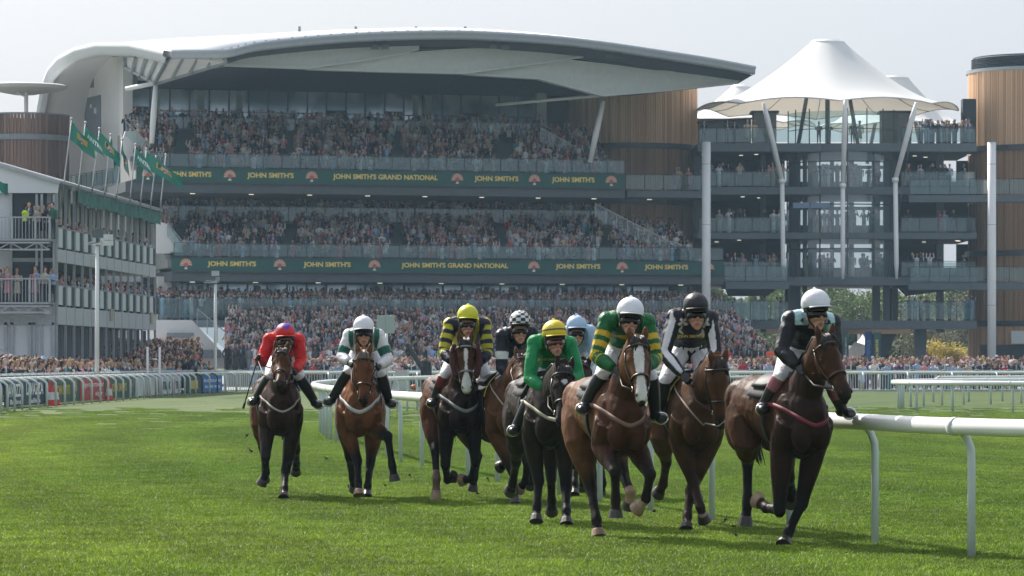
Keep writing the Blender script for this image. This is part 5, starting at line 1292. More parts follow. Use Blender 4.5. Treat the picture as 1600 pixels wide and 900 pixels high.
# ---------------------------------------------------------------- tented glass tower
def tented_tower():
    t = thing('tented_tower', 'open glass tower with curved balconies under a white tensile tent roof', 'building', (P(1313, HOR, 262).x, 262, 0))
    YF = 258.0; X = lambda px, Y=YF: P(px, HOR, Y).x; Z = lambda py, Y=YF: P(0, py, Y).z
    cx, cy, dr = X(1318, 261), 262.0, 4.1
    lv = [(4.15, 4.75), (7.35, 7.95), (10.75, 11.2), (14.0, 14.55), (17.15, 17.75)]
    mslab = mat('slab_edge', (.10, .12, .135), .6, .2, var=.08)
    for i, (z0, z1) in enumerate(lv):
        mb = MB(); mb.hexa([(X(1090), YF, z0), (X(1526), YF, z0), (X(1526), YF+12, z0), (X(1090), YF+12, z0), (X(1090), YF, z1), (X(1526), YF, z1), (X(1526), YF+12, z1), (X(1090), YF+12, z1)])
        mb.lathe((cx, cy, 0), [(0, z1-.03), (dr+.35, z1-.03), (dr+.35, z0+.03), (0, z0+.03)], 40, math.pi, 2*math.pi)
        mb.build('floor_slab', mslab, t)
        for a, b in ((1092, 1232), (1408, 1524)) if i > 0 else ((1092, 1232), (1408, 1524)): balustrade(t, (X(a), YF+.06), (X(b), YF+.06), z1, 1.12 if i > 0 else 1.4)
        mb = MB(); 
        for k in range(6): px = random.choice((1105, 1130, 1160, 1190, 1440, 1460, 1485, 1505, 1520))+random.uniform(-5, 5); mb.box((X(px), YF+2+random.random()*5, z0-.03), (.28, .3, .03))
        if z0 > 5: split_build(mb, 'ceiling_lamp', MATS['ceiling_lamp'], t)
    # back walls with openings to the sky
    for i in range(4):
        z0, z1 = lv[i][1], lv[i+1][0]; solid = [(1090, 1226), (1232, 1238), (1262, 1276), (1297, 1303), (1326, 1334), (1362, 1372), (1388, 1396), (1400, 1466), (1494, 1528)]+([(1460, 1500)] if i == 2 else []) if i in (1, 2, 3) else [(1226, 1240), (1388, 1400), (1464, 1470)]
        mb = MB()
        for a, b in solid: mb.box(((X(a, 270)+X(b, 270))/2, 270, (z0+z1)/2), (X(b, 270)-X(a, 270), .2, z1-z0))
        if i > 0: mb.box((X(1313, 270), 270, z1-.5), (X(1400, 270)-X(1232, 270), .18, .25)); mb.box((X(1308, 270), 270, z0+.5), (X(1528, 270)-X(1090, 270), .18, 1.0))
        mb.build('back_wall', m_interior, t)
    mb = MB()
    for px, w in ((1094, .7), (1240, .5), (1250, .45), (1262, .3), (1372, .55), (1386, .45), (1402, .4), (1470, .5), (1196, .4)): mb.box((X(px, 260), 260.5+(px % 3), 10.5), (w, w, 13.2))
    for px, w in ((1240, .75), (1370, .85), (1438, .8)): mb.box((X(px, 260), 260, 2.1), (w, w, 4.1))
    split_build(mb, 'pillar', mat('pillar_grey', (.09, .105, .12), .7), t)
    # glass drum
    for i in range(1, 4):
        z0, z1 = lv[i][1], lv[i+1][0]; mb = MB(); mb.lathe((cx, cy, 0), [(dr, z0), (dr, z1)], 12, math.pi*1.02, math.pi*1.98); o = mb.build('curved_glass', m_glass2, t)
        mb = MB()
        for k in range(7): a = math.pi*(1.02+.96*k/6); mb.box((cx+math.cos(a)*(dr+.03), cy+math.sin(a)*(dr+.03), (z0+z1)/2), (.1, .1, z1-z0))
        for zz in (z1-.75,): mb.lathe((cx, cy, 0), [(dr+.02, zz), (dr+.06, zz), (dr+.06, zz+.08), (dr+.02, zz+.08)], 24, math.pi*1.02, math.pi*1.98)
        mb.build('mullion', m_dark, o)
        for k in range(16):
            a = math.pi*random.uniform(1.1, 1.9); r_ = dr*random.uniform(.3, .85); CROWD.append((cx+math.cos(a)*r_, cy+math.sin(a)*r_, z1 if False else z0, 'drum'))
    # awning boxes in the drum's lower window heads
    mb = MB()
    for a, b in ((1240, 1266), (1268, 1298)): mb.box(((X(a, 257.5)+X(b, 257.5))/2, 258.1, 13.2), (X(b)-X(a), .25, .4))
    mb.build('blind_box', mat('blind_blue', (.16, .22, .32), .5), t)
    # roof terrace: drum balustrade, plant boxes, glass screen
    mb = MB()
    for px0, px1, y0 in ((1176, 1212, 178), (1376, 1420, 178)): mb.box(((X(px0, 263)+X(px1, 263))/2, 263, (17.75+Z(y0, 263))/2), (X(px1)-X(px0), 2.0, Z(y0, 263)-17.75))
    mb.box((X(1133, 264), 265, 18.9), (X(1178)-X(1092), .3, 2.3))
    split_build(mb, 'plant_room', mat('plant_wall', (.20, .21, .22), .8, var=.06), t)
    mb = MB()
    for px0, px1, y0 in ((1174, 1214, 178), (1374, 1422, 178)): mb.box(((X(px0, 263)+X(px1, 263))/2, 263, Z(y0, 263)+.09), (X(px1)-X(px0)+.2, 2.2, .16))
    mb.beam((X(1090, 264), 264.7, Z(191, 264)), (X(1178, 264), 264.7, Z(184, 264)), .3, .12); mb.build('coping', m_dark, t)
    for k in range(2):
        a0, a1 = (-1, 1)
    g = MB(); pst = MB(); n = 8
    for k in range(n):
        aa, ab = math.pi*(1.04+.92*k/n), math.pi*(1.04+.92*(k+1)/n); p, q = Vector((cx+math.cos(aa)*dr, cy+math.sin(aa)*dr, 0)), Vector((cx+math.cos(ab)*dr, cy+math.sin(ab)*dr, 0))
        g.beam(p+UP*19.0, q+UP*19.0, .02, 2.3); pst.box(p+UP*19.05, (.08, .08, 2.6)); pst.beam(p+UP*18.85, q+UP*18.85, .05, .05)
    o = g.build('glass_balustrade', glass_mat('screen_glass', (.3, .36, .34), .12), t); pst.build('handrail', m_dark, o)
    # raking white struts
    for q in (((1193, 161), (1222, 283), (1224, 436)), ((1321, 156), (1317, 290), (1317, 436)), ((1432, 160), (1399, 281), (1401, 436))):
        pts = [P(q[0][0], q[0][1], 255.8), P(q[1][0], q[1][1], 256.6), P(q[2][0], q[2][1], 257.0)]
        mb = MB(); mb.tube([pts[0], pts[0].lerp(pts[1], .2), pts[1]], [.12, .21, .17], seg=12); mb.tube([pts[1], pts[1].lerp(pts[2], .85), pts[2]], [.17, .17, .08], seg=12); mb.tube([pts[1]-UP*.15, pts[1]+UP*.15], .24, seg=12)
        mb.build('raking_strut', m_white, t, smooth=True)
        mb = MB(); mb.tube([pts[0], P(q[2][0]+(16 if q[0][0] < 1250 else -14), 436, 257.5)], .035, seg=5)
        if abs(q[0][0]-1321) > 5: mb.build('tie_cable', m_dark, t)
    # beam under the lowest floor
    mb = MB(); mb.box((X(1310), YF+.2, 3.95), (X(1420)-X(1195), .3, .35)); mb.build('timber_beam', mat('pale_timber', (.32, .2, .11), .8), t)
    # slanted dark stair undersides
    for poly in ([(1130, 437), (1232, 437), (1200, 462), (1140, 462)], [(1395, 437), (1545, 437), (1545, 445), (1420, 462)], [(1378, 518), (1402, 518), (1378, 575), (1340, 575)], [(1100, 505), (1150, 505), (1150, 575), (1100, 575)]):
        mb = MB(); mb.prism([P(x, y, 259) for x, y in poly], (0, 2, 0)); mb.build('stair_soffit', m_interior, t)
    for a, b in ((1092, 1175), (1440, 1520)):
        zone_line((X(a), 258.5), (X(b), 258.5), 17.75, 14, 'terrace_roof', .0 if a < 1200 else .9)
    zone_line((X(1420), 258.5), (X(1520), 258.5), 17.75, 16, 'tower_balcony', .9)
    for z, z2 in ((14.55, .6), (11.2, .5), (7.95, .45), (4.75, .7)):
        zone_line((X(1092), 258.7), (X(1230), 258.7), z, 16, 'tower_balcony', z2); zone_line((X(1410), 258.7), (X(1522), 258.7), z, 12, 'tower_balcony', z2)
    return t
tented_tower()
m_tent = mat('tensile_fabric', (.80, .80, .79), .65, trans=(.20, (.70, .62, .50)), bump=.15, bscale=.8)
def tent(label, px, pyt, Y, rr, R0, zed, corners, sx=1.0, front=math.pi*1.5):
    ax = P(px, HOR, Y).x; zt = P(px, pyt, Y).z; t = thing('tensile_tent', label, 'tent roof', (ax, Y, zed))
    N, K = 72, 16; rows = []
    for k in range(K+1):
        f = k/K; row = []
        for i in range(N+1):
            a = 2*math.pi*i/N; c = abs(((a/(2*math.pi)*corners+.5) % 1)-.5)*2        # 0 at a mast, 1 mid-way
            Rm = R0*(1-.045*math.sin(c*math.pi/2)**1.2)*(1+(sx-1)*abs(math.cos(a)))
            r = rr+(Rm-rr)*f; z = zed(a)+(zt-zed(a))*(1-f)**1.62+.55*f*f*(math.sin(c*math.pi/2)) if callable(zed) else zed+(zt-zed)*(1-f)**1.5+.32*f**3*math.sin(c*math.pi/2)
            row.append(Vector((ax+math.cos(a)*r, Y+math.sin(a)*r, z)))
        rows.append(row)
    mb = MB(); mb.grid(rows); o = mb.build('canopy', m_tent, t, smooth=True)
    mb = MB(); e = rows[-1]
    for i in range(0, N, 2): mb.tube([e[i], e[i+1], e[i+2]], .06, seg=5, caps=False)
    mb.build('edge_cable', m_white, t, smooth=True)
    mb = MB()
    for i in range(0, N, 6): mb.tube([rows[k][i]-UP*.05 for k in range(0, K+1, 2)], .03, seg=4)
    mb.build('seam', mat('seam_grey', (.28, .27, .25), .7), t)
    mb = MB(); mb.lathe((ax, Y, 0), [(rr-.05, zt-.35), (rr+.06, zt-.28), (rr+.08, zt), (rr-.15, zt+.16), (0.05, zt+.22)], 32); mb.build('mast_ring', m_white, t, smooth=False)
    mb = MB(); mb.tube([(ax, Y, zt), (ax, Y, 17.8)], .18, seg=10)
    for sg in (-1, 1): mb.tube([(ax+sg*2.3, Y-.5, 17.8), (ax+sg*1.0, Y-.5, zt-.6)], .15, seg=8)
    mb.build('mast', m_grey, t, smooth=True)
    return t
tent('largest white tensile tent with a ringed peak over the glass tower', 1293, 66, 266, 1.25, 9.9, 20.75, 8, 1.0)
tent('smaller tent peak showing behind the largest one on its right side', 1398, 122, 286, 1.1, 6.4, 20.6, 6)
tent('low tent peak showing behind the largest one, next to the timber tower', 1158, 136, 284, .8, 6.0, 20.7, 6)
# ---------------------------------------------------------------- left: screened spiral tower with a disc roof
def spiral_tower():
    c = P(38, HOR, 262); r = 3.3; t = thing('spiral_tower', 'round timber screened ramp tower under a flat disc roof, at the left edge', 'tower', (c.x, c.y, 0))
    Z = lambda py: P(0, py, 259).z
    tones = ((.10, .055, .04), (.24, .14, .10))
    z = [Z(284), Z(214), Z(178)]
    for z0, z1 in ((.06, Z(290)), (Z(286), Z(217)), (Z(210), Z(178))): boards(c.x, c.y, r, z0, z1, 0, math.pi*2, tones, .26).build('timber_screen', m_timber, t)
    mb = MB(); mb.lathe((c.x, c.y, 0), [(0, Z(216)), (r-.3, Z(216)), (r-.3, .1)], 40); mb.build('inner_core', mat('spiral_core', (.16, .13, .12), .8), t)
    for py in (213.5, 288): mb = MB(); mb.lathe((c.x, c.y, 0), [(r-.2, Z(py)-.2), (r+.1, Z(py)-.2), (r+.1, Z(py)+.2), (r-.2, Z(py)+.2)], 40); mb.build('steel_band', m_grey, t)
    mb = MB(); mb.lathe((c.x, c.y, 0), [(r-.05, Z(178)), (r+.05, Z(178)), (r+.05, Z(175.5)), (r-.05, Z(175.5))], 40); mb.build('hand_rail', m_grey, t)
    mb = MB(); zt = Z(130); mb.lathe((c.x, c.y, 0), [(0, zt+.12), (3.0, zt+.10), (3.25, zt), (3.0, zt-.22), (.8, zt-.62), (0, zt-.7)], 48); mb.build('disc_roof', mat('disc_white', (.6, .6, .6), .6), t, smooth=False)
    mb = MB(); mb.tube([(P(45, 0, 262).x, 260.6, Z(220)), (P(45, 0, 262).x, 260.6, zt-.3)], .15, seg=12); mb.tube([(P(45, 0, 262).x, 260.6, zt-.9), (P(20, 0, 262).x, 261, zt-.35)], .07, seg=6); mb.build('roof_post', m_white, t, smooth=True)
    mb = MB(); mb.tube([(P(2, 0, 262).x, 260, Z(178)), (P(2, 0, 262).x, 260, zt-.9), (P(5, 0, 262).x, 260, zt-.75)], .08, seg=8); mb.build('down_pipe', m_dark, t, smooth=True)
spiral_tower()
# ---------------------------------------------------------------- temporary hospitality stand
HA, HB = Vector((-22.9, 177, 0)), Vector((-21.2, 209, 0)); HD = (HB-HA).normalized(); HO = Vector((HD.y, -HD.x, 0)); HL_ = (HB-HA).length
def HS(s, o, z): return HA+HD*s+HO*o+UP*z
def hosp():
    t = thing('hospitality_stand', 'three storey grey temporary stand with a gabled tent roof on the left', 'stand', HS(HL_/2, -4, 0))
    Z = lambda py: P(0, py, 177).z; X = lambda px: P(px, 0, 177).x
    ze = 10.75; n = 13; W_ = 14.0; XL = HA.x-W_
    msk = mat('grey_skirt', (.42, .44, .455), .7, var=.06, vscale=1.0, bump=.3, bscale=1.5)
    def hb(mb, s0, s1, o0, o1, z0, z1): return mb.hexa([HS(s0, o0, z0), HS(s1, o0, z0), HS(s1, o1, z0), HS(s0, o1, z0), HS(s0, o0, z1), HS(s1, o0, z1), HS(s1, o1, z1), HS(s0, o1, z1)])
    # roof: gable facing the camera, ridge running back
    zg = 12.85; xr = HA.x-W_*.5
    mb = MB(); e = .5
    for sg, x0 in ((1, HA.x), (-1, XL)):
        pass
    rp = [Vector((HA.x+.25, 176.6, ze)), Vector((HA.x-W_*.5, 176.6, zg)), Vector((XL, 176.6, ze))]; sh_ = HB-HA+HD*.6
    mb.add([rp[0], rp[1], rp[1]+sh_, rp[0]+sh_], [(0, 1, 2, 3)]); mb.add([rp[1], rp[2], rp[2]+sh_, rp[1]+sh_], [(0, 1, 2, 3)])
    o = mb.build('tent_roof', m_tentw, t); o.modifiers.new('t', 'SOLIDIFY').thickness = .1
    mb = MB(); mb.prism([Vector((HA.x+.1, 176.7, Z(302))), Vector((HA.x+.15, 176.7, ze-.06)), Vector((HA.x-W_*.5, 176.7, zg-.1)), Vector((XL, 176.7, ze)), Vector((XL, 176.7, Z(302)))], (0, .08, 0)); mb.build('gable_panel', m_tentw, t)
    mb = MB(); mb.beam(rp[0]-UP*.05-Vector((0, .08, 0)), rp[1]-Vector((0, .08, 0)), .1, .14); mb.beam(HS(0, .28, ze), HS(HL_+.6, .28, ze), .14, .16); mb.build('eave_beam', m_galv, t)
    # green drape under the eave
    mb = MB(); rows = [[], []]
    for k in range(61):
        s = 5.0+(HL_+.6-5.0)*k/60; rows[0].append(HS(s, .20+.05*math.sin(k*1.9), ze-.12)); rows[1].append(HS(s, .20+.10*math.sin(k*1.3), ze-.75-.14*abs(math.sin(k*.5))))
    mb.grid(rows); mb.build('green_drape', mat('green_drape', (.03, .13, .11), .7, var=.3, vscale=1.5), t, smooth=True)
    # decks, skirts, interior
    core = MB(); hb(core, .4, HL_, -W_, -3.2, 0.06, ze-.1); core.build('inner_wall', mat('stand_interior', (.10, .105, .11), .9, var=.2, vscale=.4), t)
    for z0, z1 in ((6.75, 7.55), (3.6, 4.65)):
        mb = MB(); hb(mb, 0, HL_, -3.2, -.03, z0, z0+.2); hb(mb, -.1, HL_, -.03, .05, z0, z1-.15)
        for k in range(n+1): hb(mb, HL_*k/n-.02, HL_*k/n+.02, .052, .07, z0, z1-.15)
        o = mb.build('deck_skirt', msk, t)
        zf = z1-.15; mb = MB()
        for k in range(n):      # white infill panels between posts
            s = HL_*(k+.18)/n; s2 = HL_*(k+.62)/n; hb(mb, s, s2, -.02, .03, zf+.10, zf+1.05)
        split_build(mb, 'infill_panel', mat('infill_white', (.55, .60, .60), .6), t)
        mb = MB()
        for k in range(n): hb(mb, HL_*(k+.62)/n+.02, HL_*(k+1)/n, -.01, .02, zf+.05, zf+1.0)  # near-black sheets paint in the dark open gaps beside the white panels
        split_build(mb, 'dark_gap_sheet', mat('painted_gap', (.018, .036, .034), .7), t)
        mb = MB(); hb(mb, 0, HL_, -.03, .04, zf+1.06, zf+1.12); mb.build('hand_rail', m_galv, t)
        zone_line(HS(.3, -.45, 0), HS(HL_-.2, -.45, 0), zf-.05, 46, 'hosp_side', .9); zone_line(HS(.3, -1.2, 0), HS(HL_-.2, -1.2, 0), zf-.05, 46, 'hosp_side2', .5)
    mb = MB()
    for k in range(n+1): mb.box(HS(HL_*k/n, .0, 5.3), (.13, .13, 10.5))
    mb.build('post', m_galv, t)
    mb = MB()      # grey side columns at the top storey
    for k in range(n): hb(mb, HL_*(k+.02)/n, HL_*(k+.30)/n, -.5, -.3, 7.5, ze-.1)
    split_build(mb, 'wall_panel', mat('stand_panel', (.30, .29, .27), .8), t)
    mb = MB(); hb(mb, 3, HL_, -2.4, -2.2, 0.06, 3.6)
    for k in range(1, n): mb.box(HS(HL_*k/n, -.3, 1.8), (.3, .3, 3.5))
    mb.build('ground_wall', mat('ground_wall', (.16, .17, .18), .8), t)
    # front end facing the camera
    xe = X(86)
    for py0, py1, pr0 in ((375, 392, 342), (473, 489, 437)):
        za, zb = Z(py1), Z(py0); mb = MB()
        mb.box(((XL+xe)/2, 176.0, zb-.05), (xe-XL, 2.0, .1))
        mb.build('front_deck', m_galv, t)
        mb = MB()
        for z in (za, zb-.2): mb.beam((XL, 174.95, z), (xe, 174.95, z), .08, .08)
        k = 0; x = xe
        while x > XL:
            mb.beam((x, 174.95, za), (x-.65, 174.95, zb-.2), .05, .05); mb.beam((x-.65, 174.95, zb-.2), (x-1.3, 174.95, za), .05, .05); x -= 1.3
        mb.build('lattice_girder', m_galv, t)
        mb = MB(); zt = Z(pr0); mb.beam((XL, 174.95, zt), (xe, 174.95, zt), .07, .07); x = xe
        while x > XL: mb.box((x, 174.95, (zt+zb)/2), (.03, .03, zt-zb)); x -= .17
        y = 174.95
        while y < 177.0: mb.box((xe, y, (zt+zb)/2), (.03, .03, zt-zb)); y += .17
        mb.beam((xe, 174.95, zt), (xe, 177, zt), .07, .07)
        for x in (xe, X(64), X(28) if py0 < 400 else X(55)): mb.box((x, 174.95, (zt+zb)/2), (.1, .1, zt-zb))
        mb.build('bar_railing', m_galv, t)
        zone_line((X(-5), 176.0), (X(84), 176.0), zb, 10, 'hosp_front', .0)
    mb = MB(); mb.box(((XL+HA.x)/2, 177.4, 5.2), (HA.x-XL-.1, .2, 10.2)); mb.build('end_wall', mat('stand_interior2', (.055, .06, .065), .9), t)
    mb = MB()
    mb.box(((XL+X(19))/2, 177.15, (Z(302)+Z(376))/2), (X(19)-XL, .1, Z(302)-Z(376))); mb.box(((XL+X(18))/2, 177.15, (Z(392)+Z(437))/2), (X(18)-XL, .1, Z(392)-Z(437)))
    mb.box(((XL+X(84))/2, 176.9, (Z(507)+Z(560))/2), (X(84)-XL, .1, Z(507)-.0)); mb.build('white_sheeting', m_tentw, t)
    mb = MB(); mb.box(((XL+X(86))/2, 176.8, Z(500)), (X(86)-XL, .1, .5)); mb.build('deck_skirt', msk, t)
    mb = MB()
    for px in (85, 66, 58, 18): mb.box((X(px), 176.85, Z(302)/2+.0), (.12, .12, Z(302)-.1))
    for px in (10, 20, 48, 54, 84): mb.box((X(px), 176.80, 1.9), (.16, .1, 3.6))
    mb.build('post', m_galv, t)
    mb = MB(); a, b = P(0, 545, 174), P(30, 562, 174); mb.beam(a, b, .1, .1); mb.beam(a-UP*.5, b-UP*.5, .08, .08); mb.build('stair_rail', m_galv, t)
    mb = MB()
    for px, py in ((166, 491), (235, 496)):
        s = (P(px, py, 177+(px-88)/155*32).y-177)/HD.y; hb(mb, s-.5, s+.5, .08, .11, P(px, py, 177+(px-88)/155*32).z-.35, P(px, py, 177+(px-88)/155*32).z+.3)
    mb.build('sign_panel', mat('sign_tan', (.34, .30, .22), .7), t)
    for px, lab in ((41, 'YELLOW'),): pass
    return t
hosp()
# ---------------------------------------------------------------- flagpoles with flags along the eave
POLES = [((95, 327), (112, 187)), ((122, 300), (133.5, 193)), ((143, 305), (155.5, 202)), ((163, 312), (173, 212)), ((181, 318), (191, 219)), ((202, 325), (212, 227)), ((218, 330), (229, 234)), ((234, 334), (244, 246)), ((249, 340), (259, 243))]
FK = ['crest', 'word', 'crest', 'furled', 'furled', 'word', 'crest', 'none', 'none']
ordl = ['tallest flagpole nearest the gable', 'second flagpole from the gable', 'third flagpole from the gable', 'fourth flagpole from the gable', 'middle flagpole of the eave row', 'sixth flagpole from the gable', 'seventh flagpole from the gable', 'second last flagpole of the eave row', 'last flagpole of the eave row']
for i, ((bx, by), (tx, ty)) in enumerate(POLES):
    Y = 177+32*(i+.2)/9; a, b = P(bx, by, Y), P(tx, ty, Y); t = thing('flagpole', ordl[i]+(', flag drooping' if FK[i] != 'none' else ', bare'), 'flagpole', a, 'flagpoles along the eave of the temporary stand')
    mb = MB(); mb.tube([a, b], [.042, .028], seg=8); mb.build('pole', m_galv, t, smooth=True)
    mb = MB(); mb.ell(b+UP*.05, (.07, .07, .07)); mb.build('finial', m_galv, t, smooth=True)
    if FK[i] == 'none': continue
    L, H_ = {'crest': (1.6, .9), 'word': (1.5, .72), 'furled': (1.4, .6)}[FK[i]]
    dr = {'crest': Vector((.66, .30, -.75)), 'word': Vector((.62, .30, -.78)), 'furled': Vector((.20, .2, -.97))}[FK[i]].normalized()
    if i == 6: dr = Vector((.80, .2, -.60)).normalized(); L = 2.4
    pd = (a-b).normalized()
    def fl(x, y, o=0): 
        w = math.sin(x*7.5+i*1.7+y*1.8)*.24*x**.5*(1.2 if FK[i] == 'furled' else 1); w2 = math.sin(x*9+y*5+i)*.05*x
        h = pd*H_*(1-y)*(1-.38*x)+dr*(1-y)*x*.15*L
        return b+UP*-.1+dr*L*x+h+Vector((.35, -.94, 0))*(w+w2+o)
    mb = MB(); mb.grid([[fl(x/24, y/8) for x in range(25)] for y in range(9)]); f = mb.build('flag', mat('green_flag', (.006, .085, .062), .6, trans=(.25, (.006, .12, .085))), t, smooth=True)
    mb = MB()
    for o in (.02,):
        if FK[i] == 'crest':
            for dx in (-.14, .14): mb.setcol((.55, .33, .03)); mb.add([fl(.5+dx-.08, .42, o), fl(.5+dx+.08, .42, o), fl(.5+dx+.08, .78, o), fl(.5+dx-.08, .78, o)], [(0, 1, 2, 3)]); mb.setcol((.02, .02, .02)); put_text(mb, 'JS', lambda x, y: fl(x, y, o+.01), .5+dx-.05, .5+dx+.05, .48, .70)
            crest(mb, lambda x, y: fl(.5+x*.11, .5+y*.2, o+.02), 0, 0, 1.0)
        elif FK[i] == 'word': mb.setcol((.75, .77, .76)); put_text(mb, 'AINTREE', lambda x, y: fl(x, y, o), .14, .88, .34, .68)
        else: crest(mb, lambda x, y: fl(.55+x*.14, .5+y*.22, o+.02), 0, 0, 1.0)
    mb.build('flag_print', m_col, f)
t = thing('flag', 'part of a green flag at the left picture edge before the gable', 'flag', P(0, 290, 172)); mb = MB()
mb.grid([[P(-14+x*2.4, 278+x*.9+y*(11+x*.7)+math.sin(x)*.8, 172+math.sin(x*.9)*.15) for x in range(12)] for y in range(2)]); mb.build('cloth', MATS['green_flag'], t, smooth=True)
mb = MB(); mb.tube([P(-14, 330, 172), P(-14, 268, 172)], .04); mb.build('pole', m_white, t)
# ---------------------------------------------------------------- lamp posts, slim poles, sign, brush
def lamp(label, px, ytop, ybase, Y, heads):
    b = P(px-1, HOR, Y); z = P(px, ytop, Y).z; t = thing('lamp_post', label, 'lamp post', (b.x, Y, 0)); mb = MB(); mb.tube([(b.x, Y, 0.0), (b.x+.03, Y, z)], [.11, .075], seg=12); mb.build('pole', m_white, t, smooth=True)
    for (px_, py_, w, d, h, m, nm, rz) in heads:
        c = P(px_, py_, Y); mb = MB(); mb.box(c, (w, d, h), rz); 
        if nm == 'loudspeaker': mb.tube([c+Vector((0, -d/2-.02, 0)), c+Vector((0, -d/2+.02, 0))], h*.42, seg=16)
        if nm == 'floodlight_head': mb.prism([c+Vector((-w*.8, -d/2, -h*.2)), c+Vector((w*.3, -d/2, h*.55)), c+Vector((w*.4, -d/2, h*.35)), c+Vector((-w*.6, -d/2, -h*.5))], (0, d, 0))
        mb.build(nm, m, t)
        mb = MB(); mb.beam(c, Vector((b.x, Y, c.z)), .04, .04); mb.build('bracket', m_galv, t)
mk = mat('speaker_grey', (.09, .11, .12), .5); mw = mat('camera_white', (.6, .62, .62), .5)
lamp('tall white lamp post with loudspeakers before the temporary stand', 152, 384, 575, 158, [(154, 365, .5, .35, .36, mk, 'loudspeaker', 0), (168, 371, .42, .5, .26, mw, 'loudspeaker', .3), (169, 380, .42, .5, .22, mw, 'loudspeaker', .2), (149, 380.5, .6, .3, .12, mw, 'floodlight_head', 0), (144, 398, .45, .12, .08, mw, 'floodlight_head', 0)])
lamp('lamp post with a boxed camera in front of the grandstand stair', 337, 444, 570, 208, [(336.5, 427, .42, .4, .28, mw, 'camera_box', 0), (331, 440, .62, .3, .16, mw, 'floodlight_head', 0), (340, 437, .22, .2, .3, m_galv, 'junction_box', 0)])
for px, lab in ((230.5, 'slim white pole left of its twin in the left crowd'), (249.5, 'slim white pole right of its twin in the left crowd')):
    a, b = P(px, 577, 172), P(px, 542, 172); o = thing('slim_pole', lab, 'pole', (a.x, a.y, 0)); mb = MB(); mb.tube([(a.x, a.y, 0), b], .055, seg=8); mb.build('shaft', m_white, o, smooth=True)
t = thing('course_sign', 'blank pale square sign on a post behind the second jockey', 'sign', (P(604, 0, 200).x, 200, 0))
mb = MB(); mb.tube([(P(604, 0, 200).x, 200, 0), P(604, 520, 200)], .08, seg=8); mb.build('post', m_white, t, smooth=True)
mb = MB(); a, b = P(588.5, 521, 199.8), P(616.5, 493, 199.8); mb.box(((a+b)/2), (b.x-a.x, .05, b.z-a.z)); o = mb.build('sign_plate', mat('sign_plate', (.40, .46, .44), .5), t); bv = o.modifiers.new('b', 'BEVEL'); bv.width = .06; bv.segments = 3
mb = MB(); mb.box(((a+b)/2)+Vector((0, -.04, 0)), (.05, .03, (b.z-a.z)*.98)); mb.build('sign_strap', m_galv, t)
t = thing('fence_wing', 'white plank wing beside the far barrier between two jockeys', 'fence', (P(637, 0, 196).x, 196, 0))
mb = MB(); mb.prism([P(612, 608, 196), P(636, 608, 196), P(636, 578, 196), P(618, 578, 196)], (0, .1, 0)); mb.build('plank_panel', mat('plank_white', (.56, .58, .58), .6, var=.05), t)
mb = MB(); mb.prism([P(636.3, 608, 196), P(639, 608, 196), P(639, 577, 196), P(636.3, 577, 196)], (0, .2, 0)); mb.build('end_post', m_post, t)
t = thing('brush_fence', 'dark upright brush of birch beside the plank wing', 'hurdle', (P(666, 0, 185).x, 185, 0)); mb = MB(); rg = random.Random(4)
for k in range(140):
    x = rg.uniform(-6, 7); y = rg.uniform(0, 1.2); a = P(666+x, 618, 185)+Vector((0, y, 0)); b = P(664+x*1.1+rg.uniform(-2, 2), rg.uniform(563, 572), 185)+Vector((0, y, 0)); mb.tube([a, b], .028, seg=4)
mb.build('brush', mat('brush_birch', (.05, .05, .055), .9), t)
mb = MB(); mb.tube([P(660, 575, 185), P(640, 545, 185)], .14, seg=8); mb.tube([P(640, 545, 185), P(636, 538, 185)], .10, seg=8); mb.build('leaning_brush', MATS['brush_birch'], t)
t = thing('orange_marker', 'small orange marker ball on the ground by the plank wing', 'marker', P(647, 607, 194)); mb = MB(); mb.ell(P(647, 605, 194), (.2, .2, .16)); mb.build('ball', mat('orange_marker', (.45, .10, .03), .6), t, smooth=True)
# ---------------------------------------------------------------- trees, shrubs, marquee, tall banners under the glass tower
def leafmat(name, c, c2):
    m = mat(name, c, .6); n = m.node_tree; p = n.nodes['Principled BSDF']; g = n.nodes.new('ShaderNodeNewGeometry'); z = n.nodes.new('ShaderNodeTexNoise'); z.inputs['Scale'].default_value = 1.1; n.links.new(g.outputs['Position'], z.inputs['Vector'])
    r = n.nodes.new('ShaderNodeValToRGB'); r.color_ramp.elements[0].position = .35; r.color_ramp.elements[0].color = (*c, 1); r.color_ramp.elements[1].position = .65; r.color_ramp.elements[1].color = (*c2, 1)
    n.links.new(z.outputs[0], r.inputs[0]); n.links.new(r.outputs[0], p.inputs['Base Color'])
    out = n.nodes['Material Output']; tl = n.nodes.new('ShaderNodeBsdfTranslucent'); n.links.new(r.outputs[0], tl.inputs[0]); ms = n.nodes.new('ShaderNodeMixShader'); ms.inputs[0].default_value = .4
    n.links.new(p.outputs[0], ms.inputs[1]); n.links.new(tl.outputs[0], ms.inputs[2]); n.links.new(ms.outputs[0], out.inputs[0]); return m
lm = [leafmat('leaf_green', (.05, .09, .02), (.10, .16, .04)), leafmat('leaf_yellow', (.30, .22, .02), (.48, .38, .05)), leafmat('leaf_grey', (.10, .10, .05), (.18, .17, .09))]
m_bark = mat('bark', (.09, .07, .055), .9, var=.3, vscale=6)
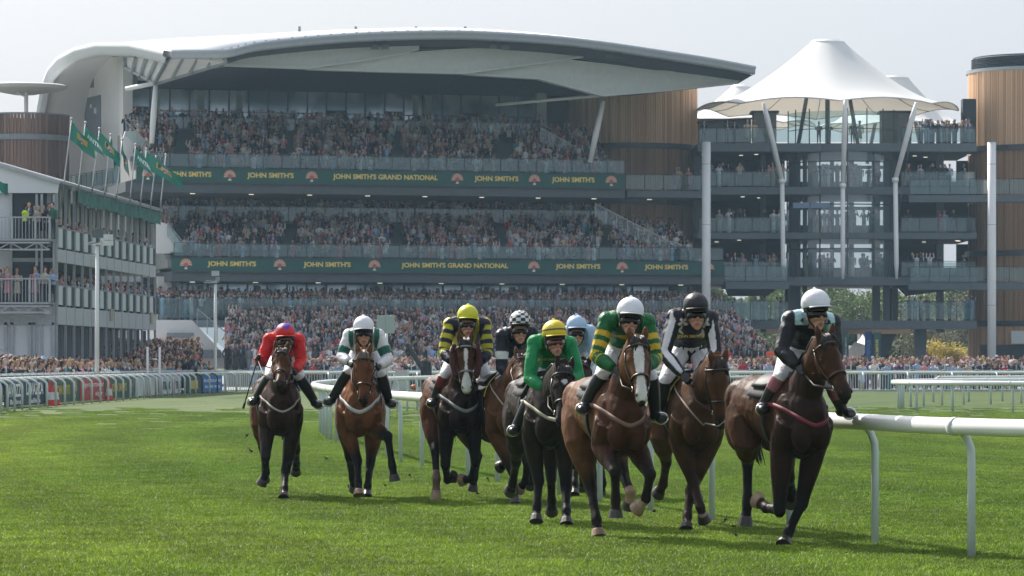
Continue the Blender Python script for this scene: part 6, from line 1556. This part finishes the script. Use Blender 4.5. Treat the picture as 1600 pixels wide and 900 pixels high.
def tree(label, px, Y, h, r, kind, seed, name='tree'):
    x = P(px, 0, Y).x; t = thing(name, label, 'tree' if name == 'tree' else 'shrub', (x, Y, 0), 'trees and shrubs seen below the glass tower' ); rg = random.Random(seed); mb = MB(); tips = []
    hb_ = h*.35 if name == 'tree' else .3
    mb.tube([(x, Y, 0), (x+.1, Y, hb_), (x, Y, h*.8)], [.2*h/8, .14*h/8, .03], seg=8)
    for k in range(18):
        z0 = rg.uniform(hb_*.9, h*.75); a = rg.uniform(0, 6.28); L = r*rg.uniform(.5, 1.0); p0 = Vector((x, Y, z0)); p2 = p0+Vector((math.cos(a)*L, math.sin(a)*L, rg.uniform(.1, .5)*L+.3)); mb.tube([p0, p0.lerp(p2, .5)+UP*.1, p2], [.06*h/8, .04*h/8, .012], seg=5); tips += [p2, p0.lerp(p2, .6)]
    mb.build('trunk', m_bark, t)
    mb = MB()
    for c in tips:
        for k in range(95):
            d = Vector((rg.gauss(0, 1), rg.gauss(0, 1), rg.gauss(0, .8)))*r*.17; q = c+d; s_ = rg.uniform(.06, .15); u = Vector((rg.uniform(-1, 1), rg.uniform(-1, 1), rg.uniform(-1, 1))).normalized(); v = u.orthogonal().normalized(); mb.add([q-u*s_, q+v*s_*.6, q+u*s_, q-v*s_*.6], [(0, 1, 2, 3)])
    mb.build('crown', lm[kind], t)
tree('green tree behind the gap left of the rightmost jockey', 1180, 300, 8.2, 3.4, 0, 1); tree('green tree seen right above the leading horse', 1345, 304, 8.6, 3.6, 0, 2)
tree('green tree seen through the lower balcony beside the tall banners', 1415, 300, 8.4, 3.4, 0, 3); tree('thin grey green tree seen under the right balcony', 1500, 306, 9.2, 3.2, 2, 4)
tree('thin grey green tree behind the stair beside the yellow bush', 1440, 296, 6.5, 2.8, 2, 6); tree('green tree seen right of the timber stair tower', 1250, 308, 8.8, 3.6, 0, 8)
tree('yellow flowering bush under the glass tower', 1475, 284, 3.5, 1.9, 1, 5, 'shrub'); tree('lower yellow flowering bush beside the larger one', 1512, 286, 2.9, 1.5, 1, 7, 'shrub')
def vbanner(label, px, w, y0, y1, Y, c, txt, tc):
    a = P(px-w/2, y1, Y); b = P(px+w/2, y0, Y); t = thing('vertical_banner', label, 'banner', ((a.x+b.x)/2, Y, 0), 'tall banners under the glass tower'); mb = MB(); mb.box((a+b)/2, (b.x-a.x, .06, b.z-a.z)); mb.tube([((a.x+b.x)/2, Y+.1, .06), ((a.x+b.x)/2, Y+.1, b.z)], .05, seg=6); mb.build('panel', mat('vb_%d' % int(c[2]*100), c, .7), t)
    mb = MB(); mb.setcol(tc); put_text(mb, txt, lambda x, y: Vector((a.x+(b.x-a.x)*(.25+.5*(1-y)), Y-.04, a.z+(b.z-a.z)*(.08+.7*x))), 0, 1, 0, 1); mb.build('lettering', m_col, t)
vbanner('tall green banner with gold lettering under the glass tower', 1371, 11, 519, 572, 254, (.012, .09, .07), "JOHN SMITH'S", GOLD)
vbanner('tall blue banner beside the green one under the glass tower', 1357, 11, 518, 572, 255, (.01, .05, .18), 'TOTEPOOL', (.1, .25, .5))
vbanner('narrow dark banner with pale lettering left of the blue one', 1322, 8, 518, 560, 256, (.03, .08, .08), "JOHN SMITH'S", (.4, .42, .4))
vbanner('narrow green banner glimpsed behind the rightmost jockey', 1250, 9, 545, 575, 254, (.012, .08, .06), "JOHN SMITH'S", GOLD)
t = thing('marquee', 'small white pointed marquee seen behind the leading horse', 'marquee', P(1344, HOR, 275)); mb = MB()
mb.add([P(1330, 541, 275), P(1357, 541, 275), P(1357, 534, 279), P(1348, 522, 277), P(1340, 537, 276), P(1336, 534, 275)], [(0, 1, 2, 3, 4, 5)]); mb.tube([P(1342, 522, 277), P(1342, 570, 277)], .1, seg=6); o = mb.build('canvas', m_tentw, t); o.modifiers.new('t', 'SOLIDIFY').thickness = 1.5
mb = MB(); 
for x in (1331, 1340, 1349, 1356): mb.tube([P(x, 540, 275), P(x, 572, 275)], .05, seg=5)
mb.build('leg', m_white, t)
t = thing('white_fence', 'white post and rail fence rising behind the right crowd', 'fence', P(1408, HOR, 268)); mb = MB()
for dy in (0, 6, 12): mb.beam(P(1382, 562+dy, 262), P(1434, 567+dy, 274), .08, .08)
for k in range(9): mb.box(P(1382+k*6.4, 570+k*.4, 262+k*1.4), (.08, .08, 1.1))
mb.build('rails', m_white, t)
for px, lab in ((1535, 'small yellow placard held above the right crowd'),):
    t = thing('placard', lab, 'placard', P(px, 570, 214)); mb = MB(); mb.box(P(px, 562, 214), (.26, .03, .38)); mb.build('card', mat('placard_yellow', (.6, .4, .08), .6), t); mb = MB(); mb.tube([P(px, 567, 214), P(px, 580, 214)], .015); mb.build('stick', m_bark, t)
t = thing('parasol', 'folded white parasol above the crowd at the right edge', 'parasol', P(1578, HOR, 212)); mb = MB(); mb.tube([P(1582, 562, 212), P(1578, 570, 212), P(1570, 578, 212)], [.04, .28, .05], seg=10); mb.build('canopy', m_tentw, t, smooth=True)
# skyline hedge far beyond the course and backs of the site
def hedge():
    mb = MB(); rg = random.Random(9)
    for k in range(22000):
        x = rg.uniform(12, 52); y = 330+rg.uniform(0, 6); z = rg.uniform(.1, 10.2)*(.86+.14*math.sin(x*.8)*math.sin(x*.33+1)); s_ = rg.uniform(.2, .45); u = Vector((rg.uniform(-1, 1), rg.uniform(-1, 1), rg.uniform(-1, 1))).normalized(); v = u.orthogonal().normalized(); q = Vector((x, y, z)); mb.add([q-u*s_, q+v*s_*.7, q+u*s_, q-v*s_*.7], [(0, 1, 2, 3)])
    tag(mb.build('woodland', lm[0]), 'dark green treeline beyond the stands seen through the undercroft', 'trees', kind='stuff')
hedge()
# ---------------------------------------------------------------- spectators
PAL = dict(navy=(.012, .016, .032), black=(.012, .012, .014), charcoal=(.045, .047, .055), grey=(.16, .165, .18), beige=(.36, .29, .21), white=(.62, .62, .62), paleblue=(.26, .36, .52), pink=(.50, .22, .26), red=(.38, .03, .04), green=(.04, .12, .07), teal=(.03, .22, .26), cream=(.52, .46, .36), purple=(.12, .05, .16), brown=(.12, .07, .045))
NAMES = dict(paleblue='pale blue')
WTS = dict(navy=19, black=19, charcoal=12, grey=8, beige=7, white=14, paleblue=7, pink=6, red=4, green=1, teal=2, cream=6, purple=2, brown=4)
HAIRS = dict(dark=(.02, .013, .009), brown=(.07, .035, .017), fair=(.32, .20, .08), grey=(.30, .29, .28), bald=(.5, .29, .2))
SK = [(.52, .32, .24), (.46, .27, .20), (.58, .38, .30), (.26, .14, .09)]
def pcol(rg): return rg.choices(list(WTS), list(WTS.values()))[0]
POSES = ['down', 'fold', 'lean', 'binoc', 'clap', 'wave']
def person_geo(pose, dress, seed, low=False):
    """returns mesh + zone id per vertex: 0 skin 1 hair 2 top 3 legs 4 shirt 5 shoes 6 hat"""
    rg = random.Random(seed); mb = MB(); lean = .12 if pose == 'lean' else 0.0
    z = lambda v: v
    if dress:
        mb.tube([(0, 0, .45), (0, 0, .8), (0, -lean*.3, .98), (0, -lean*.6, 1.14), (0, -lean, 1.34), (0, -lean, 1.42)], [.20, .17, .155, .12, .165, .07], [.15, .13, .12, .10, .11, .06], seg=12, side=Vector((1, 0, 0)))
    else:
        mb.tube([(0, 0, .82), (0, 0, .95), (0, -lean*.5, 1.12), (0, -lean, 1.34), (0, -lean, 1.44)], [.155, .165, .155, .20, .08], [.11, .12, .115, .125, .07], seg=12, side=Vector((1, 0, 0)))
    for s in (1, -1):
        w = .085 if not dress else .055
        mb.tube([(.085*s, 0, .88), (.09*s, 0, .5), (.10*s, .01, .10), (.10*s, -.0, .05)], [w, w*.72, w*.5, .045], seg=8); mb.tube([(.10*s, .05, .04), (.10*s, -.12, .035)], [.045, .035], [.04, .03], seg=8)
        a = Vector((.205*s, -lean, 1.37))
        if pose == 'down': q = [a, (.25*s, .0, 1.12), (.245*s, -.05, .86)]
        elif pose == 'fold': q = [a, (.26*s, -.05, 1.12), (-.04*s, -.20, 1.13)]
        elif pose == 'lean': q = [a, (.27*s, -.20, 1.17), (.16*s, -.40, 1.20)]
        elif pose == 'binoc': q = [a, (.26*s, -.18, 1.20), (.06*s, -.19, 1.55)]
        elif pose == 'clap': q = [a, (.26*s, -.08, 1.12), (.04*s, -.28, 1.25)]
        else: q = [a, (.32*s, -.05, 1.30), (.30*s, -.12, 1.60)] if s > 0 else [a, (.26*s, 0, 1.12), (.22*s, -.1, .88)]
        mb.tube(q, [.066, .052, .036], seg=8); h = Vector(q[-1]); d = (h-Vector(q[-2])).normalized(); mb.ell(h+d*.05, (.035, .035, .055))
    nk = Vector((0, -lean-.01, 1.46)); mb.tube([nk-Vector((0, 0, .06)), nk+Vector((0, -.01, .10))], .055, seg=8)
    hc = Vector((0, -lean-.03, 1.635)); mb.ell(hc, (.078, .095, .118), None, 14, 10); mb.ell(hc+Vector((0, -.05, -.075)), (.045, .045, .04)); mb.ell(hc+Vector((0, -.10, -.01)), (.013, .018, .022), None, 6, 5)
    mb.ell(hc+Vector((0, .022, .035)), (.090, .098, .105), None, 12, 8)
    if dress: mb.ell(hc+Vector((0, .06, -.06)), (.085, .06, .14), None, 10, 8)
    hat = (seed % 5 == 0 and dress)
    if hat: mb.tube([hc+Vector((0, 0, .07)), hc+Vector((0, 0, .085))], [.20, .19], seg=16); mb.ell(hc+Vector((0, 0, .10)), (.09, .1, .08))
    me = remesh(mb, .026 if not low else .06, 1); V = mesh_np(me)
    zo = np.full(len(V), 2); r = V-np.array(hc)
    head = V[:, 2] > 1.49
    face = (r[:, 1] < -.042) & (r[:, 2] < .045)
    zo[head] = 1; zo[head & face] = 0; zo[head & (r[:, 2] < -.06) & (r[:, 1] < .03)] = 0
    if hat: zo[head & (r[:, 2] > .055)] = 6
    if not dress:
        zo[(V[:, 2] < .92) & (np.abs(V[:, 0]) < .2)] = 3; zo[(V[:, 2] > 1.08) & (V[:, 2] < 1.49) & (np.abs(V[:, 0]) < .045*((V[:, 2]-1.0)/.45)) & (V[:, 1] < -.06-lean*.4)] = 4
    else: zo[V[:, 2] < .44] = 0
    zo[V[:, 2] < .075] = 5
    if dress: zo[(V[:, 2] > 1.36) & (V[:, 2] < 1.5) & (np.abs(V[:, 0]) < .09) & (V[:, 1] < -lean)] = 0
    for s in (1, -1):   # hands
        q = {'down': (.245*s, -.06, .82), 'fold': (-.09*s, -.22, 1.13), 'lean': (.13*s, -.45, 1.2), 'binoc': (.05*s, -.19, 1.60), 'clap': (.0, -.31, 1.28), 'wave': (.30, -.13, 1.66) if s > 0 else (-.22, -.12, .84)}[pose]
        dd = np.linalg.norm(V-np.array(q), axis=1); zo[dd < .085] = 0
        if dress and seed % 2: zo[(np.abs(V[:, 0]) > .2) & (V[:, 2] < 1.3)] = 0
    return me, zo, hat
GEO = {}
def person_mesh(pose, dress, var, top, hair, skin, low=False):
    k = (pose, dress, var)
    if k not in GEO: GEO[k] = person_geo(pose, dress, var+(3 if dress else 0))
    me, zo, hat = GEO[k]
    C = np.zeros((len(zo), 3)); tc = PAL[top]; dark = top in ('navy', 'black', 'charcoal', 'grey')
    C[zo == 0] = skin; C[zo == 1] = HAIRS[hair]; C[zo == 2] = tc; C[zo == 3] = tc if dark else (.03, .032, .04); C[zo == 4] = (.6, .6, .6) if dark else tc; C[zo == 5] = (.02, .015, .012); C[zo == 6] = [min(1, c*1.3+.03) for c in tc]
    m2 = me.copy(); a = m2.color_attributes.new('Col', 'FLOAT_COLOR', 'POINT'); a.data.foreach_set('color', np.c_[C, np.ones(len(C))].astype(np.float32).ravel()); m2.materials.clear(); m2.materials.append(m_person); m2.shade_smooth(); m2.name = 'person'; return m2, hat
m_person = mat('spectator_cloth', (.5, .5, .5), .75, attr='Col', var=.12, vscale=12, spec=.25)
MCACHE = {}
NP = [0]; ZN = {}
ORD = ['first', 'second', 'third', 'fourth', 'fifth', 'sixth', 'seventh', 'eighth', 'ninth', 'tenth', 'eleventh', 'twelfth', 'thirteenth', 'fourteenth', 'fifteenth', 'sixteenth', 'seventeenth', 'eighteenth', 'nineteenth', 'twentieth']
def ordw(i):
    if i < 20: return ORD[i]
    t_ = ['twenty', 'thirty', 'forty', 'fifty', 'sixty', 'seventy', 'eighty', 'ninety'][i//10-2 if (i+1) % 10 else (i+1)//10-3 if False else i//10-2]
    r_ = (i+1) % 10
    if r_ == 0: return {29: 'thirtieth', 39: 'fortieth', 49: 'fiftieth', 59: 'sixtieth', 69: 'seventieth', 79: 'eightieth', 89: 'ninetieth', 99: 'hundredth'}[i]
    return ['twenty', 'thirty', 'forty', 'fifty', 'sixty', 'seventy', 'eighty', 'ninety'][(i+1)//10-2]+' '+ORD[r_-1]
def place_people(spots, where, group, poses=POSES, force=None, seed=1):
    """spots: list of (x, y, z, facing) sorted left to right as seen"""
    rg = random.Random(seed); spots = sorted(spots, key=lambda s: s[0]/s[1])
    for i, s in enumerate(spots):
        dress = rg.random() < .38; pose = rg.choice(poses); top = pcol(rg); hair = rg.choice(['dark', 'brown', 'brown', 'fair', 'grey', 'bald'] if not dress else ['dark', 'brown', 'fair', 'fair']); sk_ = rg.choice(SK)
        if dress and top in ('navy', 'charcoal', 'black') and rg.random() < .5: top = rg.choice(['pink', 'cream', 'red', 'teal', 'beige'])
        if force and i in force: top, hair, dress, pose = force[i]
        var = rg.randint(0, 3) if dress else 0; k = (pose, dress, var, top, hair, sk_)
        if k not in MCACHE: MCACHE[k] = person_mesh(pose, dress, var, top, hair, sk_)
        me, hat = MCACHE[k]; o = bpy.data.objects.new('person', me); COL.objects.link(o); o.location = s[:3]; o.rotation_euler = (0, 0, s[3]); f = rg.uniform(.94, 1.05); o.scale = (f, f, f*(s[4] if len(s) > 4 else 1))
        g = 'dress' if dress else ('suit' if top in ('navy', 'black', 'charcoal', 'grey') else 'shirt')
        tag(o, '%s from the left %s, %s %s' % (ordw(i), where, NAMES.get(top, top), g), 'person', group); NP[0] += 1
def jit(a): return random.uniform(-a, a)
# left crowd leaning on the rail (front row, then a second)
fr, fr2, fr3 = [], [], []
for i in range(78):
    d = d_at_px(-20)+(d_at_px(372)-d_at_px(-20))*(i/77)**.86; p = left_pt(d+jit(.2), 1.75); fr.append((p.x, p.y, 0, 1.15+jit(.7)))
fr = [f for f in fr if f[1] > 116]
place_people(fr, 'leaning on the left rail', 'spectators at the left rail', ['lean', 'lean', 'fold', 'clap', 'down', 'binoc'], seed=11)
for i in range(60):
    px = 95+280*(i/59); d = d_at_px(px); p = left_pt(d+jit(.3), 2.7+jit(.2)); fr2.append((p.x, p.y, .08, 1.0+jit(.8)))
place_people(fr2, 'in the row behind the left rail', 'second row at the left rail', seed=12)
# upper decks of the temporary stand, front end
Xh = lambda px: P(px, 0, 175.6).x
zu, zl = P(0, 375, 177).z, P(0, 473, 177).z
place_people([(Xh(px), 175.7+jit(.3), zu, jit(.9)) for px in (47, 53, 60, 68, 76, 83)], 'on the upper front deck of the grey stand', 'guests on the upper front deck', ['down', 'fold', 'lean'], seed=5)
place_people([(Xh(px), 175.7+jit(.3), zl, jit(.9)) for px in (1, 6, 12, 25, 55, 60, 70, 77, 83)], 'on the lower front deck of the grey stand', 'guests on the lower front deck', ['down', 'fold', 'lean'], seed=6, force={3: ('cream', 'fair', True, 'fold'), 5: ('paleblue', 'dark', False, 'lean')})
# steward in hi-vis
def steward(label, x, y, z, rz, vest):
    me, hat = person_mesh('fold', False, 0, 'navy', 'dark', SK[1]); V = mesh_np(me); a = me.color_attributes['Col']; C = np.empty(len(V)*4, dtype=np.float32); a.data.foreach_get('color', C); C = C.reshape(-1, 4)
    m_ = (V[:, 2] > .88) & (V[:, 2] < 1.44); C[m_, :3] = vest; m_ = (V[:, 2] > 1.05) & (V[:, 2] < 1.10); C[m_, :3] = (.6, .6, .6); a.data.foreach_set('color', C.ravel())
    o = bpy.data.objects.new('person', me); COL.objects.link(o); o.location = (x, y, z); o.rotation_euler = (0, 0, rz); tag(o, label, 'person', 'stewards in bright vests'); NP[0] += 1
steward('steward in a yellow high visibility vest on the upper front deck', Xh(39), 175.5, zu, 2.2, (.55, .75, .05))
p = left_pt(d_at_px(311), 1.9); steward('steward in an orange vest at the left rail near the blue board', p.x, p.y, .1, 1.9, (.8, .12, .03))
p = P(65, HOR, 160); steward('steward in a yellow vest standing behind the left crowd', p.x-.5, 150, .05, .4, (.40, .55, .10))
p = P(1203, HOR, 236); steward('steward in an orange vest beside the lower terrace stair', p.x, 236, 1.0, .2, (.8, .12, .03))
# sides of the temporary stand
side = [c for c in CROWD if c[3] == 'hosp_side']; CROWD = [c for c in CROWD if c[3] != 'hosp_side']
lowd = [c for c in side if c[2] < 6][:30]; upd = [c for c in side if c[2] > 6][:20]
CROWD += [c for c in side if c not in lowd and c not in upd]
place_people([(c[0], c[1], c[2], 1.2+jit(.6)) for c in lowd], 'along the lower side deck, grey stand', 'guests along the lower side deck', ['lean', 'lean', 'fold', 'down'], seed=21)
place_people([(c[0], c[1], c[2], 1.2+jit(.6)) for c in upd], 'along the upper side deck, grey stand', 'guests along the upper side deck', ['lean', 'fold'], seed=22)
# right: front row at the far barrier
place_people([((-15.3+33*(i/63)*1.35)+jit(.15), 208.6+jit(.25), .06, jit(.5)) for i in range(64) if True], 'in the front row at the far barrier', 'front row at the far barrier', seed=31)
XT = lambda px: P(px, 0, 258.6).x
place_people([(XT(px), 258.8, 17.75, jit(.5)) for px in (1100, 1136, 1148, 1168, 1178)], 'on the roof terrace beside the timber tower', 'guests on the left part of the roof terrace', ['down', 'fold'], seed=41, force={4: ('cream', 'fair', True, 'down'), 3: ('cream', 'fair', True, 'fold'), 0: ('navy', 'dark', False, 'down'), 1: ('navy', 'dark', False, 'fold'), 2: ('navy', 'dark', False, 'fold')})
place_people([(P(px, 0, 258.4).x, 259.2, 17.75, jit(.5)) for px in (1281, 1297, 1334, 1345)], 'mid roof terrace under the tent', 'guests in the middle of the roof terrace', ['down', 'fold'], seed=42, force={0: ('navy', 'dark', False, 'fold'), 1: ('navy', 'dark', False, 'fold'), 2: ('navy', 'dark', False, 'down'), 3: ('cream', 'fair', True, 'down')})
place_people([(P(px, 0, 256.5).x, 257.5, 14.25, jit(.9)) for px in (1058, 1062, 1077)], 'on the bridge before the timber stair tower', 'guests on the bridge', ['down', 'fold'], seed=43)
# bridge between grandstand and glass tower
t = thing('link_bridge', 'glass sided bridge in front of the timber stair tower', 'bridge', (P(1030, 0, 257).x, 257, 0))
for z, a, b in ((14.2, 978, 1096), (7.55, 1132, 1232), (13.9, 1425, 1610), (7.5, 1425, 1610)):
    A_, B_ = (P(a, 0, 256).x, 256.2 if a < 1200 else 257.3), (P(b, 0, 256).x, 256.8 if a < 1200 else 256.4); mb = MB(); mb.beam(Vector((A_[0], A_[1]+.9, z-.25)), Vector((B_[0], B_[1]+.9, z-.25)), 1.8, .5); mb.build('deck', MATS['slab_edge'], t); balustrade(t, A_, B_, z, 1.15)
# ---------------------------------------------------------------- the mass of the crowd, one object
def low_person(rg):
    mb = MB(); top = PAL[pcol(rg)]; f = rg.uniform(.8, 1.25); top = tuple(c*f for c in top); lean = rg.uniform(-.04, .06)
    mb.setcol(top if rg.random() < .7 else (.03, .03, .04)); mb.tube([(0, 0, 0), (0, 0, .95)], [.15, .17], [.12, .12], seg=6, side=Vector((1, 0, 0)))
    mb.setcol(top); mb.tube([(0, 0, .9), (0, -lean, 1.15), (0, -lean, 1.36), (0, -lean, 1.46)], [.17, .165, .21, .07], [.12, .12, .125, .06], seg=8, side=Vector((1, 0, 0)))
    if rg.random() < .45: mb.setcol(rg.choice([(.6, .6, .6), (.5, .5, .55), (.4, .1, .1), (.3, .4, .55)])); mb.add([(-.055, -.128-lean, 1.42), (.055, -.128-lean, 1.42), (0, -.14-lean, 1.10)], [(0, 2, 1)])
    po = rg.choice(['down', 'fold', 'clap', 'binoc', 'down', 'up']); bare = rg.random() < .12; sk_ = rg.choice(SK)
    for s in (1, -1):
        q = {'down': [(.215*s, 0, 1.38), (.25*s, 0, 1.12), (.22*s, -.08, .9)], 'fold': [(.215*s, 0, 1.38), (.26*s, -.04, 1.13), (-.02*s, -.2, 1.12)], 'clap': [(.215*s, 0, 1.38), (.26*s, -.1, 1.13), (.04*s, -.28, 1.26)], 'binoc': [(.215*s, 0, 1.38), (.26*s, -.15, 1.2), (.07*s, -.18, 1.55)], 'up': [(.215*s, 0, 1.38), (.28*s, -.1, 1.4), (.24*s, -.12, 1.7)]}[po]
        mb.setcol(sk_ if bare else top); mb.tube(q, [.06, .05, .035], seg=5); mb.setcol(sk_); mb.ell(q[-1], (.045, .045, .05), None, 5, 4)
    hc = Vector((rg.uniform(-.03, .03), -lean-.03, 1.62)); mb.setcol(sk_); mb.ell(hc, (.085, .10, .125), None, 8, 6); mb.tube([(0, -lean, 1.42), hc], .055, seg=5)
    hair = HAIRS[rg.choice(['dark', 'dark', 'brown', 'brown', 'fair', 'grey'])]; mb.setcol(hair); mb.ell(hc+Vector((0, .025, .035)), (.094, .10, .105), None, 8, 6)
    if rg.random() < .12: mb.setcol(rg.choice([(.6, .6, .6), (.5, .1, .1), (.05, .05, .06), (.5, .3, .35)])); mb.tube([hc+Vector((0, 0, .06)), hc+Vector((0, 0, .08))], [.19, .17], seg=8); mb.ell(hc+Vector((0, 0, .09)), (.09, .1, .07), None, 6, 4)
    return mb
def crowd_mass():
    rg = random.Random(77); T_ = []
    for k in range(70):
        mb = low_person(rg); V = np.array(mb.v, dtype=np.float32); tri = []
        for f in mb.f:
            for j in range(1, len(f)-1): tri.append((f[0], f[j], f[j+1]))
        T_.append((V, np.array(tri, dtype=np.int32), np.array(mb.c, dtype=np.float32)))
    # lawn crowd between the barrier and the terrace, and by the temporary stand
    for r_ in range(9):
        y = 209.6+r_*1.0+(r_//4)*2
        for i in range(80): 
            x = -15.6+52*(i+rg.random())/80; CROWD.append((x, y+rg.uniform(-.3, .3), .06+(r_*.035), 'lawn'))
    for r_ in range(13):
        for i in range(50):
            px = 100+270*(i+rg.random())/50; d = d_at_px(px); p = left_pt(d, 3.6+r_*.9+rg.uniform(-.3, .3)); 
            if (p-HA).dot(HO) > -1.5 or p.y > 208: CROWD.append((p.x, p.y, .08+r_*.07, 'lawn_left'))
    for r_ in range(10):     # seats before the temporary stand, rising back
        for i in range(26):
            px = 160+150*(i+rg.random())/26; Y = 196+r_*1.6; p = P(px, HOR, Y); CROWD.append((p.x, Y, .25+r_*.13, 'lawn_left'))
    keep = []
    for c in CROWD:
        zf = c[2]
        keep.append(c)
    Vs, Fs, Cs = [], [], []; off = 0
    for (x, y, z, zone) in keep:
        V, Fa, Cc = T_[rg.randrange(70)]; s_ = rg.uniform(.93, 1.06); a = rg.gauss(0, .35)+(1.0 if zone in ('hosp_side', 'hosp_side2', 'lawn_left') else .15); cs, sn = math.cos(a)*s_, math.sin(a)*s_
        q = np.empty_like(V); q[:, 0] = V[:, 0]*cs-V[:, 1]*sn+x; q[:, 1] = V[:, 0]*sn+V[:, 1]*cs+y; q[:, 2] = V[:, 2]*s_+z; Vs.append(q); Fs.append(Fa+off); Cs.append(Cc); off += len(V)
    V = np.concatenate(Vs); Fa = np.concatenate(Fs); Cc = np.concatenate(Cs)
    me = bpy.data.meshes.new('crowd'); me.vertices.add(len(V)); me.vertices.foreach_set('co', V.ravel()); me.loops.add(len(Fa)*3); me.loops.foreach_set('vertex_index', Fa.ravel()); me.polygons.add(len(Fa)); me.polygons.foreach_set('loop_start', np.arange(0, len(Fa)*3, 3, dtype=np.int32)); me.polygons.foreach_set('loop_total', np.full(len(Fa), 3, dtype=np.int32)); me.update(calc_edges=True)
    a = me.color_attributes.new('Col', 'FLOAT_COLOR', 'POINT'); a.data.foreach_set('color', np.c_[Cc, np.ones(len(Cc))].astype(np.float32).ravel()); me.materials.append(m_person); me.shade_smooth()
    o = bpy.data.objects.new('crowd', me); COL.objects.link(o); tag(o, 'dense crowd of racegoers filling the tiers, terraces and lawn', 'crowd', kind='stuff'); print('crowd', len(keep), 'tris', len(Fa), 'individuals', NP[0])
crowd_mass()
# ---------------------------------------------------------------- haze
def haze():
    m = bpy.data.materials.new('haze'); m.use_nodes = True; n = m.node_tree; n.nodes.clear(); out = n.nodes.new('ShaderNodeOutputMaterial'); v = n.nodes.new('ShaderNodeVolumePrincipled')
    v.inputs['Color'].default_value = (.55, .80, 1.0, 1); v.inputs['Density'].default_value = HAZE; v.inputs['Anisotropy'].default_value = .2; n.links.new(v.outputs[0], out.inputs['Volume'])
    mb = MB(); mb.box((0, 165, 16), (240, 400, 34)); mb.build('haze', m)['kind'] = 'stuff'
if HAZE > 0: haze()

# clods of turf thrown up behind the hooves
rg = random.Random(12)
for i, (px, py, Y, w_) in enumerate([(386, 680, 45, 'left of the leftmost horse, highest'), (393, 705, 45, 'left of the leftmost horse, lowest'), (510, 716, 46, 'between the first two horses'), (602, 758, 44, 'below the raised hoof of the second horse'), (640, 742, 47, 'between the second and third horse'), (746, 771, 43, 'just right of the third horse'), (762, 747, 44, 'beside the rail post by the third horse'), (545, 760, 47, 'left of the second horse near the ground'), (1134, 812, 35, 'left of the leading horse near the ground'), (1146, 822, 35, 'behind the leading horse hoof'), (1022, 798, 38, 'by the rail post behind the hooped rider'), (1150, 836, 34, 'lowest, behind the leading horse')]):
    c = P(px, py, Y); mb = MB(); mb.ell(c, (rg.uniform(.012, .026), rg.uniform(.012, .02), rg.uniform(.010, .02)), None, 7, 5)
    for k in range(4): mb.tube([c, c+Vector((rg.uniform(-.05, .05), 0, rg.uniform(-.05, .05)))], [.006, .002], seg=3)
    o = mb.build('turf_clod', mat('turf_soil', (.035, .03, .015), .9), None, origin=c); tag(o, 'dark clod of turf in the air, '+w_, 'clod', 'clods thrown up by the hooves')

mb = MB(); rg = random.Random(31)
for k in range(120):
    Y = rg.uniform(31, 60); x = -1.0-(Y-33)*.16+rg.gauss(0, 1.5)+2.2; s_ = rg.uniform(.006, .016); mb.ell((x, Y, s_*.5+.006), (s_*1.4, s_, s_*.7), None, 6, 4)
tag(mb.build('divots', mat('turf_soil', (.035, .03, .015), .9), None), 'loose crumbs of turf kicked out over the running line', 'divots', kind='stuff')
